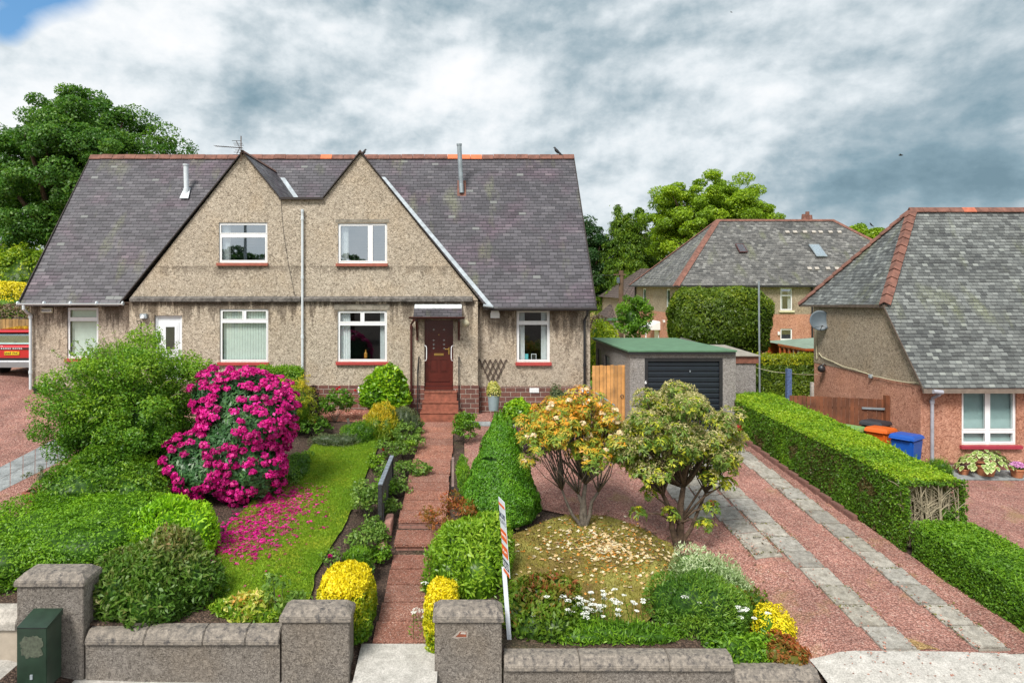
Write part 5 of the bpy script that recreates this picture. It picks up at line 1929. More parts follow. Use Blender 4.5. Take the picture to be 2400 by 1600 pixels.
def far_houses():
    for (lab, x0, x1, y0, y1, zt, ze, mw) in (
            ('tall brown-tiled house mostly hidden behind the hipped roof house', 13.6, 21, 58, 66, 7.5, 4.9, M_RCB),
            ('tiny brown tile roof beyond the utility pole', 12.9, 15.6, 60, 64, 4.6, 3.0, M_RCG)):
        t = thing('distant_house', lab, 'house', ((x0 + x1) / 2, y0, 1))
        mb = MB(); mb.box(x0, x1, y0, y1, .5, ze); mb.build('wall', mw, t)
        ym = (y0 + y1) / 2
        mb = MB(); A, B, C, D = (x0 - .3, y0 - .3, ze), (x1 + .3, y0 - .3, ze), (x1 + .3, y1 + .3, ze), (x0 - .3, y1 + .3, ze)
        P, Q = (x0 + 2.6 * (x1 - x0) / 7, ym, zt), (x1, ym, zt)
        mb.face(A, B, Q, P); mb.face(B, C, Q); mb.face(C, D, P, Q); mb.face(D, A, P)
        mb.build('roof', M_TILE, t, recalc=False)
    # pale house corner glimpsed at the left edge
    t = thing('distant_house', 'pale gable glimpsed at the left edge below the big tree', 'house', (-38, 56, 2))
    mb = MB(); mb.box(-44, -37.7, 55, 62, 1, 7.6); mb.build('wall', M_BEIGE, t)
    mb = MB(); mb.prism([(-44.3, 54.8, 7.6), (-37.4, 54.8, 7.6), (-40.5, 54.8, 9.8)], (0, 7.4, 0)); mb.build('roof', M_TILE, t)
    mb = MB(); mb.box(-38.9, -38.1, 54.95, 55.0, 5.4, 6.9); mb.build('window', M_WHITE, t)


far_houses()


# ------------------------------------------------------------------ fences, gates, posts
VARC = {}


def board_fence(name, label, cat, p, q, zb, zt, n, mat, back=True, jit=.01, parts=()):
    """vertical board fence from p to q (x, y)"""
    t = thing(name, label, cat, ((p[0] + q[0]) / 2, (p[1] + q[1]) / 2, min(zb) if isinstance(zb, tuple) else zb))
    p, q = Vector((*p, 0)), Vector((*q, 0))
    zb = zb if isinstance(zb, tuple) else (zb, zb); zt = zt if isinstance(zt, tuple) else (zt, zt)
    r = random.Random(n)
    dirn = (q - p) / n
    side = Vector((-dirn.y, dirn.x, 0)).normalized()
    mb = MB()
    for i in range(n):
        mb.cur = r.choice((0, 0, 1, 2))
        a = p + dirn * (i + .05); b = p + dirn * (i + .95)
        f = i / n
        z0, z1 = lerp(zb[0], zb[1], f), lerp(zt[0], zt[1], f) + r.uniform(-jit, jit)
        s = side * (.012 if i % 2 else 0)
        mb.prism([a + s + Vector((0, 0, z0)), b + s + Vector((0, 0, z0)), b + s + Vector((0, 0, z1)), a + s + Vector((0, 0, z1))], side * .018)
    VV = VARC.setdefault(mat.name, variants(mat, [(.80, .80, .80), (1.14, 1.1, 1.02)]))
    mb.build('boards', VV, t)
    if back:
        mb = MB()
        for zz in (.25, .8):
            a, b = p + side * .035, q + side * .035
            mb.prism([a + Vector((0, 0, lerp(zb[0], zt[0], zz))), b + Vector((0, 0, lerp(zb[1], zt[1], zz))), b + Vector((0, 0, lerp(zb[1], zt[1], zz) + .08)), a + Vector((0, 0, lerp(zb[0], zt[0], zz) + .08))], side * .04)
        mb.build('rail', mat, t)
    return t


t = board_fence('side_gate', 'new pine board side gate between the house corner and the garage', 'gate', (4.36, 22.0), (5.12, 22.0), 1.7, (Z(856.5, 22), Z(855.5, 22)), 9, M_PINE)
t2 = t
# wider: gate spans px 1387-1473
for o in list(t2.children): bpy.data.objects.remove(o)
bpy.data.objects.remove(t2)
t = board_fence('side_gate', 'new pine board side gate between the house corner and the garage', 'gate', (X(1388, 21.6), 21.6), (X(1473, 21.6), 21.6), 1.6, (Z(856.5, 21.6), Z(855, 21.6)), 10, M_PINE)
mb = MB()
c = W(1458, 928, 21.57)
n = 16
mb.tube([c + Vector((math.cos(2 * math.pi * k / n) * .05, 0, math.sin(2 * math.pi * k / n) * .05)) for k in range(n + 1)], .009, 6, caps=False)
mb.build('ring_handle', M_BLACK, t)
t = thing('grey_handrail', 'grey metal handrail sloping down in front of the pine gate', 'handrail', (4.3, 21.2, 1.7))
mb = MB(); a, b = W(1398, 921, 21.5), W(1441, 950, 20.6)
mb.tube([a + Vector((-.03, 0, .02)), a, b], .022, 8); mb.build('rail', M_GREYM, t)
mb = MB(); m_ = a.lerp(b, .25); mb.tube([m_, (m_.x, m_.y, 1.6)], .02, 8); m_ = a.lerp(b, .93); mb.tube([m_, (m_.x, m_.y, 1.5)], .02, 8); mb.build('post', M_GREYM, t)

board_fence('board_fence', 'tall yellowish board fence behind the red car', 'fence', (-26, 30.5), (-17.0, 30.5), 2.4, (4.47, 4.48), 62, M_PINE2)
t = board_fence('board_fence', 'red-brown stained fence between the long hedge and the pink house', 'fence', (10.3, 21.4), (12.9, 20.72), .7, (2.55, 2.53), 22, M_BROWNF)
mb = MB(); mb.box(12.84, 12.96, 20.62, 20.76, .7, 2.66); mb.build('post', M_BROWNF, t)
mb = MB(); mb.prism([(12.25, 20.86, 2.22), (12.86, 20.69, 2.22), (12.86, 20.69, 2.28), (12.25, 20.86, 2.28)], (.0, -.02, 0)); mb.build('steel_hinge', M_GREYM, t)
# far grey fence boards behind the utility pole
board_fence('board_fence', 'low pale fence far behind beside the utility pole', 'fence', (9.6, 38), (14.5, 39), 1.0, 2.9, 30, plain('pale_grey_fence', (.36, .29, .22), .9, var=.3))

# rotary pole and blue post
mb = MB(); x, y = X(1778.5, 25), 25
mb.tube([(x + .04, y, 1.2), (x, y, Z(659, y))], .033, 10)
tag(mb.build('metal_pole', M_GREYM), 'tall thin grey metal pole rising right of the garage', 'pole')
mb = MB(); x0, x1 = X(1845.5, 23.2), X(1856, 23.2)
mb.prism([(x0 - .02, 23.2, 1.0), (x1 + .0, 23.2, 1.0), (x1, 23.2, Z(865, 23.2)), (x0, 23.2, Z(864, 23.2))], (0, .14, 0))
tag(mb.build('clothes_post', M_BLUEP), 'thick blue peeling post in front of the golden-topped hedge', 'post')
mb = MB(); mb.box(X(1902, 23.5), X(1908, 23.5), 23.5, 23.6, .8, Z(896, 23.5)); tag(mb.build('concrete_post', M_COPEL), 'short grey concrete post at the rear corner of the pink house', 'post')
# washing line
mb = MB()
a, b, c = W(1770, 860, 24.5), W(1850, 874, 23.25), Vector((12.98, 24.6, Z(876, 24.6)))
pts = [a.lerp(b, k / 8) + Vector((0, 0, -.05 * math.sin(math.pi * k / 8))) for k in range(9)] + [b.lerp(c, k / 8) + Vector((0, 0, -.04 * math.sin(math.pi * k / 8))) for k in range(1, 9)]
mb.tube(pts, .008, 5)
tag(mb.build('washing_line', M_CREAM), 'thin washing line strung from the blue post to the pink house', 'washing line')

# utility pole
t = thing('utility_pole', 'brown wooden utility pole with crossarm right of the main roof', 'utility pole', (X(1456, 38), 38, 1))
x = X(1456, 38)
mb = MB(); mb.tube([(x - .03, 38, .8), (x, 38, Z(634, 38))], [.17, .13], 12); mb.build('pole', M_POLEW, t)
mb = MB(); mb.box(x - .45, x + .22, 37.86, 37.95, Z(645, 38), Z(642, 38)); mb.build('crossarm', M_POLEW, t)
mb = MB(); mb.box(x - .26, x - .12, 37.8, 38.0, Z(664, 38), Z(650, 38), .02); mb.build('transformer_box', M_DISH, t)
mb = MB()
for (e) in ((x - 9, 45, 7.0), (x + 11, 52, 6.6)):
    a, b = Vector((x, 38, Z(643, 38))), Vector(e)
    mb.tube([a.lerp(b, k / 8) + Vector((0, 0, -.3 * math.sin(math.pi * k / 8))) for k in range(9)], .012, 4)
mb.build('wire', M_BLACK, t)
mb = MB(); a = W(1405, 748, 37); mb.box(a.x, X(1452, 37), 37, 37.06, Z(751, 37), Z(745.5, 37)); tag(mb.build('green_rail', M_FELT), 'green horizontal rail beside the utility pole', 'rail')


# summerhouse
def summerhouse():
    x0, x1, y0, y1 = X(1829, 31.8), 16.8, 30.2, 33.6
    t = thing('summerhouse', 'orange stained timber summerhouse with pale green roof', 'summerhouse', (15.8, 31, 1))
    zt = Z(820, 30.2)
    P = [(X(1829, 32.6), 32.6), (X(1889, 30.3), 30.3), (18.2, 30.3), (18.2, 34), (X(1829, 32.6), 34)]
    mb = MB()
    n = 5
    a, b = Vector((*P[0], 0)), Vector((*P[1], 0))
    for k in range(n + 1):
        c = a.lerp(b, k / n)
        mb.tube([(c.x, c.y, .8), (c.x, c.y, zt + .02)], .06, 6)
    mb.prism([(a.x, a.y, zt - .12), (b.x, b.y, zt - .12), (b.x, b.y, zt + .02), (a.x, a.y, zt + .02)], (.03, .05, 0))
    mb.prism([(a.x, a.y, .8), (b.x, b.y, .8), (b.x, b.y, 1.9), (a.x, a.y, 1.9)], (.03, .05, 0))
    mb.box(b.x + .06, 18.2, 30.3, 30.36, .8, zt); mb.box(18.1, 18.2, 30.4, 34, .8, zt); mb.box(a.x, 18.1, 33.9, 34, .8, zt)
    mb.build('timber_frame', M_ORANGEW, t)
    mb = MB(); mb.prism([a + Vector((.05, .04, 1.9)), b + Vector((0, .04, 1.9)), b + Vector((0, .04, zt - .12)), a + Vector((.05, .04, zt - .12))], (.003, .005, 0)); mb.build('pane', M_GLASSM, t)
    mb = MB()
    Q = [(X(1823, 32.7), 32.7), (X(1887, 30.1), 30.1), (18.4, 30.1), (18.4, 34.2), (X(1823, 32.7), 34.2)]
    cen = Vector((16.9, 32.6, zt + .36))
    for i in range(5):
        a, b = Q[i], Q[(i + 1) % 5]
        mb.face((a[0], a[1], zt + .06), (b[0], b[1], zt + .06), cen)
    mb.build('roof', M_FELT2, t, recalc=False)
    mb = MB()
    a, b = Q[0], Q[1]
    mb.prism([(a[0], a[1], zt - .03), (b[0], b[1], zt - .03), (b[0], b[1], zt + .07), (a[0], a[1], zt + .07)], (.02, .03, 0)); mb.box(b[0], 18.4, 30.1, 30.13, zt - .03, zt + .07); mb.build('fascia', M_ORANGEW, t)


summerhouse()


# wheelie bins
def bin_(label, mat, x, y, rz, z0=.85, s=1.0):
    t = thing('wheelie_bin', label, 'wheelie bin', (x, y, z0))
    R_ = Matrix.Rotation(rz, 3, 'Z')

    def pt(a, b, c): v = R_ @ Vector((a * s, b * s, 0)); return (x + v.x, y + v.y, z0 + c * s)
    mb = MB()
    bt = [(-.22, -.25), (.22, -.25), (.22, .22), (-.22, .22)]; tp = [(-.28, -.34), (.28, -.34), (.28, .30), (-.28, .30)]
    vs = [pt(a, b, .06) for a, b in bt] + [pt(a, b, .95) for a, b in tp]
    bm = bmesh.new(); vv = [bm.verts.new(v) for v in vs]
    for f in ([3, 2, 1, 0], [4, 5, 6, 7], [0, 1, 5, 4], [1, 2, 6, 5], [2, 3, 7, 6], [3, 0, 4, 7]): bm.faces.new([vv[i] for i in f])
    bmesh.ops.bevel(bm, geom=bm.edges[:], offset=.03, segments=2, affect='EDGES'); mb.addbm(bm)
    mb.build('body', mat, t)
    mb = MB()
    lo = [(-.31, -.38), (.31, -.38), (.31, .34), (-.31, .34)]; hi = [(-.27, -.32), (.27, -.32), (.27, .30), (-.27, .30)]
    vs = [pt(a, b, .95) for a, b in lo] + [pt(a, b, 1.0) for a, b in lo] + [pt(a, b, 1.06 + (.03 if b > 0 else 0)) for a, b in hi]
    bm = bmesh.new(); vv = [bm.verts.new(v) for v in vs]
    fs = [[3, 2, 1, 0], [8, 9, 10, 11]]
    for b in (0, 4):
        for i in range(4):
            j = (i + 1) % 4; fs.append([b + i, b + j, b + 4 + j, b + 4 + i])
    for f in fs: bm.faces.new([vv[i] for i in f])
    bmesh.ops.bevel(bm, geom=bm.edges[:], offset=.02, segments=2, affect='EDGES'); mb.addbm(bm)
    mb.build('lid', mat, t)
    mb = MB(); mb.tube([pt(-.22, .37, .98), pt(.22, .37, .98)], .018, 8); mb.build('handle', mat, t)
    for sx in (-1, 1):
        mb = MB(); mb.tube([pt(sx * .23, .24, .1), pt(sx * .28, .24, .1)], .1 * s, 14); mb.build('wheel', M_RUB, t)


bin_('blue wheelie bin, nearest of the row beside the pink house', M_BINB, 12.27, 18.8, 2.2, .80, 1.03)
bin_('orange wheelie bin standing directly behind the blue one', M_BINO, 12.05, 19.6, 2.2, .85, 1.0)
bin_('charcoal wheelie bin at the back beside the brown fence', M_BINK, 12.3, 20.25, 2.2, .88, 1.03)
bin_('pale green bin at the left end of the bin row', M_BING, 11.35, 19.85, 2.2, .85, .98)


# ------------------------------------------------------------------ red car, seen from behind
def car():
    xc, yr, zg = X(24, 23.5), 23.6, G(-15.5, 24) + .01
    T = thing('parked_car', 'red four-wheel-drive car with silver bumper parked behind the left corner of the house', 'car', (xc, yr + 2, zg))
    L = 4.3
    # body cross sections along y: list (y, half width at sill, half width at belt, z sill, z belt)
    def skin(mb, secs):
        n = len(secs[0])
        vs = [p for s_ in secs for p in s_]
        fs = []
        for i in range(len(secs) - 1):
            for k in range(n - 1):
                a = i * n + k
                fs.append([a, a + 1, a + n + 1, a + n])
        fs.append(list(range(n))[::-1]); fs.append([(len(secs) - 1) * n + k for k in range(n)])
        mb.add(vs, fs)

    def sec(y, pts):  # symmetric section from (half width, z) pts bottom to top
        return [(xc - a, y, zg + z) for a, z in pts] + [(xc + a, y, zg + z) for a, z in pts[::-1]]
    mb = MB()
    low = lambda w_, zt_, wt: [(w_ * .90, .36), (w_ * .99, .5), (w_, .75), (w_ * .985, .95), (wt, zt_)]
    skin(mb, [sec(yr + .0, low(.84, 1.06, .80)), sec(yr + .10, low(.94, 1.10, .88)), sec(yr + .6, low(.98, 1.13, .91)), sec(yr + 1.6, low(.98, 1.08, .92)),
              sec(yr + 3.0, low(.98, 1.02, .92)), sec(yr + 4.0, low(.93, .92, .82)), sec(yr + 4.3, low(.80, .80, .66))])
    body = mb.build('body', M_CAR, T, smooth=False)
    mb = MB()
    def cab(y, w0, z0, w1, z1): return sec(y, [(w0, z0), (lerp(w0, w1, .5) + .02, lerp(z0, z1, .5)), (w1, z1 - .05), (w1 * .9, z1)])
    skin(mb, [cab(yr + .16, .86, 1.08, .72, 1.46), cab(yr + .36, .88, 1.1, .69, 1.58), cab(yr + 1.2, .90, 1.1, .68, 1.65), cab(yr + 2.2, .90, 1.06, .66, 1.62), cab(yr + 2.9, .90, 1.02, .80, 1.12)])
    mb.build('cabin', M_CARGL, T)
    mb = MB()
    skin(mb, [sec(yr + .10, [(.70, 1.53), (.68, 1.60)]), sec(yr + .36, [(.725, 1.57), (.66, 1.64)]), sec(yr + 1.2, [(.72, 1.62), (.62, 1.685)]), sec(yr + 2.3, [(.70, 1.60), (.60, 1.65)])])
    mb.build('roof', M_CAR, T)
    mb = MB()
    for s in (-1, 1):
        mb.prism([(xc + s * .90, yr + .11, zg + 1.06), (xc + s * .74, yr + .12, zg + 1.56), (xc + s * .58, yr + .12, zg + 1.56), (xc + s * .70, yr + .11, zg + 1.06)], (0, .5, 0))
    mb.build('rear_pillar', M_CAR, T)
    mb = MB(); mb.prism([(xc - .66, yr + .105, zg + 1.17), (xc + .66, yr + .105, zg + 1.17), (xc + .56, yr + .115, zg + 1.47), (xc - .56, yr + .115, zg + 1.47)], (0, -.006, 0)); mb.build('rear_window', M_GLASSM, T)
    mb = MB(); mb.prism([(xc - .60, yr + .10, zg + 1.13), (xc + .60, yr + .10, zg + 1.13), (xc + .58, yr + .14, zg + 1.19), (xc - .58, yr + .14, zg + 1.19)], (0, -.01, 0)); mb.build('parcel_shelf', M_VENB, T)
    mb = MB(); mb.box(xc - .80, xc + .80, yr - .03, yr + .05, zg + .955, zg + 1.01, .008); band = mb.build('name_band', M_BLACK, T)
    textmesh('band_lettering', 'R A N G E   R O V E R', .062, M_WHITE, band, (xc, yr - .034, zg + .983), bold=.002, sx=1.25)
    for s in (-1, 1):
        mb = MB(); mb.box(xc + s * .56, xc + s * .88, yr - .022, yr + .1, zg + .90, zg + 1.05, .02); mb.build('tail_light', plain('tail_light_red', (.20, .005, .01), .2, var=.05) if s < 0 else MATS['tail_light_red'], T)
    mb = MB(); mb.box(xc - .26, xc + .26, yr - .03, yr + .02, zg + .76, zg + .88, .006); plate = mb.build('number_plate', M_PLATE, T)
    textmesh('plate_lettering', 'SA69 FNC', .115, M_BLACK, plate, (xc, yr - .034, zg + .82), bold=.002)
    mb = MB(); skin(mb, [sec(yr - .10, [(.70, .34), (.80, .42), (.84, .56)]), sec(yr - .02, [(.80, .32), (.93, .44), (.93, .60)]), sec(yr + .55, [(.90, .34), (1.0, .44), (1.0, .56)])])
    mb.build('rear_bumper', M_CARG, T)
    mb = MB(); mb.box(xc - .86, xc + .86, yr - .06, yr + .1, zg + .60, zg + .66, .01); mb.build('bumper_strip', M_RUB, T)
    for s in (-1, 1):
        for yy in (yr + .75, yr + 3.4):
            mb = MB(); mb.tube([(xc + s * .72, yy, zg + .36), (xc + s * .96, yy, zg + .36)], .36, 24); wh = mb.build('wheel', M_RUB, T)
            mb = MB(); mb.tube([(xc + s * .955, yy, zg + .36), (xc + s * .972, yy, zg + .36)], .24, 20); mb.build('rim', M_CARG, wh)
    # wiper
    mb = MB(); mb.tube([(xc, yr + .10, zg + 1.2), (xc + .35, yr + .13, zg + 1.25)], .012, 5); mb.build('wiper', M_BLACK, T)



car()
for o in bpy.data.objects:
    if o.parent and o.parent.name.startswith('parked_car') and o.name.split('.')[0] in ('body', 'rear_bumper', 'roof', 'cabin', 'rear_pillar'):
        md = o.modifiers.new('rounding', 'BEVEL')
        md.width = .045
        md.segments = 3
        md.limit_method = 'ANGLE'
        md.angle_limit = .5


# ------------------------------------------------------------------ estate agent's board (seen nearly edge-on)
def agent_sign():
    base, top = W(1195, 1530, 10.98), W(1169, 1163, 10.98)
    base = Vector((base.x, 11.0, G(base.x, 11.0) - .1))
    t = thing('agent_sign', 'white estate agent post with orange striped board behind the right gate pier', 'sign', (base.x, base.y, base.z))
    up = (top - base)
    Lh = up.length
    u = up.normalized()
    # V-board: two panels meeting at the street edge, panel faces mostly sideways
    dv = Vector((.40, -.92, 0)).normalized()   # direction of the near panel from hinge
    wdir_ = Vector((.24, -.97, 0)).normalized()
    a0 = base + u * (Lh * .505)
    a1 = base + u * Lh
    wv = wdir_ * .31
    mb = MB()
    th = Vector((-.97, -.24, 0)).normalized() * -.008
    slope = Vector((0, 0, -.0))

    def panel(f0, f1, mat, name, lift=0.0, w0=0.0, w1=1.0):
        p0, p1 = a0.lerp(a1, f0), a0.lerp(a1, f1)
        m = MB()
        l = -th * (1 + lift)
        m.prism([p0 + wv * w0 + l, p0 + wv * w1 + l, p1 + wv * w1 + l, p1 + wv * w0 + l], th * (1.0 if not lift else .1))
        return m.build(name, mat, t)
    # board front faces the path side (towards the left and the camera)
    panel(0, 1, M_BOARD, 'board')
    for (f0, f1, mt) in ((.90, .935, M_ORNG), (.0, .045, M_ORNG), (.07, .185, M_NAVY), (.235, .38, M_ORNG), (.445, .585, M_ORNG)):
        panel(f0, f1, mt, 'board_stripe', .25)
    # post
    mb = MB()
    px_ = wdir_ * .055
    mb.prism([base - Vector((.035, 0, 0)), base + Vector((.035, 0, 0)), base + Vector((.035, .06, 0)), base + Vector((-.035, .06, 0))], u * Lh * .52)
    mb.prism([a0 + Vector((.02, -.05, 0)), a0 + Vector((.06, -.05, 0)), a0 + Vector((.06, .0, 0)), a0 + Vector((.02, .0, 0))], u * Lh * .32)
    mb.build('post', M_BOARD, t)
    rz = math.atan2(wdir_.y, wdir_.x)
    for (f, txt, size, mt, wf) in ((.79, 'acott', .15, M_NAVY, .5), (.71, 'homes', .13, M_GREYT, .5), (.52, 'VIEWING', .06, M_WHITE, .5), (.30, 'BY APPT', .06, M_WHITE, .5), (.125, 'SOLD', .12, M_WHITE, .5)):
        p = a0.lerp(a1, f) + wv * wf - th * 1.5
        textmesh('board_lettering', txt, size, mt, t, p, rot=(math.pi / 2, -math.atan2(-(a1 - a0).x, (a1 - a0).z) * 0, rz), ext=.001)


agent_sign()

# old black garden gate, standing open edge-on by the steps
t = thing('garden_gate', 'weathered black slatted garden gate standing open beside the path steps', 'garden gate', (-1.62, 15.2, .9))
g0, g1 = Vector((-1.70, 14.45, 0)), Vector((-1.66, 16.4, 0))
zt0, zt1 = Z(1137, 14.45), Z(1072, 16.4)
mb = MB()
for k in range(9):
    f = k / 8
    p = g0.lerp(g1, f)
    zt = lerp(zt0, zt1, f ** .8) - .04
    mb.box(p.x - .012, p.x + .012, p.y - .07, p.y + .07, G(p.x, p.y) + .04, zt)
mb.build('boards', M_OLDB, t)
mb = MB()
mb.prism([g0 + Vector((-.045, -.05, zt0)), g0 + Vector((.045, -.05, zt0)), g1 + Vector((.045, .05, zt1)), g1 + Vector((-.045, .05, zt1))], (0, 0, .045))
mb.build('top_rail', plain('worn_top_rail', (.20, .24, .29), .6, var=.6, scale=12), t)
mb = MB(); mb.box(g0.x - .045, g0.x + .045, 14.36, 14.45, .6, zt0 + .03, .008); mb.box(g1.x - .04, g1.x + .04, 16.4, 16.48, .9, zt1 + .04, .008); mb.build('post', M_OLDB, t)
t = thing('gate_post', 'thin grey and black wooden gate post right of the path', 'gate post', (X(1061, 15.8), 15.8, .9))
x = X(1061.5, 15.8)
mb = MB(); mb.box(x - .035, x + .03, 15.8, 15.88, .7, Z(1140, 15.8)); mb.build('lower_post', M_OLDB, t)
mb = MB(); mb.box(x - .03, x + .025, 15.805, 15.875, Z(1140, 15.8), Z(1073, 15.8)); mb.build('upper_post', plain('bare_wood_post', (.33, .24, .22), .8, var=.4), t)
mb = MB(); a = gp(827, 1028); mb.tube([(a.x, a.y, a.z - .1), (a.x - .06, a.y, a.z + .25), (a.x - .15, a.y, a.z + .58)], [.05, .045, .04], 8)
tag(mb.build('tree_stump', M_BARKG), 'thin dead stump leaning at the top edge of the lawn', 'stump')


# ------------------------------------------------------------------ foliage machinery
def unit(a):
    return a / np.maximum(np.linalg.norm(a, axis=1, keepdims=True), 1e-9)


def pnoise(P, scale, seed, octv=3):
    r = np.random.default_rng(seed)
    out = np.zeros(len(P))
    amp, tot = 1.0, 0
    for o in range(octv):
        for _ in range(4):
            k = r.normal(size=3); k /= np.linalg.norm(k)
            out += amp * np.sin(P @ k * scale * 2 * (1.9 ** o) + r.uniform(0, 6.28))
        tot += amp * 2.2
        amp *= .6
    return out / tot


def leaves(name, mat, parent, P, N, size, aspect=.45, seed=0, tint=None, droop=.25, along=None, jit=.5, sizevar=.35, tri=False):
    """mesh of single folded leaves: P base points, N leaf normals"""
    r = np.random.default_rng(seed + 17)
    n = len(P)
    N = unit(N + r.normal(size=(n, 3)) * jit)
    if along is None:
        t = r.normal(size=(n, 3))
    else:
        t = along + r.normal(size=(n, 3)) * .45
    t = t - N * np.sum(t * N, axis=1, keepdims=True)
    t = unit(t)
    b = np.cross(N, t)
    L = size * (1 + (r.random((n, 1)) * 2 - 1) * sizevar)
    wd = L * aspect * .5
    base = P - t * L * .5
    tip = P + t * L * .5 - N * L * droop
    m = P + N * L * .06
    l, q = m + b * wd, m - b * wd
    V = np.stack([base, l, tip, q], axis=1).reshape(-1, 3)
    me = bpy.data.meshes.new(name)
    off = np.array(worldloc(parent)) if parent is not None else V.mean(axis=0) * np.array([1, 1, 0]) + np.array([0, 0, V[:, 2].min()])
    V = V - (off if parent is None else 0)
    me.vertices.add(n * 4)
    me.vertices.foreach_set('co', V.astype(np.float32).ravel())
    me.loops.add(n * 4)
    me.loops.foreach_set('vertex_index', np.arange(n * 4, dtype=np.int32))
    me.polygons.add(n)
    me.polygons.foreach_set('loop_start', (np.arange(n) * 4).astype(np.int32))
    me.update(calc_edges=True)
    if tint is None:
        tint = r.random(n)
    at = me.attributes.new('tint', 'FLOAT', 'FACE')
    at.data.foreach_set('value', np.clip(tint, 0, 1).astype(np.float32))
    me.materials.append(mat)
    o = bpy.data.objects.new(name, me)
    COL.objects.link(o)
    if parent is not None:
        o.parent = parent
        o.location = tuple(-off)
    else:
        o.location = tuple(off)
    return o


def fib_dirs(n, rng, zmin=-1.0):
    z = rng.uniform(zmin, 1, n)
    a = rng.uniform(0, 2 * math.pi, n)
    s = np.sqrt(1 - z * z)
    return np.stack([s * np.cos(a), s * np.sin(a), z], axis=1)


def mound_pts(c, r, n, seed, lump=.12, lscale=2.2, zmin=-.15, depth=.10, power=2.0):
    """points spread in a thin shell over a lumpy mound"""
    rng = np.random.default_rng(seed)
    D = fib_dirs(n, rng, zmin)
    R = np.array(r)
    if power != 2.0:   # boxier
        D2 = D / np.power(np.sum(np.abs(D) ** power, axis=1, keepdims=True), 1 / power)
    else:
        D2 = D
    P = D2 * R
    k = 1 + lump * pnoise(P, lscale / max(R.mean(), .1) * 1.0, seed)
    sh = rng.random(n) ** 2 * depth
    P = P * (k - sh)[:, None]
    N = unit(D / R)
    return P + np.array(c), N, sh / max(depth, 1e-6), k


def core_into(mb, c, r, seed, f=.84, lump=.12, lscale=2.2, zmin=-.3, power=2.0):
    bm = bmesh.new()
    bmesh.ops.create_icosphere(bm, subdivisions=3, radius=1)
    V = np.array([v.co[:] for v in bm.verts])
    V2 = V / np.power(np.sum(np.abs(V) ** power, axis=1, keepdims=True), 1 / power)
    R = np.array(r)
    P = V2 * R
    k = 1 + lump * pnoise(P, lscale / max(R.mean(), .1), seed)
    P = P * k[:, None] * f
    P[:, 2] = np.maximum(P[:, 2], R[2] * zmin)
    for v, p in zip(bm.verts, P):
        v.co = Vector(p) + Vector(c)
    mb.addbm(bm)


def core(name, mat, parent, c, r, seed, f=.84, lump=.12, lscale=2.2, zmin=-.3, power=2.0):
    """leafy inner mass that closes the view through a dense bush"""
    mb = MB()
    core_into(mb, c, r, seed, f, lump, lscale, zmin, power)
    return mb.build(name, mat, parent, smooth=True)


def stems(parent, base, targets, r0=.03, mat=None, seed=0, wob=.08, name='stem', r1=.25):
    rnd_ = random.Random(seed)
    mb = MB()
    b = Vector(base)
    for tg in targets:
        tg = Vector(tg)
        pts = []
        n = 5
        for k in range(n + 1):
            f = k / n
            p = b.lerp(tg, f)
            p.x += rnd_.uniform(-wob, wob) * math.sin(f * 3.14); p.y += rnd_.uniform(-wob, wob) * math.sin(f * 3.14)
            p.z += wob * math.sin(f * 3.14) * .6
            pts.append(p)
        mb.tube(pts, [lerp(r0, r0 * r1, k / n) for k in range(n + 1)], 6)
    return mb.build(name, mat or M_BARK, parent, smooth=True)


def lobes_of(c, r, seed, nl, ls=.5):
    """a bush is one main swelling plus smaller ones bulging from it"""
    rr = random.Random(seed * 3 + 1)
    L = [(tuple(c), tuple(r))]
    if nl:
        L = [(tuple(c), (r[0] * .88, r[1] * .88, r[2] * .90))]
    for i in range(nl):
        a = 6.283 * (i + rr.uniform(-.3, .3)) / nl
        z = rr.choice((.25, .5, .75)) + rr.uniform(-.12, .12)
        s_ = math.sqrt(max(0, 1 - z * z))
        f = .60
        k = ls * rr.uniform(.75, 1.15)
        L.append(((c[0] + math.cos(a) * s_ * r[0] * f, c[1] + math.sin(a) * s_ * r[1] * f, c[2] + z * r[2] * f * 1.0),
                  (r[0] * k, r[1] * k, r[2] * k)))
    return L


def lobed_pts(L, n, seed, lump, lscale, zmin, depth, power):
    w_ = np.array([(l[1][0] + l[1][1]) * l[1][2] + l[1][0] * l[1][1] for l in L]); w_ = w_ / w_.sum() * n
    PP, NN = [], []
    for i, (c, r) in enumerate(L):
        P, N, sh, k = mound_pts(c, r, int(w_[i]), seed + i, lump, lscale, zmin if i == 0 else -.8, depth, power)
        ok = np.ones(len(P), bool)
        for j, (c2, r2) in enumerate(L):
            if j == i: continue
            q = np.sum(np.abs((P - np.array(c2)) / (np.array(r2) * (.97 - depth))) ** power, axis=1)
            ok &= q > 1
        PP.append(P[ok]); NN.append(N[ok])
    return np.concatenate(PP), np.concatenate(NN)


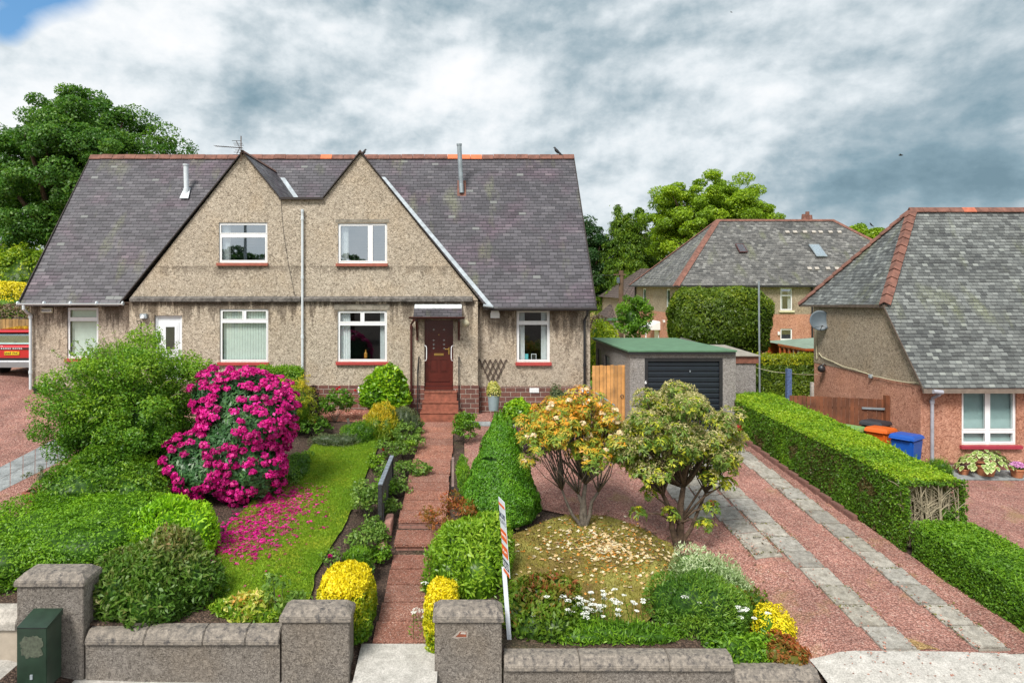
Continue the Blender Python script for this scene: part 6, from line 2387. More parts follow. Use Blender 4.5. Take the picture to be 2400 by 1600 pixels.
def dense(name, label, cat, c, r, n, size, mat, seed, aspect=.45, lump=.12, lscale=2.2, power=2.0, jit=.5, droop=.25, zmin=-.25, depth=.2,
          tintf=None, stem=True, corez=.735, group=None, along_up=0.0, sizevar=.35, nl=None, L=None):
    """a close-leaved bush: c = centre at ground level, r = radii (z is the height)"""
    t = thing(name, label, cat, c, group)
    if L is None:
        L = lobes_of(c, r, seed, (6 if power < 3.5 else 0) if nl is None else nl)
    P, N = lobed_pts(L, int(n * 1.35), seed, lump, lscale, zmin * .3 if zmin > -1 else zmin, depth, power)
    P = P + N * (pnoise(P, 7.0, seed + 8) * .035 * min(r[2], 1.2))[:, None]
    P[:, 2] = np.maximum(P[:, 2], c[2] - .03)
    n = len(P)
    rng = np.random.default_rng(seed + 5)
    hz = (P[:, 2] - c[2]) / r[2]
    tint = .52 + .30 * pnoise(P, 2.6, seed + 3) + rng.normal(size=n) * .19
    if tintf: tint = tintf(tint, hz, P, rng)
    al = None
    if along_up:
        al = N + np.array([0, 0, along_up])
    Nn = N + np.array([0, 0, .35])
    if along_up:
        Nn = unit(np.cross(N, rng.normal(size=(n, 3)))) * .8 + N * .5
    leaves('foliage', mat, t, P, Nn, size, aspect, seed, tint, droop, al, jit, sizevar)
    mb = MB()
    for (lc, lr) in L:
        core_into(mb, lc, lr, seed, corez * (.95 if len(L) > 1 else 1), lump, lscale, -.3 if lc == tuple(c) else -.9, power)
    mb.build('inner_foliage', mat, t, smooth=True)
    if stem:
        rr = random.Random(seed)
        stems(t, (c[0], c[1], c[2] - .05), [(c[0] + rr.uniform(-.5, .5) * r[0], c[1] + rr.uniform(-.5, .5) * r[1], c[2] + r[2] * .5) for _ in range(4)], .02, M_BARKG, seed)
    return t


def clump_pts(centres, radii, per, seed, flat=.7, shellf=.45):
    rng = np.random.default_rng(seed)
    C = np.repeat(np.array(centres), per, axis=0)
    R = np.repeat(np.array(radii), per)
    D = fib_dirs(len(C), rng)
    rad = (shellf + (1 - shellf) * rng.random(len(C)) ** .6) * R
    P = D * rad[:, None]
    P[:, 2] *= flat
    return C + P, D, np.repeat(np.arange(len(centres)), per)


def airy(name, label, cat, c, r, ncl, per, clr, size, mat, seed, aspect=.5, trunkh=.3, flat=.75, lump=.2, zmin=-.4, stemr=.05, barkmat=None,
         droop=.3, nst=10, zc=None, jit=.6, group=None, tintf=None, basexy=None, outfrac=.7, shape=None):
    """shrub or tree: clumps of leaves round a crown; c = crown centre, r = crown radii, base straight below"""
    rng = np.random.default_rng(seed)
    bx, by = basexy if basexy else (c[0], c[1])
    gz = zc if zc is not None else G(bx, by)
    t = thing(name, label, cat, (bx, by, gz), group)
    D = fib_dirs(ncl, rng, zmin)
    k = 1 + lump * pnoise(D * 2, 1.6, seed)
    rad = np.where(rng.random(ncl) < outfrac, .80 + .2 * rng.random(ncl), .35 + .45 * rng.random(ncl)) * k
    Cc = D * rad[:, None] * np.array(r)
    if shape is not None: Cc = shape(Cc, rng)
    Cc = Cc + np.array(c)
    R = clr * (.65 + .7 * rng.random(ncl))
    P, Dn, ci = clump_pts(Cc, R, per, seed + 1, flat)
    Cn = unit((Cc - np.array(c)) / np.array(r))[ci]
    N = unit(Dn * .6 + Cn * .5 + np.array([0, 0, .6]))
    ct = rng.random(ncl)[ci]
    up = Dn[:, 2]
    tint = .45 + .30 * (ct - .5) * 2 * .6 + rng.normal(size=len(P)) * .15
    if tintf: tint = tintf(tint, (P[:, 2] - c[2]) / r[2], P, rng)
    leaves('foliage', mat, t, P, N, size, aspect, seed, tint, droop, None, jit)
    # limbs
    sel = rng.choice(ncl, min(nst, ncl), replace=False)
    fork = Vector((bx, by, gz + trunkh))
    mb = MB()
    rr = random.Random(seed)
    cc = Vector(c)
    if trunkh > .05:
        pts = [Vector((bx, by, gz - .1)), Vector((bx + rr.uniform(-.05, .05), by, gz + trunkh * .5)), fork]
        mb.tube(pts, [stemr * 1.35, stemr * 1.05, stemr], 10)
        mb.build('trunk', barkmat or M_BARK, t, smooth=True)
        mb = MB()
    for i in sel:
        tg = Vector(Cc[i])
        m1 = fork.lerp(tg, .45) + Vector((rr.uniform(-.1, .1) * r[0], rr.uniform(-.1, .1) * r[1], -.05 * r[2]))
        mb.tube([fork - Vector((0, 0, .03)), fork.lerp(m1, .5), m1, m1.lerp(tg, .6) + Vector((0, 0, .04 * r[2])), tg], [stemr * .6, stemr * .5, stemr * .38, stemr * .24, stemr * .08], 7)
    mb.build('branches', barkmat or M_BARK, t, smooth=True)
    return t, Cc, R


def poly_surface_pts(quads, n, seed, depth=.05):
    """sample points on a list of quads (4x3)"""
    rng = np.random.default_rng(seed)
    Q = np.array(quads, float)
    A = np.linalg.norm(np.cross(Q[:, 1] - Q[:, 0], Q[:, 3] - Q[:, 0]), axis=1)
    idx = rng.choice(len(Q), n, p=A / A.sum())
    u, v = rng.random((n, 1)), rng.random((n, 1))
    q = Q[idx]
    P = (q[:, 0] * (1 - u) + q[:, 1] * u) * (1 - v) + (q[:, 3] * (1 - u) + q[:, 2] * u) * v
    N = unit(np.cross(q[:, 1] - q[:, 0], q[:, 3] - q[:, 0]))
    return P, N, rng


# leaf materials (reflectances of the living leaves)
def lm(name, a, b, c_, **k):
    g = 1.4
    return leafmat(name, [(0.0, tuple(min(v * g, .8) for v in a)), (0.5, tuple(min(v * g, .8) for v in b)), (1.0, tuple(min(v * g, .8) for v in c_))], **k)


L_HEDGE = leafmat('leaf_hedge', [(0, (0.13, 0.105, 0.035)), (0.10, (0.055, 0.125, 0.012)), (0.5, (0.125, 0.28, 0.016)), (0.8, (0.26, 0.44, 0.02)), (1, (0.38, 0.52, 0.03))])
L_DEUTZ = lm('leaf_deutzia', (0.030, 0.095, 0.008), (0.085, 0.205, 0.014), (0.21, 0.34, 0.022))
L_RHODO = lm('leaf_rhododendron', (0.014, 0.045, 0.016), (0.028, 0.085, 0.026), (0.07, 0.16, 0.04), trans=.15, rough=.35)
L_MID = lm('leaf_mid_green', (0.035, 0.095, 0.008), (0.095, 0.21, 0.012), (0.20, 0.345, 0.020))
L_LIME = lm('leaf_lime', (0.080, 0.21, 0.008), (0.17, 0.36, 0.010), (0.31, 0.50, 0.020))
L_SPIRE = leafmat('leaf_spirea', [(0, (0.05, 0.14, 0.015)), (0.45, (0.12, 0.24, 0.03)), (0.75, (0.21, 0.24, 0.07)), (1, (0.33, 0.22, 0.10))])
L_YELL = leafmat('leaf_golden', [(0, (0.09, 0.22, 0.010)), (0.25, (0.26, 0.38, 0.010)), (0.5, (0.66, 0.58, 0.012)), (1, (0.92, 0.76, 0.02))], trans=.2, tcol=(1, 1, .5))
L_EUON = lm('leaf_light_green', (0.065, 0.145, 0.008), (0.155, 0.28, 0.016), (0.28, 0.38, 0.040), rough=.35)
L_CONE = lm('leaf_dwarf_conifer', (0.030, 0.100, 0.006), (0.070, 0.195, 0.008), (0.15, 0.31, 0.014), trans=.2)
L_AZAL = leafmat('leaf_azalea', [(0, (0.09, 0.18, 0.02)), (0.50, (0.24, 0.36, 0.05)), (0.74, (0.55, 0.46, 0.05)), (1, (0.80, 0.34, 0.03))])
L_PIER = leafmat('leaf_pieris', [(0, (0.08, 0.17, 0.025)), (0.4, (0.20, 0.31, 0.05)), (0.75, (0.38, 0.45, 0.06)), (1, (0.66, 0.66, 0.05))])
L_SEED = leafmat('pieris_seedheads', [(0, (0.32, 0.30, 0.12)), (0.5, (0.52, 0.47, 0.22)), (1, (0.66, 0.59, 0.32))])
L_VARI = leafmat('leaf_variegated', [(0, (0.14, 0.25, 0.07)), (0.4, (0.30, 0.42, 0.18)), (1, (0.68, 0.75, 0.52))])
L_REDG = leafmat('leaf_red_green', [(0, (0.05, 0.12, 0.012)), (0.5, (0.15, 0.26, 0.02)), (0.72, (0.22, 0.18, 0.03)), (0.85, (0.33, 0.10, 0.04)), (1, (0.42, 0.14, 0.05))])
L_DARK = lm('leaf_dark_green', (0.028, 0.080, 0.010), (0.070, 0.16, 0.016), (0.16, 0.27, 0.026))
L_CAM = lm('leaf_laurel', (0.050, 0.13, 0.008), (0.14, 0.29, 0.012), (0.34, 0.48, 0.022), rough=.3)
L_GOLDC = leafmat('leaf_gold_conifer', [(0, (0.10, 0.20, 0.012)), (0.45, (0.26, 0.33, 0.015)), (1, (0.68, 0.50, 0.03))])
L_PURP = lm('leaf_purple', (0.020, 0.012, 0.014), (0.050, 0.030, 0.030), (0.10, 0.065, 0.055))
L_GREYG = lm('leaf_grey_green', (0.045, 0.070, 0.030), (0.095, 0.125, 0.055), (0.19, 0.20, 0.11))
L_TREE = lm('leaf_big_tree', (0.018, 0.060, 0.010), (0.050, 0.135, 0.018), (0.13, 0.235, 0.028))
L_TREEY = lm('leaf_bright_tree', (0.065, 0.13, 0.008), (0.17, 0.275, 0.012), (0.32, 0.41, 0.016))
L_TREED = lm('leaf_dark_tree', (0.012, 0.040, 0.012), (0.028, 0.075, 0.018), (0.055, 0.12, 0.024))
L_CONIF = lm('leaf_conifer', (0.028, 0.075, 0.010), (0.090, 0.17, 0.018), (0.23, 0.33, 0.025))
L_CYP = leafmat('leaf_cypress', [(0, (0.040, 0.085, 0.010)), (0.40, (0.125, 0.205, 0.016)), (0.75, (0.30, 0.36, 0.018)), (1, (0.76, 0.66, 0.02))])
L_MAG = leafmat('petal_magenta', [(0, (0.28, 0.002, 0.10)), (0.5, (0.60, 0.004, 0.21)), (1, (0.82, 0.03, 0.38))], trans=.25, tcol=(1.1, .6, 1.0))
L_CREAM = leafmat('petal_cream', [(0, (0.66, 0.42, 0.18)), (0.5, (0.80, 0.66, 0.40)), (1, (0.86, 0.80, 0.62))], trans=.2, tcol=(1, 1, 1))
L_WHITE = leafmat('petal_white', [(0, (0.62, 0.66, 0.58)), (1, (0.88, 0.88, 0.86))], trans=.2, tcol=(1, 1, 1))
L_ORAN = leafmat('petal_fallen_orange', [(0, (0.42, 0.12, 0.02)), (0.5, (0.66, 0.26, 0.04)), (1, (0.80, 0.42, 0.12))], trans=.1, tcol=(1, 1, 1))
L_RED = leafmat('petal_red', [(0, (0.42, 0.005, 0.008)), (1, (0.72, 0.015, 0.03))], trans=.15, tcol=(1, 1, 1))
L_PINK = leafmat('petal_pink', [(0, (0.50, 0.16, 0.42)), (1, (0.78, 0.42, 0.70))], trans=.15, tcol=(1, 1, 1))
L_RUST = leafmat('leaf_rust', [(0, (0.14, 0.15, 0.02)), (0.4, (0.32, 0.14, 0.03)), (1, (0.52, 0.08, 0.04))])
L_ROSE = lm('leaf_rose', (0.050, 0.11, 0.015), (0.12, 0.22, 0.035), (0.27, 0.36, 0.08))
L_MOSS = lm('moss_blade', (0.10, 0.085, 0.018), (0.18, 0.17, 0.025), (0.28, 0.29, 0.06))
L_GRASS = lm('grass_blade', (0.085, 0.17, 0.012), (0.145, 0.25, 0.016), (0.28, 0.34, 0.03))
L_BRUSH = lm('brown_twiggy', (0.06, 0.04, 0.025), (0.12, 0.085, 0.05), (0.21, 0.15, 0.09))


# ------------------------------------------------------------------ hedges
def strip_hedge(name, label, path, mat, n, size, seed, zbase, corner=.10, tintf=None, cut=None, faces=('l', 't', 'r', 'f', 'b'), aspect=.5, group=None, front_in=None):
    """clipped hedge: path = [(xl, xr, d, ztop)], leaf points over top and sides"""
    x0 = sum(p[0] for p in path) / len(path); d0 = sum(p[2] for p in path) / len(path)
    t = thing(name, label, 'hedge', (x0, d0, zbase(x0, d0)), group)
    quads, kinds = [], []
    for (a, b) in zip(path, path[1:]):
        al, ar, ad, az = a; bl, br, bd, bz = b
        ga, gb = zbase(al, ad), zbase(bl, bd); ha, hb = zbase(ar, ad), zbase(br, bd)
        c = corner
        if 'l' in faces: quads.append([(al, ad, ga), (al, ad, az - c), (bl, bd, bz - c), (bl, bd, gb)]); kinds.append('l')
        quads.append([(al, ad, az - c), (al + c, ad, az), (bl + c, bd, bz), (bl, bd, bz - c)]); kinds.append('t')
        quads.append([(al + c, ad, az), (ar - c, ad, az), (br - c, bd, bz), (bl + c, bd, bz)]); kinds.append('t')
        quads.append([(ar - c, ad, az), (ar, ad, az - c), (br, bd, bz - c), (br - c, bd, bz)]); kinds.append('t')
        if 'r' in faces: quads.append([(ar, ad, az - c), (ar, ad, ha), (br, bd, hb), (br, bd, bz - c)]); kinds.append('r')
    for e, key in ((path[0], 'f'), (path[-1], 'b')):
        if key in faces:
            l_, r_, d_, z_ = e
            quads.append([(l_, d_, zbase(l_, d_)), (r_, d_, zbase(r_, d_)), (r_, d_, z_ - .02), (l_, d_, z_ - .02)]); kinds.append(key)
    P, N, rng = poly_surface_pts(quads, n, seed)
    # normals outward
    cen = np.array([x0, d0, 0])
    mid = np.interp(P[:, 1], [p[2] for p in sorted(path, key=lambda q: q[2])], [(p[0] + p[1]) / 2 for p in sorted(path, key=lambda q: q[2])])
    zm = np.interp(P[:, 1], [p[2] for p in sorted(path, key=lambda q: q[2])], [p[3] for p in sorted(path, key=lambda q: q[2])]) - .4
    out = np.stack([P[:, 0] - mid, (P[:, 1] - d0) * 0, P[:, 2] - zm], axis=1)
    flip = np.sum(out * N, axis=1) < 0
    isy = np.abs(N[:, 1]) > .9
    N[flip & ~isy] *= -1
    N[isy] = np.where((P[isy][:, 1:2] < d0), np.array([[0, -1, 0]]), np.array([[0, 1, 0]]))
    tint0 = np.where(pnoise(P, 1.3, seed + 9) + .5 * pnoise(P, 6, seed + 10) > .72, -.42, 0)
    P = P + N * (.045 * pnoise(P, 1.6, seed) + .025 * pnoise(P, 5.0, seed + 1) - rng.random(len(P)) ** 2 * .08)[:, None]
    tint = .45 + .22 * pnoise(P, 1.5, seed + 2) + rng.normal(size=len(P)) * .17 + tint0
    if tintf: tint = tintf(tint, P, N, rng)
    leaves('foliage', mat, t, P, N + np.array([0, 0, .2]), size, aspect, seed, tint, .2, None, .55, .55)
    tp = P[N[:, 2] > .5]
    if len(tp) > 500:
        sp = np.repeat(tp[rng.choice(len(tp), 240)], 7, axis=0)
        sp[:, 2] += np.tile(np.arange(7) * .016, 240) - .01
        sp[:, :2] += rng.normal(size=(len(sp), 2)) * .012
        leaves('stray_shoots', mat, t, sp, rng.normal(size=sp.shape) + np.array([0, 0, .4]), size * .95, aspect, seed + 4, .7 + rng.normal(size=len(sp)) * .12, .2)
    mb = MB()
    ins = .07
    m = len(path)
    vs, fs = [], []
    for (l_, r_, d_, z_) in path:
        for (x, z) in ((l_ + ins, zbase(l_, d_) - .05), (l_ + ins, z_ - .16), (l_ + .18, z_ - ins), (r_ - .18, z_ - ins), (r_ - ins, z_ - .16), (r_ - ins, zbase(r_, d_) - .05)):
            dd = d_ + ((front_in if front_in and d_ == min(p[2] for p in path) else ins) * (1 if d_ == min(p[2] for p in path) else -1) if d_ in (path[0][2], path[-1][2]) else 0)
            vs.append((x, dd, z))
    for i in range(m - 1):
        for k in range(5):
            a = i * 6 + k
            fs.append([a, a + 1, a + 7, a + 6])
    fs.append([0, 1, 2, 3, 4, 5]); fs.append([(m - 1) * 6 + k for k in range(6)])
    mb.add(vs, fs)
    mb.build('inner_foliage', mat, t)
    return t


# long clipped hedge along the drive
path = [(hx(13.8) - .02, 10.22, 13.8, 2.07), (hx(15.5), 10.2, 15.5, 2.20), (hx(17.5), 10.18, 17.5, 2.33), (hx(19.5), 10.1, 19.5, 2.47), (hx(21.3) + .0, 9.95, 21.6, 2.60)]


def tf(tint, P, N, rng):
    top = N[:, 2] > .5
    return tint + np.where(top, .36, -.12)  # sunlit top painted into the leaf tint: top brighter, sides darker


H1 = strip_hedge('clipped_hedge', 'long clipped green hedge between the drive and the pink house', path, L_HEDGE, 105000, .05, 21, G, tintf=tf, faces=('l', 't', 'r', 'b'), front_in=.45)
# cut end: bare twigs with a leafy rim
xl, xr = hx(13.8) - .02, 10.22
q = []
rim = .17
g0_, g1_ = G(xl, 13.8), G(xr, 13.8)
for (a, b, c, e) in ((xl, xr, 1.93, 2.06), (xl, xl + .06, .9, 1.95), (xr - .12, xr, .6, 1.95), (xr - .5, xr - .1, 1.2, 1.5)):
    q.append([(a, 13.78, c), (b, 13.78, c), (b, 13.78, e), (a, 13.78, e)])
P, N, rng = poly_surface_pts(q, 2200, 8)
P[:, 1] += rng.uniform(-.05, .12, len(P))
P[:, 2] += .08 * pnoise(P, 4, 3)
leaves('rim_foliage', L_HEDGE, H1, P, np.tile([0, -1, .3], (len(P), 1)), .055, .5, 9, .35 + rng.normal(size=len(P)) * .2)
mb = MB()
rt = random.Random(12)
for i in range(60):
    x = lerp(xl + .15, xr - .1, rt.random())
    z0 = G(x, 13.8) + .1
    y0 = 13.80 + rt.uniform(-.04, .30)
    p = Vector((x, y0, z0))
    hgt = rt.uniform(.85, 1.42)
    lean = rt.uniform(-.2, .2)
    m1 = p + Vector((lean * .4, -.02, hgt * .45)); tp = p + Vector((lean, rt.uniform(-.05, .05), hgt))
    mb.tube([p, m1, tp], [.017, .012, .005], 5)
    for k in range(4):
        f = rt.uniform(.25, .9)
        s_ = p.lerp(tp, f)
        e_ = s_ + Vector((rt.choice((-1, 1)) * rt.uniform(.08, .26), rt.uniform(-.07, .03), rt.uniform(.08, .24)))
        mb.tube([s_, s_.lerp(e_, .5) + Vector((0, 0, .015)), e_], [.010, .007, .004], 4)
mb.build('bare_branches', M_TWIG, H1)

path = [(9.42, 12.0, 9.3, .98), (9.28, 10.95, 10.6, 1.02), (9.10, 10.45, 12.0, 1.14), (hx(13.7), 10.35, 13.72, 1.28)]
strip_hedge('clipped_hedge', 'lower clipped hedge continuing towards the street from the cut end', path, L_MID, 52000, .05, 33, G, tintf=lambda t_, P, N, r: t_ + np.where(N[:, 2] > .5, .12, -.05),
            faces=('l', 't', 'r', 'f'))  # lit top painted into this tint as well, sides slightly darker


def gx(px, py, **k): return gp(px, py)


# ---- west front garden
def c_at(px_, d_):
    x = X(px_, d_)
    return (x, d_, G(x, d_))


# flowing clipped mound hedge at the lower left
c = c_at(150, 13.1)
dense('low_hedge_mound', 'broad low mid-green hedge mound behind the tallest pier', 'hedge', (c[0] + .1, 13.0, c[2] - .1), (2.15, 1.75, 1.0), 36000, .055, lm('leaf_low_hedge', (.038, .105, .006), (.105, .235, .010), (.20, .36, .016)), 41, lump=.10, power=2.6)
c = c_at(15, 12.0)
dense('low_hedge_mound', 'mid-green hedge mound running off the left edge above the beige wall', 'hedge', (c[0] - .3, 12.0, c[2] - .1), (1.3, 1.0, .75), 15000, .055, L_MID, 42, power=2.5)
c = c_at(392, 12.9)
dense('bright_green_shrub', 'bright lime-green rounded shrub in front of the magenta rhododendron', 'shrub', (c[0], 12.9, c[2]), (1.0, .9, 1.12), 9500, .085, L_LIME, 43, .38, lump=.10, along_up=.8, tintf=lambda t_, h, P, r: t_ + .15)
c = c_at(372, 11.75)
dense('spirea_bush', 'green bush with bronze tips spilling over the low wall next to the tallest pier', 'shrub', (c[0], 11.52, c[2] - .12), (1.16, .98, 1.12), 13500, .105, L_SPIRE, 44, .36, lump=.12, along_up=.5,
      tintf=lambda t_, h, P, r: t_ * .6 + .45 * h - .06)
# deutzia: big loose bush
t, Cc, R_ = airy('deutzia_bush', 'huge loose green bush covering the left house front door', 'shrub', (X(300, 16.3), 16.4, 2.95), (1.72, 1.5, 1.75), 330, 230, .34, .07, L_DEUTZ, 51, .45, trunkh=.2, lump=.36,
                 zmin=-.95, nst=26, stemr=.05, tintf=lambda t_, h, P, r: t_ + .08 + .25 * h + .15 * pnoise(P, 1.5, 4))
core('inner_foliage', L_DEUTZ, t, (X(300, 16.3), 16.6, 2.6), (1.3, 1.0, 1.3), 51, .78, .25, 4, zmin=-1)
# long arching sprays
rng = np.random.default_rng(77)
mb = MB(); SP, SN = [], []
for i in range(70):
    a = rng.uniform(0, 2 * math.pi); el = rng.uniform(.1, 1.3)
    dirn = np.array([math.cos(a) * math.cos(el), math.sin(a) * math.cos(el) - .15, math.sin(el)])
    s_ = np.array([X(300, 16.3), 16.4, 2.9]) + dirn * np.array([1.5, 1.3, 1.5])
    e_ = s_ + dirn * rng.uniform(.35, .75) + np.array([0, 0, -.08 + .1 * math.sin(el)])
    mb.tube([tuple(s_), tuple((s_ + e_) / 2 + np.array([0, 0, .05])), tuple(e_)], [.008, .006, .003], 4)
    for k in range(26):
        f = rng.random()
        SP.append(s_ * (1 - f) + e_ * f + rng.normal(size=3) * .025); SN.append(rng.normal(size=3) + np.array([0, 0, .6]))
mb.build('arching_twigs', M_TWIG, t)
leaves('spray_foliage', L_DEUTZ, t, np.array(SP), np.array(SN), .055, .45, 5, .75 + rng.normal(size=len(SP)) * .15)
# ground skirt of the same bush (lower left)
t = dense('groundcover_bush', 'darker lower green bush at the foot of the huge loose bush', 'shrub', (X(270, 14.8), 14.7, G(X(270, 14.8), 14.7) - .1), (1.55, 1.15, 1.35), 21000, .07, lm('leaf_cotoneaster', (.030, .09, .008), (.080, .18, .012), (.19, .31, .02)), 52, .5, lump=.2, jit=.8, nl=9)

# rhododendron in bloom
def rhodo():
    cx_, cy_ = X(560, 15.6), 15.7
    gz = G(cx_, cy_)
    t = thing('rhododendron', 'large rhododendron covered in magenta flowers beside the lawn', 'rhododendron', (cx_, cy_, gz))
    rng = np.random.default_rng(61)
    L = []
    for (px_, py_, d_, rx, rz) in ((585, 985, 15.7, 106, 112), (482, 1085, 15.3, 92, 72), (580, 1085, 15.5, 92, 95), (520, 925, 15.9, 66, 56), (648, 960, 15.8, 46, 66), (540, 1050, 15.2, 70, 60)):
        p = W(px_, py_, d_)
        L.append(((p.x, p.y, p.z), (rx * .92 / F * d_, rx / F * d_ * .9, rz * .95 / F * d_)))
    P, N = lobed_pts(L, 5200, 61, .12, 2.4, -1, .25, 2.0)
    PP = np.repeat(P, 8, axis=0); NN = np.repeat(N, 8, axis=0)
    al = unit(np.cross(NN, rng.normal(size=PP.shape))) + NN * .25 + np.array([0, 0, -.25])
    PP = PP + unit(al) * .07
    leaves('foliage', L_RHODO, t, PP, NN + np.array([0, 0, .3]), .15, .30, 61, .45 + .3 * pnoise(PP, 1.2, 3) + rng.normal(size=len(PP)) * .18, .2, al, .25)
    for i, (c, r) in enumerate(L):
        core('inner_foliage', L_RHODO, t, c, r, 61 + i, .74, .10, 2.4, zmin=-1)
    P, N = lobed_pts(L, 2600, 61, .12, 2.4, -.9, .04, 2.0)
    o_ = rng.permutation(len(P)); P, N = P[o_], N[o_]
    keep = []
    dens = pnoise(P, 2.4, 99) + .12 * (P[:, 2] - gz - 1.2)
    for i in range(len(P)):
        if dens[i] < -.12 - .2 * (N[i][0] > .3) - .15 * (P[i][2] > gz + 2.2): continue
        if N[i][1] > .55: continue
        if all(np.linalg.norm(P[i] - P[j]) > (.12 if dens[i] > .15 else .17) for j in keep):
            keep.append(i)
    P, N = P[keep], N[keep]
    npet = 48
    m = len(P)
    D = fib_dirs(m * npet, rng, -.2)
    Nn = np.repeat(N, npet, axis=0)
    Dd = unit(D + Nn * .9)
    rad = np.repeat(rng.uniform(.08, .16, m), npet) * rng.uniform(.75, 1.15, m * npet)
    PT = np.repeat(P, npet, axis=0) + Nn * .06 + Dd * rad[:, None]
    tint = np.repeat(rng.uniform(.2, .75, m), npet) + rng.normal(size=m * npet) * .2
    leaves('blossom', L_MAG, t, PT, Dd, .07, .8, 63, tint, .1, None, .4)
    stems(t, (cx_, cy_ - .1, gz), [(cx_ + math.cos(a) * .8, cy_ + math.sin(a) * .7 - .2, gz + 1.0) for a in np.arange(0, 6.2, .6)], .035, M_BARKG, 6)


rhodo()


def scatter_ground(name, label, cat, pts, size, mat, seed, off=.07, aspect=.8, tint=None):
    rng = np.random.default_rng(seed)
    P = np.array([(x, d, G(x, d) + off) for x, d in pts])
    N = np.tile([0, 0, 1.0], (len(P), 1)) + rng.normal(size=(len(P), 3)) * .15
    o = leaves(name, mat, None, P, N, size, aspect, seed, tint, -.05, None, .2, .5)
    o['label'] = label; o['category'] = cat; o['kind'] = 'stuff'
    return o


rng = np.random.default_rng(5)
A = gp(655, 1185); B = gp(520, 1290)
pts = []
for i in range(2600):
    f = rng.random()
    bx = lerp(gp(665, 1150).x, gp(520, 1300).x, f); by = lerp(gp(665, 1150).y, gp(520, 1300).y, f)
    spread = abs(rng.normal()) * .42
    pts.append((bx + spread * 1.1 * (1 if rng.random() < .75 else -.5) + rng.normal() * .05, by + rng.normal() * .28 - spread * .1))
for i in range(60):
    pts.append((rng.uniform(-5.2, -2.7), rng.uniform(11.6, 16)))
scatter_ground('fallen_magenta_petals', 'magenta petals fallen on the lawn below the rhododendron', 'petals', pts, .065, L_MAG, 64)
# clumped blossoms
pts2 = []
for i in range(260):
    a = pts[rng.integers(0, 2500)]
    for k in range(6):
        pts2.append((a[0] + rng.normal() * .035, a[1] + rng.normal() * .035))
scatter_ground('fallen_magenta_blossom', 'magenta flower heads dropped along the left lawn edge', 'petals', pts2, .06, L_MAG, 65, .085)

# lawn blades
def in_poly(x, y, poly):
    ins = False
    j = len(poly) - 1
    for i in range(len(poly)):
        xi, yi = poly[i]; xj, yj = poly[j]
        if (yi > y) != (yj > y) and x < (xj - xi) * (y - yi) / (yj - yi) + xi: ins = not ins
        j = i
    return ins


def blades(poly, n, seed, label, hgt=.045, off=.06, mat=L_GRASS):
    rng = np.random.default_rng(seed)
    xs = [p[0] for p in poly]; ys = [p[1] for p in poly]
    Q = []
    while len(Q) < n:
        x, y = rng.uniform(min(xs), max(xs)), rng.uniform(min(ys), max(ys))
        if in_poly(x, y, poly): Q.append((x, y, G(x, y) + off + hgt * .3))
    P = np.array(Q)
    N = rng.normal(size=(n, 3)) * np.array([1, 1, .2])
    al = np.tile([0, 0, 1.0], (n, 1)) + rng.normal(size=(n, 3)) * .6
    tint = .45 + .3 * pnoise(P, .9, 4) + rng.normal(size=n) * .15
    o = leaves('grass', mat, None, P, N, hgt, .22, seed, tint, .1, al, .2)
    o['label'] = label; o['category'] = 'grass'; o['kind'] = 'stuff'


blades(LAWN, 60000, 7, 'short bright grass blades of the front lawn')
blades(MOSS, 11000, 8, 'thin mossy grass under the orange azalea', off=.07, mat=L_MOSS)

# ---- golden hedges by the gate
def box_bush(name, label, cat, x0, x1, d0, d1, ztop, n, seed, mat=L_YELL, size=.055, greenlow=True, zb=None):
    c = ((x0 + x1) / 2, (d0 + d1) / 2, zb if zb is not None else G((x0 + x1) / 2, (d0 + d1) / 2) - .15)
    h = ztop - c[2]
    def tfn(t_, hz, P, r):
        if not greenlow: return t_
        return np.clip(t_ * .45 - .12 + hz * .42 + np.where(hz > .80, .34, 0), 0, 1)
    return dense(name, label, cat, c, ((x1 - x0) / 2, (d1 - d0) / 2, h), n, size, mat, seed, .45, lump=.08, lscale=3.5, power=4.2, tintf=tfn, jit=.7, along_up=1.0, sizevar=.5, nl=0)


box_bush('golden_hedge', 'yellow-topped clipped bush between the left gate pier and the path', 'shrub', -2.42, -1.50, 10.95, 12.35, 1.10, 14000, 71)
box_bush('golden_hedge', 'narrow yellow clipped bush just behind the right gate pier', 'shrub', -.60, -.02, 10.9, 12.1, .93, 9000, 72)
c = c_at(1812, 11.45)
t = dense('golden_bush', 'small bright yellow bush at the corner of the drive', 'shrub', (c[0], 11.5, c[2] - .1), (.42, .42, .74), 5200, .042, L_YELL, 73, .5, tintf=lambda t_, h, P, r: t_ * .6 + .22 + .4 * h)

# ---- right front garden
c = c_at(1105, 12.85)
dense('azalea_bush', 'dense light-green leafy bush right of the path steps', 'shrub', (c[0], 12.85, c[2] - .05), (.86, .8, 1.30), 9500, .10, L_EUON, 81, .34, lump=.07, power=3.0, along_up=.4,
      tintf=lambda t_, h, P, r: t_ * .8 + .25 * (h - .4))
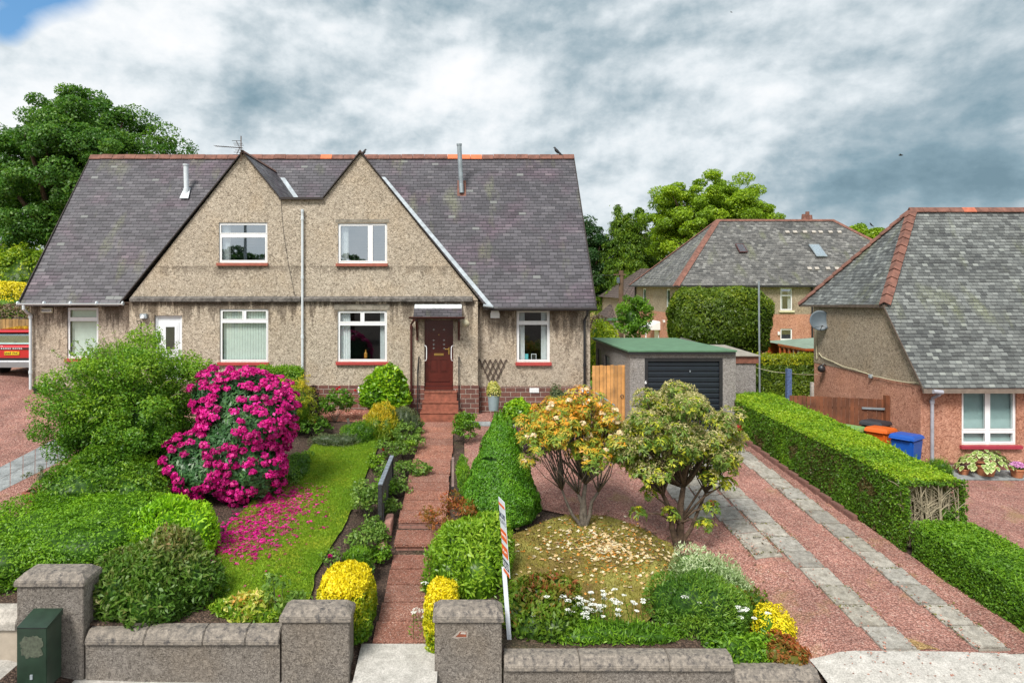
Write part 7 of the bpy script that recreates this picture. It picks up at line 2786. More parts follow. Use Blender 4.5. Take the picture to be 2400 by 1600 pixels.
# dwarf conifer, several points
def dwarf():
    cx_, cy_ = X(1172, 15.2), 15.1
    gz = G(cx_, cy_)
    t = thing('dwarf_conifer', 'dense bright-green cone-shaped conifer with several tips', 'conifer', (cx_, cy_, gz))
    rng = np.random.default_rng(91)
    n = 42000
    H_ = 2.32
    hz = 1 - np.sqrt(rng.random(n)) * 1.0
    hz = rng.beta(1.0, 1.5, n)
    a = rng.uniform(0, 2 * math.pi, n)
    prof = np.interp(hz, [0, .08, .25, .5, .75, .9, 1.0], [.66, .84, .86, .62, .36, .17, .02])
    xx = np.cos(a) * prof; yy = np.sin(a) * prof
    P = np.stack([xx, yy, hz * H_], axis=1)
    k = 1 + .10 * pnoise(P, 3.2, 91) + .05 * pnoise(P, 8, 92)
    P[:, :2] *= k[:, None]
    P[:, 2] += .10 * np.where(hz > .6, pnoise(P * np.array([1, 1, .2]), 5.5, 5), 0)
    N = unit(np.stack([np.cos(a), np.sin(a), np.full(n, .55)], axis=1))
    P -= N * (rng.random(n) ** 2 * .07)[:, None]
    P = P + np.array([cx_, cy_, gz])
    al = N * .6 + np.array([0, 0, 1.0])
    tint = .45 + .30 * pnoise(P, 7.0, 8) + rng.normal(size=n) * .15
    leaves('foliage', L_CONE, t, P, N, .050, .38, 91, tint, .1, al, .5)
    # separate leading tips
    SP, SN = [], []
    for (ox, oy, top) in ((.0, 0, .08), (-.12, -.08, .05), (.22, .02, -.06), (.33, -.05, -.28), (-.06, .1, .0), (.12, -.12, -.10)):
        m = 900
        f = rng.random(m)
        rr = .13 * (1 - f)
        aa = rng.uniform(0, 6.28, m)
        SP.append(np.stack([cx_ + ox + rr * np.cos(aa), cy_ + oy + rr * np.sin(aa), gz + H_ + top - .5 + f * .5], axis=1))
        SN.append(np.stack([np.cos(aa), np.sin(aa), np.full(m, .5)], axis=1))
    SP = np.concatenate(SP); SN = np.concatenate(SN)
    leaves('tip_foliage', L_CONE, t, SP, SN, .05, .38, 92, .6 + rng.normal(size=len(SP)) * .15, .1, SN * .4 + np.array([0, 0, 1.0]), .5)
    mb = MB()
    mb.lathe([(.54, .02), (.72, .2), (.74, .58), (.50, 1.16), (.26, 1.74), (.10, 2.08), (.02, 2.2)], (cx_, cy_, gz), 28)
    mb.build('inner_foliage', L_CONE, t)
    mb = MB(); mb.tube([(cx_, cy_, gz - .1), (cx_, cy_, gz + .4)], .06, 8); mb.build('trunk', M_BARK, t)


dwarf()


def rosettes(t, Cc, R_, per, size, mat, seed, ros=7, aspect=.28, name='foliage', tintf=None, up=.5, offr=.06):
    """whorls of narrow leaves at twig ends"""
    P, Dn, ci = clump_pts(Cc, R_, per, seed, .7, .5)
    rng = np.random.default_rng(seed)
    N = unit(Dn + np.array([0, 0, up + .3]))
    PP = np.repeat(P, ros, axis=0); NN = np.repeat(N, ros, axis=0)
    al = unit(np.cross(NN, rng.normal(size=PP.shape))) + NN * .35
    wt = np.repeat(rng.random(len(P)), ros)
    tint = wt * .7 + .1 + rng.normal(size=len(PP)) * .10
    if tintf: tint = tintf(tint, PP, rng)
    leaves(name, mat, t, PP + unit(al) * offr, NN + np.array([0, 0, .2]), size, aspect, seed, tint, .15, al, .2)
    return P, N


def bare_tree(name, label, cat, base, forks, crown, r, ncl, clr, seed, mat, bark, r0, lo=-.5, shapef=None):
    rng = np.random.default_rng(seed)
    t = thing(name, label, cat, base)
    D = fib_dirs(ncl, rng, lo)
    rad = np.where(rng.random(ncl) < .72, .8 + .25 * rng.random(ncl), .4 + .4 * rng.random(ncl))
    Cc = D * rad[:, None] * np.array(r) * (1 + .12 * pnoise(D * 2, 1.8, seed))[:, None]
    if shapef is not None: Cc = shapef(Cc)
    Cc += np.array(crown)
    R_ = clr * (.7 + .6 * rng.random(ncl))
    mb = MB(); rr = random.Random(seed)
    b = Vector(base)
    tips = []
    for (dx_, dy_, dz_, k) in forks:
        e = b + Vector((dx_, dy_, dz_))
        m1 = b.lerp(e, .35) + Vector((dx_ * .12 + rr.uniform(-.03, .03), rr.uniform(-.03, .03), 0)); m2 = b.lerp(e, .7) + Vector((rr.uniform(-.06, .06), rr.uniform(-.06, .06), 0))
        mb.tube([b - Vector((0, 0, .1)), b.lerp(m1, .5), m1, m2, e], [r0 * k * 1.25, r0 * k, r0 * k * .85, r0 * k * .7, r0 * k * .55], 9)
        tips.append((e, r0 * k * .5)); tips.append((m2, r0 * k * .5))
    mb.build('trunk', bark, t, smooth=True)
    mb = MB()
    for c_ in Cc:
        c_ = Vector(c_)
        e, rr0 = min(tips, key=lambda q_: (q_[0] - c_).length + rr.uniform(0, .3))
        m1 = e.lerp(c_, .5) + Vector((rr.uniform(-.1, .1), rr.uniform(-.1, .1), -.06))
        mb.tube([e, e.lerp(m1, .5) + Vector((rr.uniform(-.03, .03), 0, 0)), m1, c_.lerp(m1, .4) + Vector((0, 0, .03)), c_], [rr0 * .75, rr0 * .6, rr0 * .42, rr0 * .28, .004], 6)
        for _ in range(3):
            e2 = c_ + Vector((rr.uniform(-.2, .2), rr.uniform(-.2, .2), rr.uniform(-.05, .15)))
            mb.tube([m1.lerp(c_, .6), e2], [.006, .003], 4)
    mb.build('branches', bark, t, smooth=True)
    return t, Cc, R_


# orange azalea
b = gp(1368, 1238)
base = (b.x, b.y, G(b.x, b.y))
cr = (X(1345, b.y), b.y, 6 - (1020 - HY) / F * b.y)
t, Cc, R_ = bare_tree('orange_azalea', 'round-headed azalea tree with orange new leaves and cream flowers', 'azalea tree', base,
                      [(-.12, 0, .75, .9), (.05, .05, .95, 1.1), (.30, -.05, .80, .8), (-.45, .1, .8, .6)], cr, (1.16, .95, .84), 88, .22, 101, L_AZAL, M_BARKG, .065, -.55,
                       shapef=lambda C_: C_ + np.stack([.15 * pnoise(C_, 1.9, 15), 0 * C_[:, 0], .15 * pnoise(C_, 1.9, 17)], axis=1))
P, N = rosettes(t, Cc, R_, 34, .11, L_AZAL, 102, 7, .26, tintf=lambda q_, PP, rng: q_ + .13 + .28 * (PP[:, 2] - cr[2]))
rng = np.random.default_rng(6)
sel = rng.choice(len(P), 90, replace=False)
Q = P[sel]; Q = Q[np.argsort(-Q[:, 2] * .4 + Q[:, 1] * 1.0)][:40]
QQ = np.repeat(Q, 26, axis=0); D = fib_dirs(len(QQ), rng, -.1)
leaves('blossom', L_CREAM, t, QQ + D * .065 + np.array([0, -.05, .06]), D, .065, .75, 7, .5 + rng.normal(size=len(QQ)) * .25, .1, None, .3)

# pieris tree
b = gp(1590, 1282)
base = (b.x, b.y, G(b.x, b.y))
cr = (X(1578, b.y), b.y + .1, 6 - (1035 - HY) / F * b.y)
t, Cc, R_ = bare_tree('pieris_tree', 'shaggy-barked pieris tree with tan seed heads and yellow young leaves in front of the garage', 'pieris tree', base,
                      [(-.32, 0, 1.1, 1.0), (.12, .05, 1.25, 1.25), (.55, -.05, 1.15, .6)], cr, (1.13, 1.0, 1.03), 120, .22, 111, L_PIER, M_BARK, .075, -.75,
                       shapef=lambda C_: C_ + np.stack([.28 * pnoise(C_, 1.7, 5), .1 * pnoise(C_, 1.7, 6), .28 * pnoise(C_, 1.9, 7)], axis=1) * np.array([1.0, 1, 1]))
extra = np.array([[X(1490, b.y), b.y - .2, 6 - (1195 - HY) / F * b.y], [X(1520, b.y), b.y - .1, 6 - (1150 - HY) / F * b.y], [X(1660, b.y), b.y - .2, 6 - (1180 - HY) / F * b.y],
                  [X(1690, b.y), b.y - .3, 6 - (1120 - HY) / F * b.y], [X(1560, b.y), b.y - .3, 6 - (1190 - HY) / F * b.y], [X(1700, b.y), b.y, 6 - (1080 - HY) / F * b.y], [X(1640, b.y), b.y - .3, 6 - (1215 - HY) / F * b.y]])
mb = MB()
for e in extra: mb.tube([(base[0], base[1], base[2] + .5), tuple((np.array(base) + np.array([0, 0, .7]) + e) / 2), tuple(e)], [.03, .02, .006], 6)
mb.build('low_branches', M_BARK, t, smooth=True)
CcA = np.concatenate([Cc, extra]); RA = np.concatenate([R_, np.full(len(extra), .17)])
P, N = rosettes(t, CcA, RA, 24, .105, L_PIER, 112, 7, .30, tintf=lambda q_, PP, rng: np.where(q_ > .6, q_ + .2, q_ * .95))
Ps, Dn, ci = clump_pts(Cc[::1], R_ * 1.05, 260, 113, .65, .8)
rng = np.random.default_rng(9)
k = (Dn[:, 2] > -.35) & (pnoise(Ps, 1.3, 9) > -.45)
Ps = Ps[k]; Dn = Dn[k]
leaves('seed_heads', L_SEED, t, Ps + np.array([0, 0, .05]), Dn, .06, .35, 114, None, .3, None, .8)
rc = rng.choice(len(P), 3); QQ = np.repeat(P[rc], 26, axis=0); D = fib_dirs(len(QQ), rng)
leaves('red_shoots', L_RED, t, QQ + D * .05 + np.array([0, -.1, .05]), D, .06, .3, 7, None, .1, D, .3)

# fallen azalea petals
pts = []
cxm, cym = gp(1400, 1270).x, gp(1400, 1270).y
while len(pts) < 1500:
    a = rng.uniform(0, 6.28); q_ = abs(rng.normal()) * .72
    x, y = cxm + .15 + math.cos(a) * q_ * 1.45, cym - .35 + math.sin(a) * q_ * 1.15
    if y < 15.2 and (in_poly(x, y, MOSS) or rng.random() < .12): pts.append((x, y))
scatter_ground('fallen_orange_petals', 'orange withered petals scattered under the azalea', 'petals', pts[:900], .055, L_ORAN, 66, .065)
scatter_ground('fallen_cream_petals', 'cream petals scattered under the azalea', 'petals', pts[900:] + [(p[0] + .03, p[1] + .02) for p in pts[1200:]], .075, L_CREAM, 67, .08)
scatter_ground('leaf_litter', 'brown leaf litter beneath the azalea and pieris', 'leaf litter', [(cxm + .6 + rng.normal() * .9, cym - .2 + rng.normal() * .5) for _ in range(1500)], .05, L_BRUSH, 68, .062)

# variegated, dark mound, etc
c = c_at(1672, 12.55)
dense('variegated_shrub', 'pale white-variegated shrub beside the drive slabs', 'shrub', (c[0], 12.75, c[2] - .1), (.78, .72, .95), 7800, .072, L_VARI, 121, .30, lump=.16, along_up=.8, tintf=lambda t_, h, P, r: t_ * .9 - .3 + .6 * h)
c = c_at(1745, 12.15)
dense('low_shrub', 'low green shrub with rusty tips between the white variegated shrub and the yellow bush', 'shrub', (c[0] - .05, 12.1, c[2] - .05), (.5, .45, .55), 2600, .07, L_REDG, 122, .4, lump=.2, along_up=.6)
c = c_at(1635, 11.6)
dense('mounded_shrub', 'dark green feathery mound behind the long low wall', 'shrub', (c[0], 11.68, c[2] - .1), (.98, .85, 1.02), 13500, .075, L_DARK, 123, .26, lump=.10, along_up=.6, tintf=lambda t_, h, P, r: t_ + .15 * (h - .3))
c = c_at(1275, 11.6)
dense('hypericum_bush', 'green bush with reddish leaf tips right of the agent board post', 'shrub', (c[0], 11.65, c[2] - .1), (.82, .72, .72), 5200, .10, L_REDG, 124, .45, lump=.14, along_up=.4, tintf=lambda t_, h, P, r: t_ * .7 + .42 * (h - .25))
# white umbel flowers
def umbels(label, spots, seed, hgt=(.25, .55)):
    rng = np.random.default_rng(seed)
    p0 = spots[0]
    t = thing('white_flower_clump', label, 'flowers', (p0[0], p0[1], G(*p0)))
    mb = MB(); P, D, LP, LN = [], [], [], []
    for (x, d) in spots:
        g = G(x, d)
        h_ = rng.uniform(*hgt)
        tp = np.array([x + rng.normal() * .06, d + rng.normal() * .05, g + h_])
        mb.tube([(x, d, g), tuple(tp)], [.005, .004], 4)
        rr = rng.uniform(.035, .07)
        m = 40
        aa = rng.uniform(0, 6.28, m); q_ = np.sqrt(rng.random(m)) * rr
        P.append(np.stack([tp[0] + np.cos(aa) * q_, tp[1] + np.sin(aa) * q_, tp[2] + .02 - q_ ** 2 * 4], axis=1)); D.append(np.tile([0, -.1, 1.0], (m, 1)))
        for k in range(14):
            LP.append([x + rng.normal() * .06, d + rng.normal() * .06, g + rng.random() * h_ * .7]); LN.append(rng.normal(size=3))
    mb.build('stems', L_MID, t)
    leaves('flower_heads', L_WHITE, t, np.concatenate(P), np.concatenate(D), .022, .8, seed, None, .0, None, .4)
    leaves('foliage', L_MID, t, np.array(LP), np.array(LN), .075, .22, seed + 1)


rs = random.Random(3)
umbels('cluster of white flat-topped flowers behind the long low wall', [(rs.gauss(2.15, .42), rs.uniform(11.05, 11.5)) for _ in range(58)], 131)
umbels('loose white flower heads leaning over the path by the right gate pier', [(rs.uniform(-.78, -.52), rs.uniform(11.2, 12.1)) for _ in range(7)], 132)
umbels('few white flower heads at the right end of the long low wall', [(rs.uniform(4.3, 5.1), rs.uniform(11.0, 11.3)) for _ in range(7)] + [(3.9, 11.02), (3.7, 11.05)], 133, (.55, .75))
# red orange ground plant on the wall end
c = c_at(1850, 11.0)
dense('rusty_creeper', 'orange-red leaved creeper spilling over the lowest wall end', 'plant', (5.2, 11.0, .02), (.42, .30, .34), 1900, .07, L_RUST, 134, .45, lump=.3, jit=.8, stem=False)
dense('green_creeper', 'fresh green low plant at the step in the wall coping', 'plant', (4.45, 11.05, .02), (.75, .32, .42), 3200, .085, L_MID, 135, .4, lump=.25, jit=.8, stem=False)

# nandina by the gate post
t, Cc, R_ = airy('nandina', 'rust-tipped leafy plant leaning over the path above the light-green bush', 'plant', (X(1062, 14.2), 14.3, 1.15), (.62, .45, .48), 34, 46, .15, .075, L_RUST, 141, .32, trunkh=.0, nst=12, stemr=.015,
                 tintf=lambda t_, h, P, r: t_ + r.random(len(P)) * .4 - .25)


def rose(label, px_, py_, hgt, wdt, seed, blooms=(), mat=L_ROSE, n=26, per=26, cat='rose bush', petal=None, leaf=.065, name='rose_bush'):
    p = gp(px_, py_)
    g = G(p.x, p.y)
    t, Cc, R_ = airy(name, label, cat, (p.x, p.y, g + hgt * .62), (wdt, wdt * .8, hgt * .42), n, per, .11, leaf, mat, seed, .55, trunkh=.02, nst=8, stemr=.014, zc=g, zmin=-.8, barkmat=M_BARKG)
    if blooms:
        rng = np.random.default_rng(seed)
        Q = []
        for (bx, by) in blooms:
            q_ = W(bx, by, p.y - .1)
            Q.append([q_.x, q_.y, q_.z])
        QQ = np.repeat(np.array(Q), 30, axis=0); D = fib_dirs(len(QQ), rng, -.3)
        leaves('blossom', petal or L_RED, t, QQ + D * .035, D, .045, .85, seed, None, .1, None, .3)
    return t


rose('red rose bush beside the lawn with two blooms', 925, 1085, .75, .48, 151, ((898, 1053), (892, 1084)), n=40)
rose('leafy rose bush behind the black gate near the path', 955, 1040, .60, .42, 152)
rose('rose bush with a low red bloom at the top of the border', 935, 1010, .65, .42, 153, ((920, 1035),), n=36)
rose('yellow-green rose bush left of the black gate', 862, 1215, .70, .34, 154, (), n=38)
rose('low rose shoots at the foot of the black gate', 935, 1165, .45, .30, 155)
rose('sparse young rose behind the low left wall', 655, 1440, .65, .36, 156, (), n=16, per=16, leaf=.085)
rose('leggy rose behind the left gate pier', 690, 1455, .5, .2, 157, (), n=8, per=12)
rose('small purple-flowered plant in front of the golden hedge', 778, 1330, .28, .16, 158, ((773, 1303),), petal=L_MAG, n=8)
c = c_at(845, 13.0)
dense('fern_clump', 'feathery green fern clump above the yellow-topped bush', 'fern', (X(838, 12.9), 12.95, G(-1.95, 12.95)), (.32, .3, .48), 2400, .10, L_MID, 159, .18, lump=.2, along_up=1.6, jit=.7)

# variegated yellow plant by the wall
t = dense('yellow_variegated_plant', 'yellow-cream leaved plant against the low left wall', 'plant', (X(590, 11.25), 11.2, .55), (.42, .28, .42), 900, .13, leafmat('leaf_cream_yellow', [(0, (0.16, .27, .02)), (.5, (.42, .48, .05)), (.8, (.72, .70, .22)), (1, (.80, .42, .12))]), 161, .5, lump=.25, along_up=.5, stem=False)

# ---- border along the house
p = W(903, 880, 21.3)
dense('laurel_bush', 'glossy yellow-green round bush below the curtained lower window', 'shrub', (p.x, 21.35, 2.35), (.86, .7, 1.15), 4200, .135, L_CAM, 171, .5, lump=.12, zmin=-.9, along_up=.3, stem=False)
mb = MB(); mb.tube([(p.x, 21.4, 1.7), (p.x + .05, 21.4, 2.6)], .06, 8); mb.build('stem', M_BARK, [o for o in bpy.data.objects if o.name.startswith('laurel_bush')][0])
path = [(X(600, 20.8), X(712, 20.8), 20.6, Z(866, 20.8)), (X(600, 21.5), X(710, 21.4), 21.5, Z(866, 20.8) + .02)]
strip_hedge('box_topiary', 'flat-topped clipped dark hedge block below the left lower window', path, L_MID, 9000, .055, 172, lambda x, d: 1.9, corner=.14)
t, Cc, R_ = airy('golden_conifer', 'golden-tipped conifer shrub right of the rhododendron', 'conifer', (X(680, 19.3), 19.4, 2.65), (.72, .55, .78), 90, 60, .17, .095, L_GOLDC, 173, .16, trunkh=.1, nst=10, zmin=-.9,
                 tintf=lambda t_, h, P, r: t_ + .42 * h)
core('inner_foliage', L_GOLDC, t, (X(680, 19.3), 19.5, 2.5), (.6, .45, .7), 173, .85, zmin=-1)
dense('purple_shrub', 'dark purple-brown shrub beside the golden conifer', 'shrub', (X(728, 20.6), 20.5, 1.95), (.32, .3, 1.05), 2800, .07, L_PURP, 174, .4, lump=.15, zmin=-.5)
rose('spreading rose bush with red buds against the brick plinth', 785, 990, 1.0, .58, 175, ((832, 915), (795, 908), (790, 912)), n=60, per=30, leaf=.075, mat=L_DEUTZ)
rose('low dark green perennials below the spreading rose', 735, 1020, .50, .62, 176, ((738, 990),), mat=L_DARK, n=40, per=40, leaf=.07, petal=L_RED, name='perennials', cat='plants')
dense('heath_clump', 'grey-brown heath clump at the top edge of the lawn', 'plant', (X(780, 18.9), 18.9, G(-3.6, 18.9)), (.75, .4, .35), 3000, .06, L_GREYG, 177, .2, lump=.25, along_up=1, jit=.7, stem=False)
dense('perennial_clump', 'bright green ferny clump left of the golden broom', 'plant', (X(838, 19.4), 19.4, G(-3, 19.4)), (.55, .45, .62), 3600, .08, L_MID, 178, .18, lump=.2, along_up=1, jit=.7, stem=False)
dense('golden_broom', 'spiky golden-yellow shrub in the border left of the doorsteps', 'shrub', (X(893, 19.7), 19.7, G(-2.4, 19.7)), (.60, .5, 1.0), 5200, .12, L_GOLDC, 179, .14, lump=.2, along_up=1.5, jit=.5, tintf=lambda t_, h, P, r: t_ + .6 * (h - .3), stem=False)
dense('rosemary_bush', 'grey-green bushy shrub next to the doorsteps', 'shrub', (X(948, 20.3), 20.1, G(-1.7, 20.1)), (.48, .45, .92), 5200, .07, L_GREYG, 180, .18, lump=.12, along_up=1, jit=.5, stem=False)
rose('low leafy shoots at the lawn corner beside the path', 905, 1000, .5, .35, 181, (), mat=L_EUON)
# right of the path
rose('tangle of green stems between the path and the cone conifer', 1090, 1040, .85, .36, 182, (), mat=L_MID, n=46, per=30, name='border_plants', cat='plants')
rose('low weeds at the foot of the paving by the doorsteps', 1095, 1005, .4, .4, 183, (), mat=L_MID, n=26, per=30, name='border_plants', cat='plants')
# potted plant
px0 = W(1157, 960, 21.7)
x, y, z = X(1157, 21.7), 21.7, Z(965, 21.7) + .05
t = thing('plant_pot', 'grey-blue pot standing under the trellis', 'plant pot', (x, y, z))
mb = MB(); mb.lathe([(.15, 0), (.19, .45), (.195, .50), (.175, .50), (.17, .46)], (x, y, z), 24); mb.build('pot', M_POTG, t)
mb = MB(); mb.lathe([(.165, .47), (.20, .50), (.205, .56), (.17, .56), (.16, .52)], (x, y, z), 24); mb.build('inner_pot', M_BLACK, t)
dense('potted_euonymus', 'yellow-cream variegated ball plant in the grey-blue pot', 'potted plant', (x, y, z + .5), (.24, .22, .46), 1500, .06, leafmat('leaf_cream', [(0, (.20, .30, .03)), (.4, (.52, .52, .10)), (1, (.84, .78, .34))]), 184, .5, lump=.12, zmin=-.3)
dense('hydrangea', 'lime-green rounded plant right of the grey-blue pot', 'shrub', (X(1213, 21.4), 21.3, 1.85), (.46, .42, .70), 2300, .10, L_CAM, 185, .65, lump=.08)
dense('dark_rose_bush', 'dark-leaved bush below the right wing window', 'shrub', (X(1308, 21.9), 21.9, 2.1), (.30, .26, .66), 1500, .07, L_GREYG, 186, .55, lump=.25, jit=.8)
dense('heather_mound', 'purple-flowered low mound right of the cone conifer tip', 'plant', (X(1225, 20.4), 20.3, G(1.8, 20.3)), (.60, .4, .26), 2600, .045, leafmat('leaf_heather', [(0, (.08, .03, .03)), (.6, (.20, .07, .08)), (1, (.55, .25, .45))]), 187, .4, stem=False)
dense('bronze_mound', 'dark bronze low shrub behind the orange azalea', 'shrub', (X(1240, 19.2), 19.2, G(1.9, 19.2)), (.62, .5, .55), 2800, .055, L_PURP, 188, .4, stem=False)

# ---- left gravel side
def pot_round(label, x, y, z, r, h, mat, name='plant_pot', cat='plant pot'):
    t = thing(name, label, cat, (x, y, z))
    mb = MB(); mb.lathe([(r * .72, 0), (r * .97, h * .82), (r * 1.08, h * .83), (r * 1.08, h), (r * .94, h), (r * .9, h * .85)], (x, y, z), 20); mb.build('pot', mat, t)
    mb = MB(); mb.lathe([(.01, h * .86), (r * .92, h * .86)], (x, y, z), 20); mb.build('soil', M_SOIL, t)
    return t


for (px_, lab) in ((87, 'dark green pot at the foot of the left downpipe'), (106, 'dark green pot second from the left downpipe')):
    x = X(px_, 22.1)
    pot_round(lab, x, 22.1, G(x, 22.1), .12, .2, M_CABG)
    dense('potted_seedling', 'small leafy plant in the ' + ('left' if px_ == 87 else 'right') + ' dark green pot by the left downpipe', 'potted plant', (x, 22.1, G(x, 22.1) + .17), (.13, .12, .14), 160, .06, L_MID, px_, .4, stem=False)
x = X(165, 21.9); pot_round('blue-green pot half hidden behind the loose green bush', x, 21.8, G(x, 21.8), .2, .3, M_CABG)
# rectangular planter
p = gp(90, 1180)
g = G(p.x, p.y)
t = thing('planter', 'rectangular terracotta-coloured planter on the left gravel', 'planter', (p.x, p.y, g))
mb = MB()
mb.add([(p.x - .19, p.y - .10, g), (p.x + .19, p.y - .10, g), (p.x + .19, p.y + .14, g), (p.x - .19, p.y + .14, g), (p.x - .25, p.y - .14, g + .27), (p.x + .25, p.y - .14, g + .27), (p.x + .25, p.y + .18, g + .27), (p.x - .25, p.y + .18, g + .27)],
       [(0, 1, 5, 4), (1, 2, 6, 5), (2, 3, 7, 6), (3, 0, 4, 7), (3, 2, 1, 0)])
mb.box(p.x - .265, p.x + .265, p.y - .155, p.y - .125, g + .24, g + .285); mb.box(p.x - .265, p.x + .265, p.y + .165, p.y + .195, g + .24, g + .285)
mb.box(p.x - .265, p.x - .235, p.y - .125, p.y + .165, g + .24, g + .285); mb.box(p.x + .235, p.x + .265, p.y - .125, p.y + .165, g + .24, g + .285)
mb.build('tub', M_TERRAP, t)
mb = MB(); mb.box(p.x - .23, p.x + .23, p.y - .12, p.y + .16, g + .2, g + .24); mb.build('soil', M_SOIL, t)
airy('planter_shrub', 'straggly brown-green plant in the rectangular planter', 'potted plant', (p.x + .02, p.y, g + .5), (.30, .22, .26), 16, 22, .10, .06, L_GREYG, 191, .35, trunkh=.02, nst=14, stemr=.01, zc=g + .22)
q_ = gp(70, 1215)
dense('rusty_groundcover', 'low orange-tinted creeper below the planter', 'plant', (q_.x + .1, q_.y, G(q_.x, q_.y)), (.42, .22, .12), 500, .06, L_RUST, 192, .35, stem=False, jit=.8, lump=.3)
q_ = gp(5, 1310)
dense('purple_maple', 'dark purple feathery maple at the left edge', 'shrub', (q_.x - .12, q_.y, G(q_.x, q_.y)), (.38, .35, .42), 1400, .07, L_PURP, 193, .2, lump=.2, stem=False, jit=.8)

# ---- right side plants and pots
def hosta():
    x, y = X(2313, 18.8), 18.85
    z = G(x, y) + .04
    pot_round('terracotta pot hidden under the hosta leaves', x, y, z, .26, .30, M_TERRA)
    t = thing('hosta', 'cream-edged hosta spreading over its pot below the right-hand window', 'potted plant', (x, y, z + .3))
    rng = np.random.default_rng(5)
    mbg, mbe = MB(), MB()
    for i in range(150):
        a = rng.uniform(0, 6.28); f = math.sqrt(rng.random())
        rr = f * .62
        cx_, cy_ = x + math.cos(a) * rr * 1.12, y + math.sin(a) * rr * .75
        cz = z + .30 + .40 * (1 - f ** 2) + rng.normal() * .03
        dirn = Vector((math.cos(a), math.sin(a), -.25 - .75 * f)).normalized()
        up = Vector((math.cos(a) * .4 * f, math.sin(a) * .4 * f, 1)).normalized()
        side = dirn.cross(up).normalized(); up = side.cross(dirn)
        L = rng.uniform(.13, .20); Wd = L * .36
        prof = [(0, 0), (.15, .75), (.4, 1.0), (.7, .72), (.9, .3), (1, 0)]
        for (m_, sc, lift) in ((mbe, 1.0, 0), (mbg, .80, .004)):
            c0 = Vector((cx_, cy_, cz))
            pts = []
            for (u, v) in prof: pts.append(c0 + dirn * (L * (.5 + (u - .5) * sc)) + side * Wd * v * sc + up * (lift - .12 * L * (u - .4) ** 2 * 4))
            for (u, v) in prof[-2:0:-1]: pts.append(c0 + dirn * (L * (.5 + (u - .5) * sc)) - side * Wd * v * sc + up * (lift - .12 * L * (u - .4) ** 2 * 4))
            m_.face(*pts)
    mbe.build('leaf_margins', plain('hosta_cream', (.50, .58, .26), .5, var=.1), t, recalc=False)
    mbg.build('leaf_blades', plain('hosta_green', (.17, .26, .045), .45, var=.4, scale=9), t, recalc=False)


hosta()
x, y = X(2384, 18.7), 18.7
pot_round('terracotta pot holding pink flowers at the right edge', x, y, G(x, y) + .04, .17, .24, M_TERRA)
t = dense('pink_flowers', 'pink daisy-like flowers in the terracotta pot at the right edge', 'potted plant', (x, y, G(x, y) + .25), (.16, .15, .2), 260, .06, L_MID, 194, .4, stem=False)
D = fib_dirs(500, rng, .1)
leaves('blossom', L_PINK, t, np.array([x, y, G(x, y) + .33]) + D * np.array([.19, .17, .13]), D + np.array([0, 0, .5]), .05, .5, 3, None)
x = X(2258, 18.9); pot_round('small terracotta pot peeping past the end of the long hedge', x, 18.9, G(x, 18.9) + .04, .14, .16, M_TERRA)
x = X(2412, 18.9); pot_round('dark pot cut off by the right edge', x, 18.95, G(x, 18.9) + .04, .16, .22, M_BLACK)
x = X(2192, 18.9)
dense('grass_tuft', 'tall grassy tuft at the foot of the grey downpipe', 'plant', (x, 18.75, G(x, 18.8)), (.35, .3, .52), 1400, .22, L_MID, 195, .06, along_up=2.2, jit=.4, stem=False, lump=.2)

# ---- background plants
def block():
    path_ = None
    c = W(1695, 752, 30)
    t = thing('cypress_block', 'big dark-green clipped cypress block in front of the hipped roof house', 'hedge tree', (c.x, 30.3, 1))
    c = (c.x, 30.5, c.z - .05)
    r = (2.06, 1.5, 1.50)
    P, N, sh, k = mound_pts(c, r, 30000, 201, .09, 3.5, -1, .12, 3.8)
    rng = np.random.default_rng(2)
    tint = .30 + .18 * pnoise(P, 2.2, 9) + rng.normal(size=len(P)) * .12 + .12 * N[:, 2]
    al = N * .5 + np.array([0, -.2, .5])
    leaves('foliage', L_CYP, t, P, N, .16, .34, 201, tint * .95, .2, al, .6)
    core('inner_foliage', L_CYP, t, c, r, 201, .90, .09, 3.5, zmin=-1, power=3.8)
    mb = MB(); mb.tube([(c[0] - .35, 30.5, 1), (c[0] - .3, 30.5, c[2] - 1.2)], .2, 8); mb.build('trunk', M_BARK, t)


block()
xx0, xx1 = X(1770, 25.5), X(1912, 25.5)
strip_hedge('cypress_hedge', 'golden-topped cypress hedge below the summerhouse', [(xx0, xx1 + .3, 25.2, Z(838, 25.2)), (xx0, xx1 + .3, 26.2, Z(838, 25.2) + .03)], L_CYP, 20000, .10, 202, lambda x, d: 1.0, corner=.12,
            tintf=lambda t_, P, N, r: t_ * .55 + .02 + np.where(P[:, 2] > Z(842, 25.2) - .20, .48, 0.05), aspect=.3)
# climbing bush right of the pole
t, Cc, R_ = airy('climber_bush', 'bright green leafy climber bush with tiny white flowers right of the utility pole', 'shrub', (X(1484, 33), 33, Z(745, 33)), (.82, .7, 1.05), 60, 90, .27, .11, L_MID, 203, .5, nst=6, lump=.3, zmin=-1)
core('inner_foliage', L_MID, t, (X(1484, 33), 33.1, Z(752, 33)), (.62, .5, .95), 203, .62, zmin=-1)
dense('yellow_shrub', 'yellow-green shrub behind the left edge of the garage roof', 'shrub', (X(1418, 30), 30, 1.9), (.75, .6, 2.6), 5200, .11, lm('leaf_chartreuse', (.10, .20, .01), (.28, .38, .015), (.60, .58, .03)), 204, .5, lump=.2, power=3)
dense('brown_shrub', 'brown twiggy shrub below the dark tree by the roof edge', 'shrub', (X(1405, 36), 36, 2.2), (.85, .6, 2.5), 3000, .12, L_BRUSH, 205, .4, lump=.25)
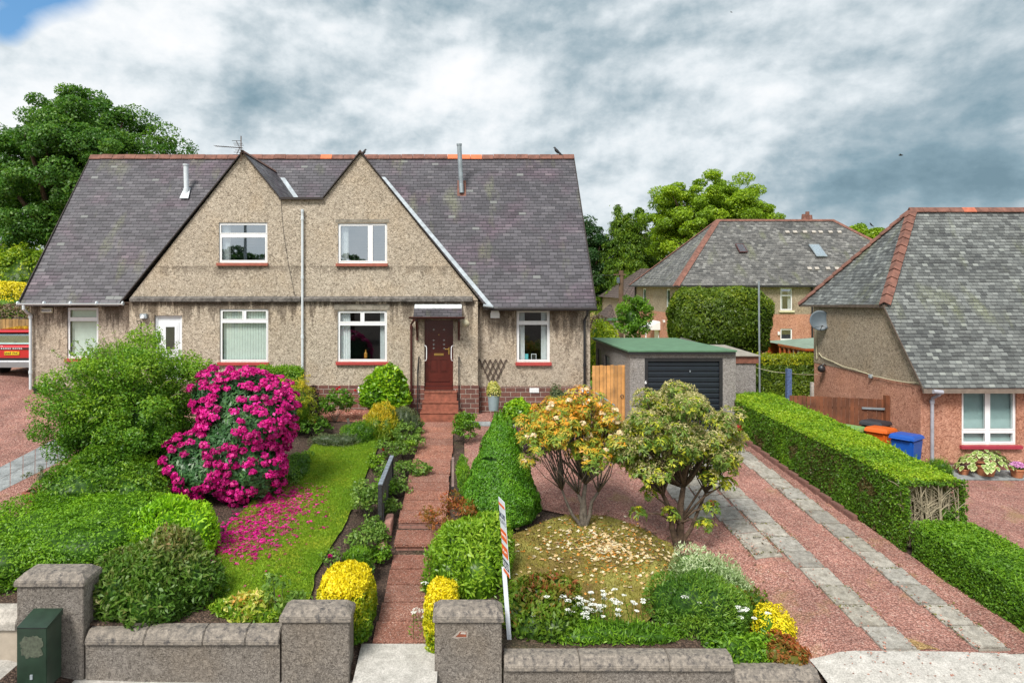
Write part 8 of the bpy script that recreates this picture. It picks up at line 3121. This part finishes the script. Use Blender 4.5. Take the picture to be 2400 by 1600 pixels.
# left background
mid_c = c_at(30, 34)
dense('laurel_hedge', 'bright bushy hedge below the big tree at the left edge', 'hedge', (X(30, 36) - .5, 36, 3.0), (4.2, 1.6, 5.1), 26000, .17, lm('leaf_bushy_left', (.045, .10, .008), (.14, .24, .014), (.30, .36, .02)), 211, .5, lump=.22, lscale=4, jit=.8)
dense('golden_privet', 'golden clipped hedge band behind the board fence', 'hedge', (X(5, 32) - 1.0, 32.4, 3.2), (4.0, .9, 2.85), 15000, .11, L_YELL, 212, .4, power=5, lump=.05,
      tintf=lambda t_, h, P, r: np.where(h > .72, t_ * .4 + .45, t_ * .15))
dense('dark_hedge', 'dark brown-green hedge between fence and golden hedge', 'hedge', (X(10, 31.5) - .9, 31.8, 3.2), (3.9, .5, 1.9), 9000, .12, L_BRUSH, 213, .4, power=5, lump=.08)
t, Cc, R_ = airy('golden_elder', 'golden-leaved branch tips rising beside the left roof slope', 'shrub', (X(118, 30), 34, 7.2), (.9, .7, 1.3), 30, 60, .3, .16, L_YELL, 214, .3, trunkh=3.0, nst=8, zmin=-.6)


# ---- trees
def big_tree(label, name, cat, c, r, ncl, per, clr, size, mat, seed, gz=1.5, lump=.25, trunk=.3, zmin=-.7, flat=.55, jit=.6, tintf=None, aspect=.6):
    t, Cc, R_ = airy(name, label, cat, c, r, ncl, per, clr, size, mat, seed, aspect, trunkh=max(c[2] - r[2] * .9 - gz, .5), flat=flat, lump=lump, zmin=zmin,
                     stemr=trunk, nst=40, zc=gz, jit=jit, tintf=tintf, outfrac=.62)
    return t


DT = 40
big_tree('large dark-green sycamore behind the left roof', 'sycamore_tree', 'tree', (X(205, DT), DT, 6 + (668 - 440) / F * DT), (5.6, 4.6, 5.3), 520, 380, .80, .155, L_TREE, 305, 2.4, .20, .45,
         tintf=lambda t_, h, P, r: t_ + .05 + .12 * h, flat=.62)
DT = 68
big_tree('dark-leaved tree just right of the main roof edge', 'dark_tree', 'tree', (X(1385, DT) - .5, DT, 6 + (668 - 630) / F * DT), (2.3, 2.4, 5.1), 120, 300, .85, .2, L_TREED, 302, 1.2, .15, .3)
DT = 62
big_tree('spreading bright-green tree behind the hipped roof', 'maple_tree', 'tree', (X(1665, DT), DT, 6 + (668 - 520) / F * DT), (5.2, 4.5, 3.75), 230, 460, .85, .19, L_TREEY, 303, 1.2, .38, .4, zmin=-.6, flat=.60)
big_tree('lower bright-green tree left of the hipped roof', 'maple_tree', 'tree', (X(1572, 74), 74, 6 + (668 - 610) / F * 74), (3.7, 3.5, 3.8), 140, 330, .95, .22, L_TREEY, 304, 1.2, .35, .3, flat=.60)
big_tree('small bright treetop showing between the two right-hand roofs', 'treetop', 'tree', (X(2022, 66), 66, 6 + (668 - 556) / F * 66), (1.9, 1.7, 1.3), 44, 220, .55, .22, L_TREEY, 305, 1.2, .4, .25, flat=.6)


def conifer_tree():
    d = 66
    x = X(1471, d)
    top = 6 + (668 - 478) / F * d
    gz = 1.2
    t = thing('tall_conifer', 'tall feathery conifer with drooping sprays beyond the garage', 'conifer tree', (x, d, gz))
    rng = np.random.default_rng(31)
    mb = MB(); mb.tube([(x, d, gz), (x, d, gz + (top - gz) * .88)], [.4, .05], 8); mb.build('trunk', M_BARK, t)
    P, N, AL = [], [], []
    mb = MB()
    for lead in ((0, 0, .93, 1.0), (-.8, 0.2, 1.0, .72), (1.15, -.1, .99, .70)):
        lx, ly, th, rw = lead
        tp = gz + (top - gz) * th
        for i in range(240 if rw == 1 else 170):
            f = rng.random() ** .8
            z = tp - f * (tp - gz - (0 if rw == 1 else 4)) * .93
            L = (.35 + f * 3.0) * rw * rng.uniform(.55, 1.35)
            a = rng.uniform(0, 6.28)
            s_ = np.array([x + lx, d + ly, z]); e_ = s_ + np.array([math.cos(a) * L, math.sin(a) * L, L * .05 - .25 * L])
            if i % 3 == 0: mb.tube([tuple(s_), tuple((s_ + e_) / 2 + np.array([0, 0, .12 * L])), tuple(e_)], [.04, .025, .01], 4)
            m = int(60 + 150 * L / 2.6)
            g = rng.random(m) ** .7
            p = s_ * (1 - g[:, None]) + e_ * g[:, None]
            p[:, 2] += .12 * L * np.sin(g * 3.14) - np.abs(rng.normal(size=m)) * .22
            p[:, :2] += rng.normal(size=(m, 2)) * .16
            P.append(p); N.append(rng.normal(size=(m, 3)) + np.array([math.cos(a), math.sin(a), .3])); AL.append(np.tile([math.cos(a) * .5, math.sin(a) * .5, -.9], (m, 1)))
    mb.build('branches', M_BARK, t)
    P = np.concatenate(P); N = np.concatenate(N); AL = np.concatenate(AL)
    leaves('foliage', L_CONIF, t, P, unit(N), .25, .32, 32, .5 + rng.normal(size=len(P)) * .2 + .25 * pnoise(P, .9, 3), .15, AL, .3)


conifer_tree()


# more border planting
for i, (px_, py_, h_, w_) in enumerate(((975, 1060, .5, .25), (905, 1140, .55, .26), (948, 1120, .45, .25), (885, 1275, .35, .2), (845, 1290, .4, .25), (915, 1210, .35, .2))):
    rose(('sprawling rose shoots by the path edge near the lawn corner', 'rose foliage left of the black gate top', 'rose shoots between black gate and path', 'small green shoots below the lower kerb block',
          'fresh green shoots between lawn and ferns', 'green shoots at the upper kerb block')[i], px_, py_, h_, w_, 220 + i, (), n=22, per=24)
dense('low_perennials', 'fresh green low foliage under the white flat-topped flowers', 'plants', (2.45, 11.15, G(2.1, 11.15)), (1.15, .30, .22), 4200, .08, L_MID, 231, .25, lump=.3, along_up=1.2, jit=.7, stem=False)
dense('low_perennials', 'low leafy plants filling the bed behind the low left wall', 'plants', (-3.5, 11.25, G(-3.3, 11.25)), (.75, .35, .28), 2400, .08, L_EUON, 232, .3, lump=.3, along_up=1, jit=.8, stem=False)
dense('low_perennials', 'dark greenery below the rhododendron along the lawn edge', 'plants', (X(690, 17.0), 17.0, G(-4.2, 17)), (.42, 1.3, .35), 3600, .07, L_DARK, 233, .3, lump=.3, along_up=.8, jit=.8, stem=False)
dense('low_perennials', 'tangled low greenery between cone conifer and path', 'plants', (X(1085, 17.5), 17.5, G(.15, 17.5)), (.17, 1.5, .28), 3000, .08, L_MID, 234, .25, lump=.3, along_up=1, jit=.8, stem=False)

for i, (px_, py_, h_, w_, mt_) in enumerate(((985, 1120, .4, .24, L_ROSE), (945, 1075, .5, .3, L_EUON), (900, 1175, .5, .24, L_MID), (868, 1255, .4, .22, L_ROSE), (890, 1320, .35, .2, L_MID), (850, 1170, .4, .2, L_ROSE),
                                                (965, 1020, .5, .3, L_DARK), (880, 1105, .45, .22, L_EUON))):
    rose(('leaves trailing over the path left edge halfway up', 'yellowish rose foliage in the middle of the border', 'green shoots right behind the open black gate', 'shoots at the lawn edge below the black gate',
          'green tuft right of the yellow-topped bush', 'shoots at the lawn edge level with the black gate', 'dark foliage by the path near the rosemary', 'rose shoots left of the black gate top rail')[i], px_, py_, h_, w_, 260 + i, (), n=24, per=26, mat=mt_)

# trees and a lamp across the street, mirrored in the upper panes
big_tree('tree across the street mirrored in the upper left window', 'street_tree', 'tree', (-22, -22, 7.0), (4.2, 3.5, 2.5), 90, 200, .8, .3, L_TREED, 401, -.1, .35, .25, flat=.5)
big_tree('rounded tree across the street mirrored in the upper right window', 'street_tree', 'tree', (-12.5, -34, 6.6), (2.6, 2.5, 3.0), 60, 200, .8, .3, L_TREED, 402, -.1, .3, .25)
t = thing('street_lamp', 'tall grey street lamp mirrored in the upper left window', 'street lamp', (-12.1, 6.2, -.1))
mb = MB(); mb.tube([(-12.1, 6.2, -.2), (-12.1, 6.2, 10.5)], [.11, .07], 10); mb.build('column', M_GREYM, t)
mb = MB(); mb.tube([(-12.1, 6.2, 10.4), (-12.1, 5.5, 10.7), (-12.1, 4.6, 10.75)], .04, 8); mb.box(-12.25, -11.95, 3.9, 4.65, 10.65, 10.8, .03); mb.build('lamp_head', M_GREYM, t)

# far belt of trees closing the horizon
rng = np.random.default_rng(71)
n = 26000
ang = rng.uniform(-1.25, 1.25, n)
hh = 5.5 + 2.5 * pnoise(np.stack([ang * 22, ang * 0, ang * 0], axis=1), 1.0, 5) + 1.2 * pnoise(np.stack([ang * 90, ang * 0, ang * 0], axis=1), 1.0, 6)
Rr = 130 + rng.uniform(-4, 4, n)
zz = 1 + rng.random(n) ** .7 * hh
P = np.stack([np.sin(ang) * Rr, np.cos(ang) * Rr, zz], axis=1)
o = leaves('distant_woodland', L_TREED, None, P, rng.normal(size=(n, 3)) + np.array([0, -.6, .5]), .9, .7, 72, .5 + rng.normal(size=n) * .2 + .2 * pnoise(P, .2, 4))
o['label'] = 'far belt of dark trees along the horizon'; o['category'] = 'woodland'; o['kind'] = 'stuff'

# loose chips kicked on to the slabs, weeds and moss along their edges
rng = np.random.default_rng(44)
ch, wd = [], []
for f_, w_, d0_, d1_ in ((lambda d: 7.56 + (19.5 - d) * .070, .53, 10.8, 20.5), (lambda d: 6.08 + (19.5 - d) * .071, .57, 10.8, 20.5), (lambda d: 5.49 + (19.5 - d) * .071, .57, 13.7, 20)):
    for k in range(420):
        d = d0_ + (d1_ - d0_) * rng.random() ** 1.3
        e = rng.choice((0, 1)); ch.append((f_(d) + e * w_ + (1 if e == 0 else -1) * abs(rng.normal()) * .07, d))
    for k in range(520):
        d = d0_ + (d1_ - d0_) * rng.random() ** 1.2
        if pnoise(np.array([[f_(d) * 2, d * 1.3, 0]]), 1.0, 3)[0] > -.1:
            wd.append((f_(d) + rng.choice((0, 1)) * w_ + rng.normal() * .025, d) if rng.random() < .6 else (f_(d) + rng.random() * w_, f_(d) * 0 + 20.95 - round((20.95 - d) / .6) * .6 + rng.normal() * .015))
for k in range(160): ch.append((rng.uniform(5.9, 10), rng.uniform(10.2, 10.75)))
scatter_ground('loose_chips', 'loose red stone chips scattered over the drive slabs', 'gravel', ch, .032, leafmat('chip_red', [(0, (.25, .10, .07)), (1, (.5, .27, .2))], trans=0), 240, .078, .8)
scatter_ground('slab_moss', 'moss and tiny weeds in the joints of the drive slabs', 'moss', [q for q in wd if q[1] > 10.8], .04, lm('joint_moss', (.05, .06, .015), (.11, .11, .025), (.18, .17, .04)), 241, .068, .6)
pc = [(rng.uniform(-1.4, -.45), rng.uniform(11.2, 13.9)) for _ in range(30)]

# ------------------------------------------------------------------ birds
def crow(label, p, s, face=-1, flying=False):
    t = thing('crow', label, 'bird', p)
    p = Vector(p)
    bm = bmesh.new()
    if not flying:
        ctr = [(-.20, .02, .028), (-.12, .05, .05), (-.02, .12, .082), (.06, .20, .085), (.10, .28, .055), (.125, .335, .045), (.15, .345, .035), (.19, .335, .014), (.235, .32, .003)]
        mb = MB()
        mb.tube([p + Vector((-face * -a * s, 0, (z + .03) * s)) if False else p + Vector((face * a * s, 0, (z + .03) * s)) for a, z, r in ctr], [r * s for a, z, r in ctr], 12)
        mb.build('body', M_BIRD, t, smooth=True)
        mb = MB(); mb.prism([p + Vector((face * -.10 * s, -.05 * s, .10 * s)), p + Vector((face * -.34 * s, -.02 * s, -.03 * s)), p + Vector((face * -.30 * s, -.04 * s, -.06 * s)), p + Vector((face * -.06 * s, -.06 * s, .05 * s))], (0, .10 * s, 0)); mb.build('tail', M_BIRD, t)
        mb = MB()
        for o in (-.03, .03): mb.tube([p + Vector((0, o * s, .1 * s)), p + Vector((face * .01 * s, o * s, -.02 * s)), p + Vector((face * .05 * s, o * s, -.025 * s))], .008 * s, 5)
        mb.build('legs', M_BIRD, t)
    else:
        mb = MB(); mb.tube([p + Vector((-.22 * s, 0, 0)), p + Vector((-.08 * s, 0, 0)), p + Vector((.08 * s, 0, .01 * s)), p + Vector((.18 * s, 0, .01 * s)), p + Vector((.25 * s, 0, 0))], [.02 * s, .06 * s, .07 * s, .035 * s, .004 * s], 10)
        mb.build('body', M_BIRD, t, smooth=True)
        mb = MB()
        for sd_ in (-1, 1):
            mb.face(p + Vector((.10 * s, 0, .02 * s)), p + Vector((sd_ * .25 * s + .05 * s, sd_ * .30 * s, .09 * s)), p + Vector((sd_ * .42 * s, sd_ * .42 * s, .02 * s)), p + Vector((sd_ * .20 * s - .04 * s, sd_ * .25 * s, .05 * s)), p + Vector((-.10 * s, 0, .02 * s)))
        mb.build('wing', M_BIRD, t, solid=.01)


crow('crow perched on the ridge near its right end facing left', (X(1306, 26.5), 26.5, 11.06), .74)
crow('small dark bird half hidden behind the right gable peak', (X(851, 23.2), 23.2, Z(362, 22.9)), .6, 1)
crow('crow flying over the right-hand roofs', (X(2111, 45), 45, Z(364, 45)), .7, flying=True)
crow('tiny bird high in the sky above the chimney side', (X(1714, 60), 60, Z(29, 60)), .4, flying=True)
crow('bird perched on the small treetop between the right roofs', (X(2042, 64), 64, Z(530, 64)), .8, -1)


# things of one kind share a group
byname = {}
for o in bpy.data.objects:
    if o.parent is None and 'category' in o:
        byname.setdefault(o.name.split('.')[0], []).append(o)
for k_, v_ in byname.items():
    if len(v_) > 1:
        for o in v_:
            if 'group' not in o: o['group'] = k_.replace('_', ' ') + 's in this scene'.replace(' in this scene', '')
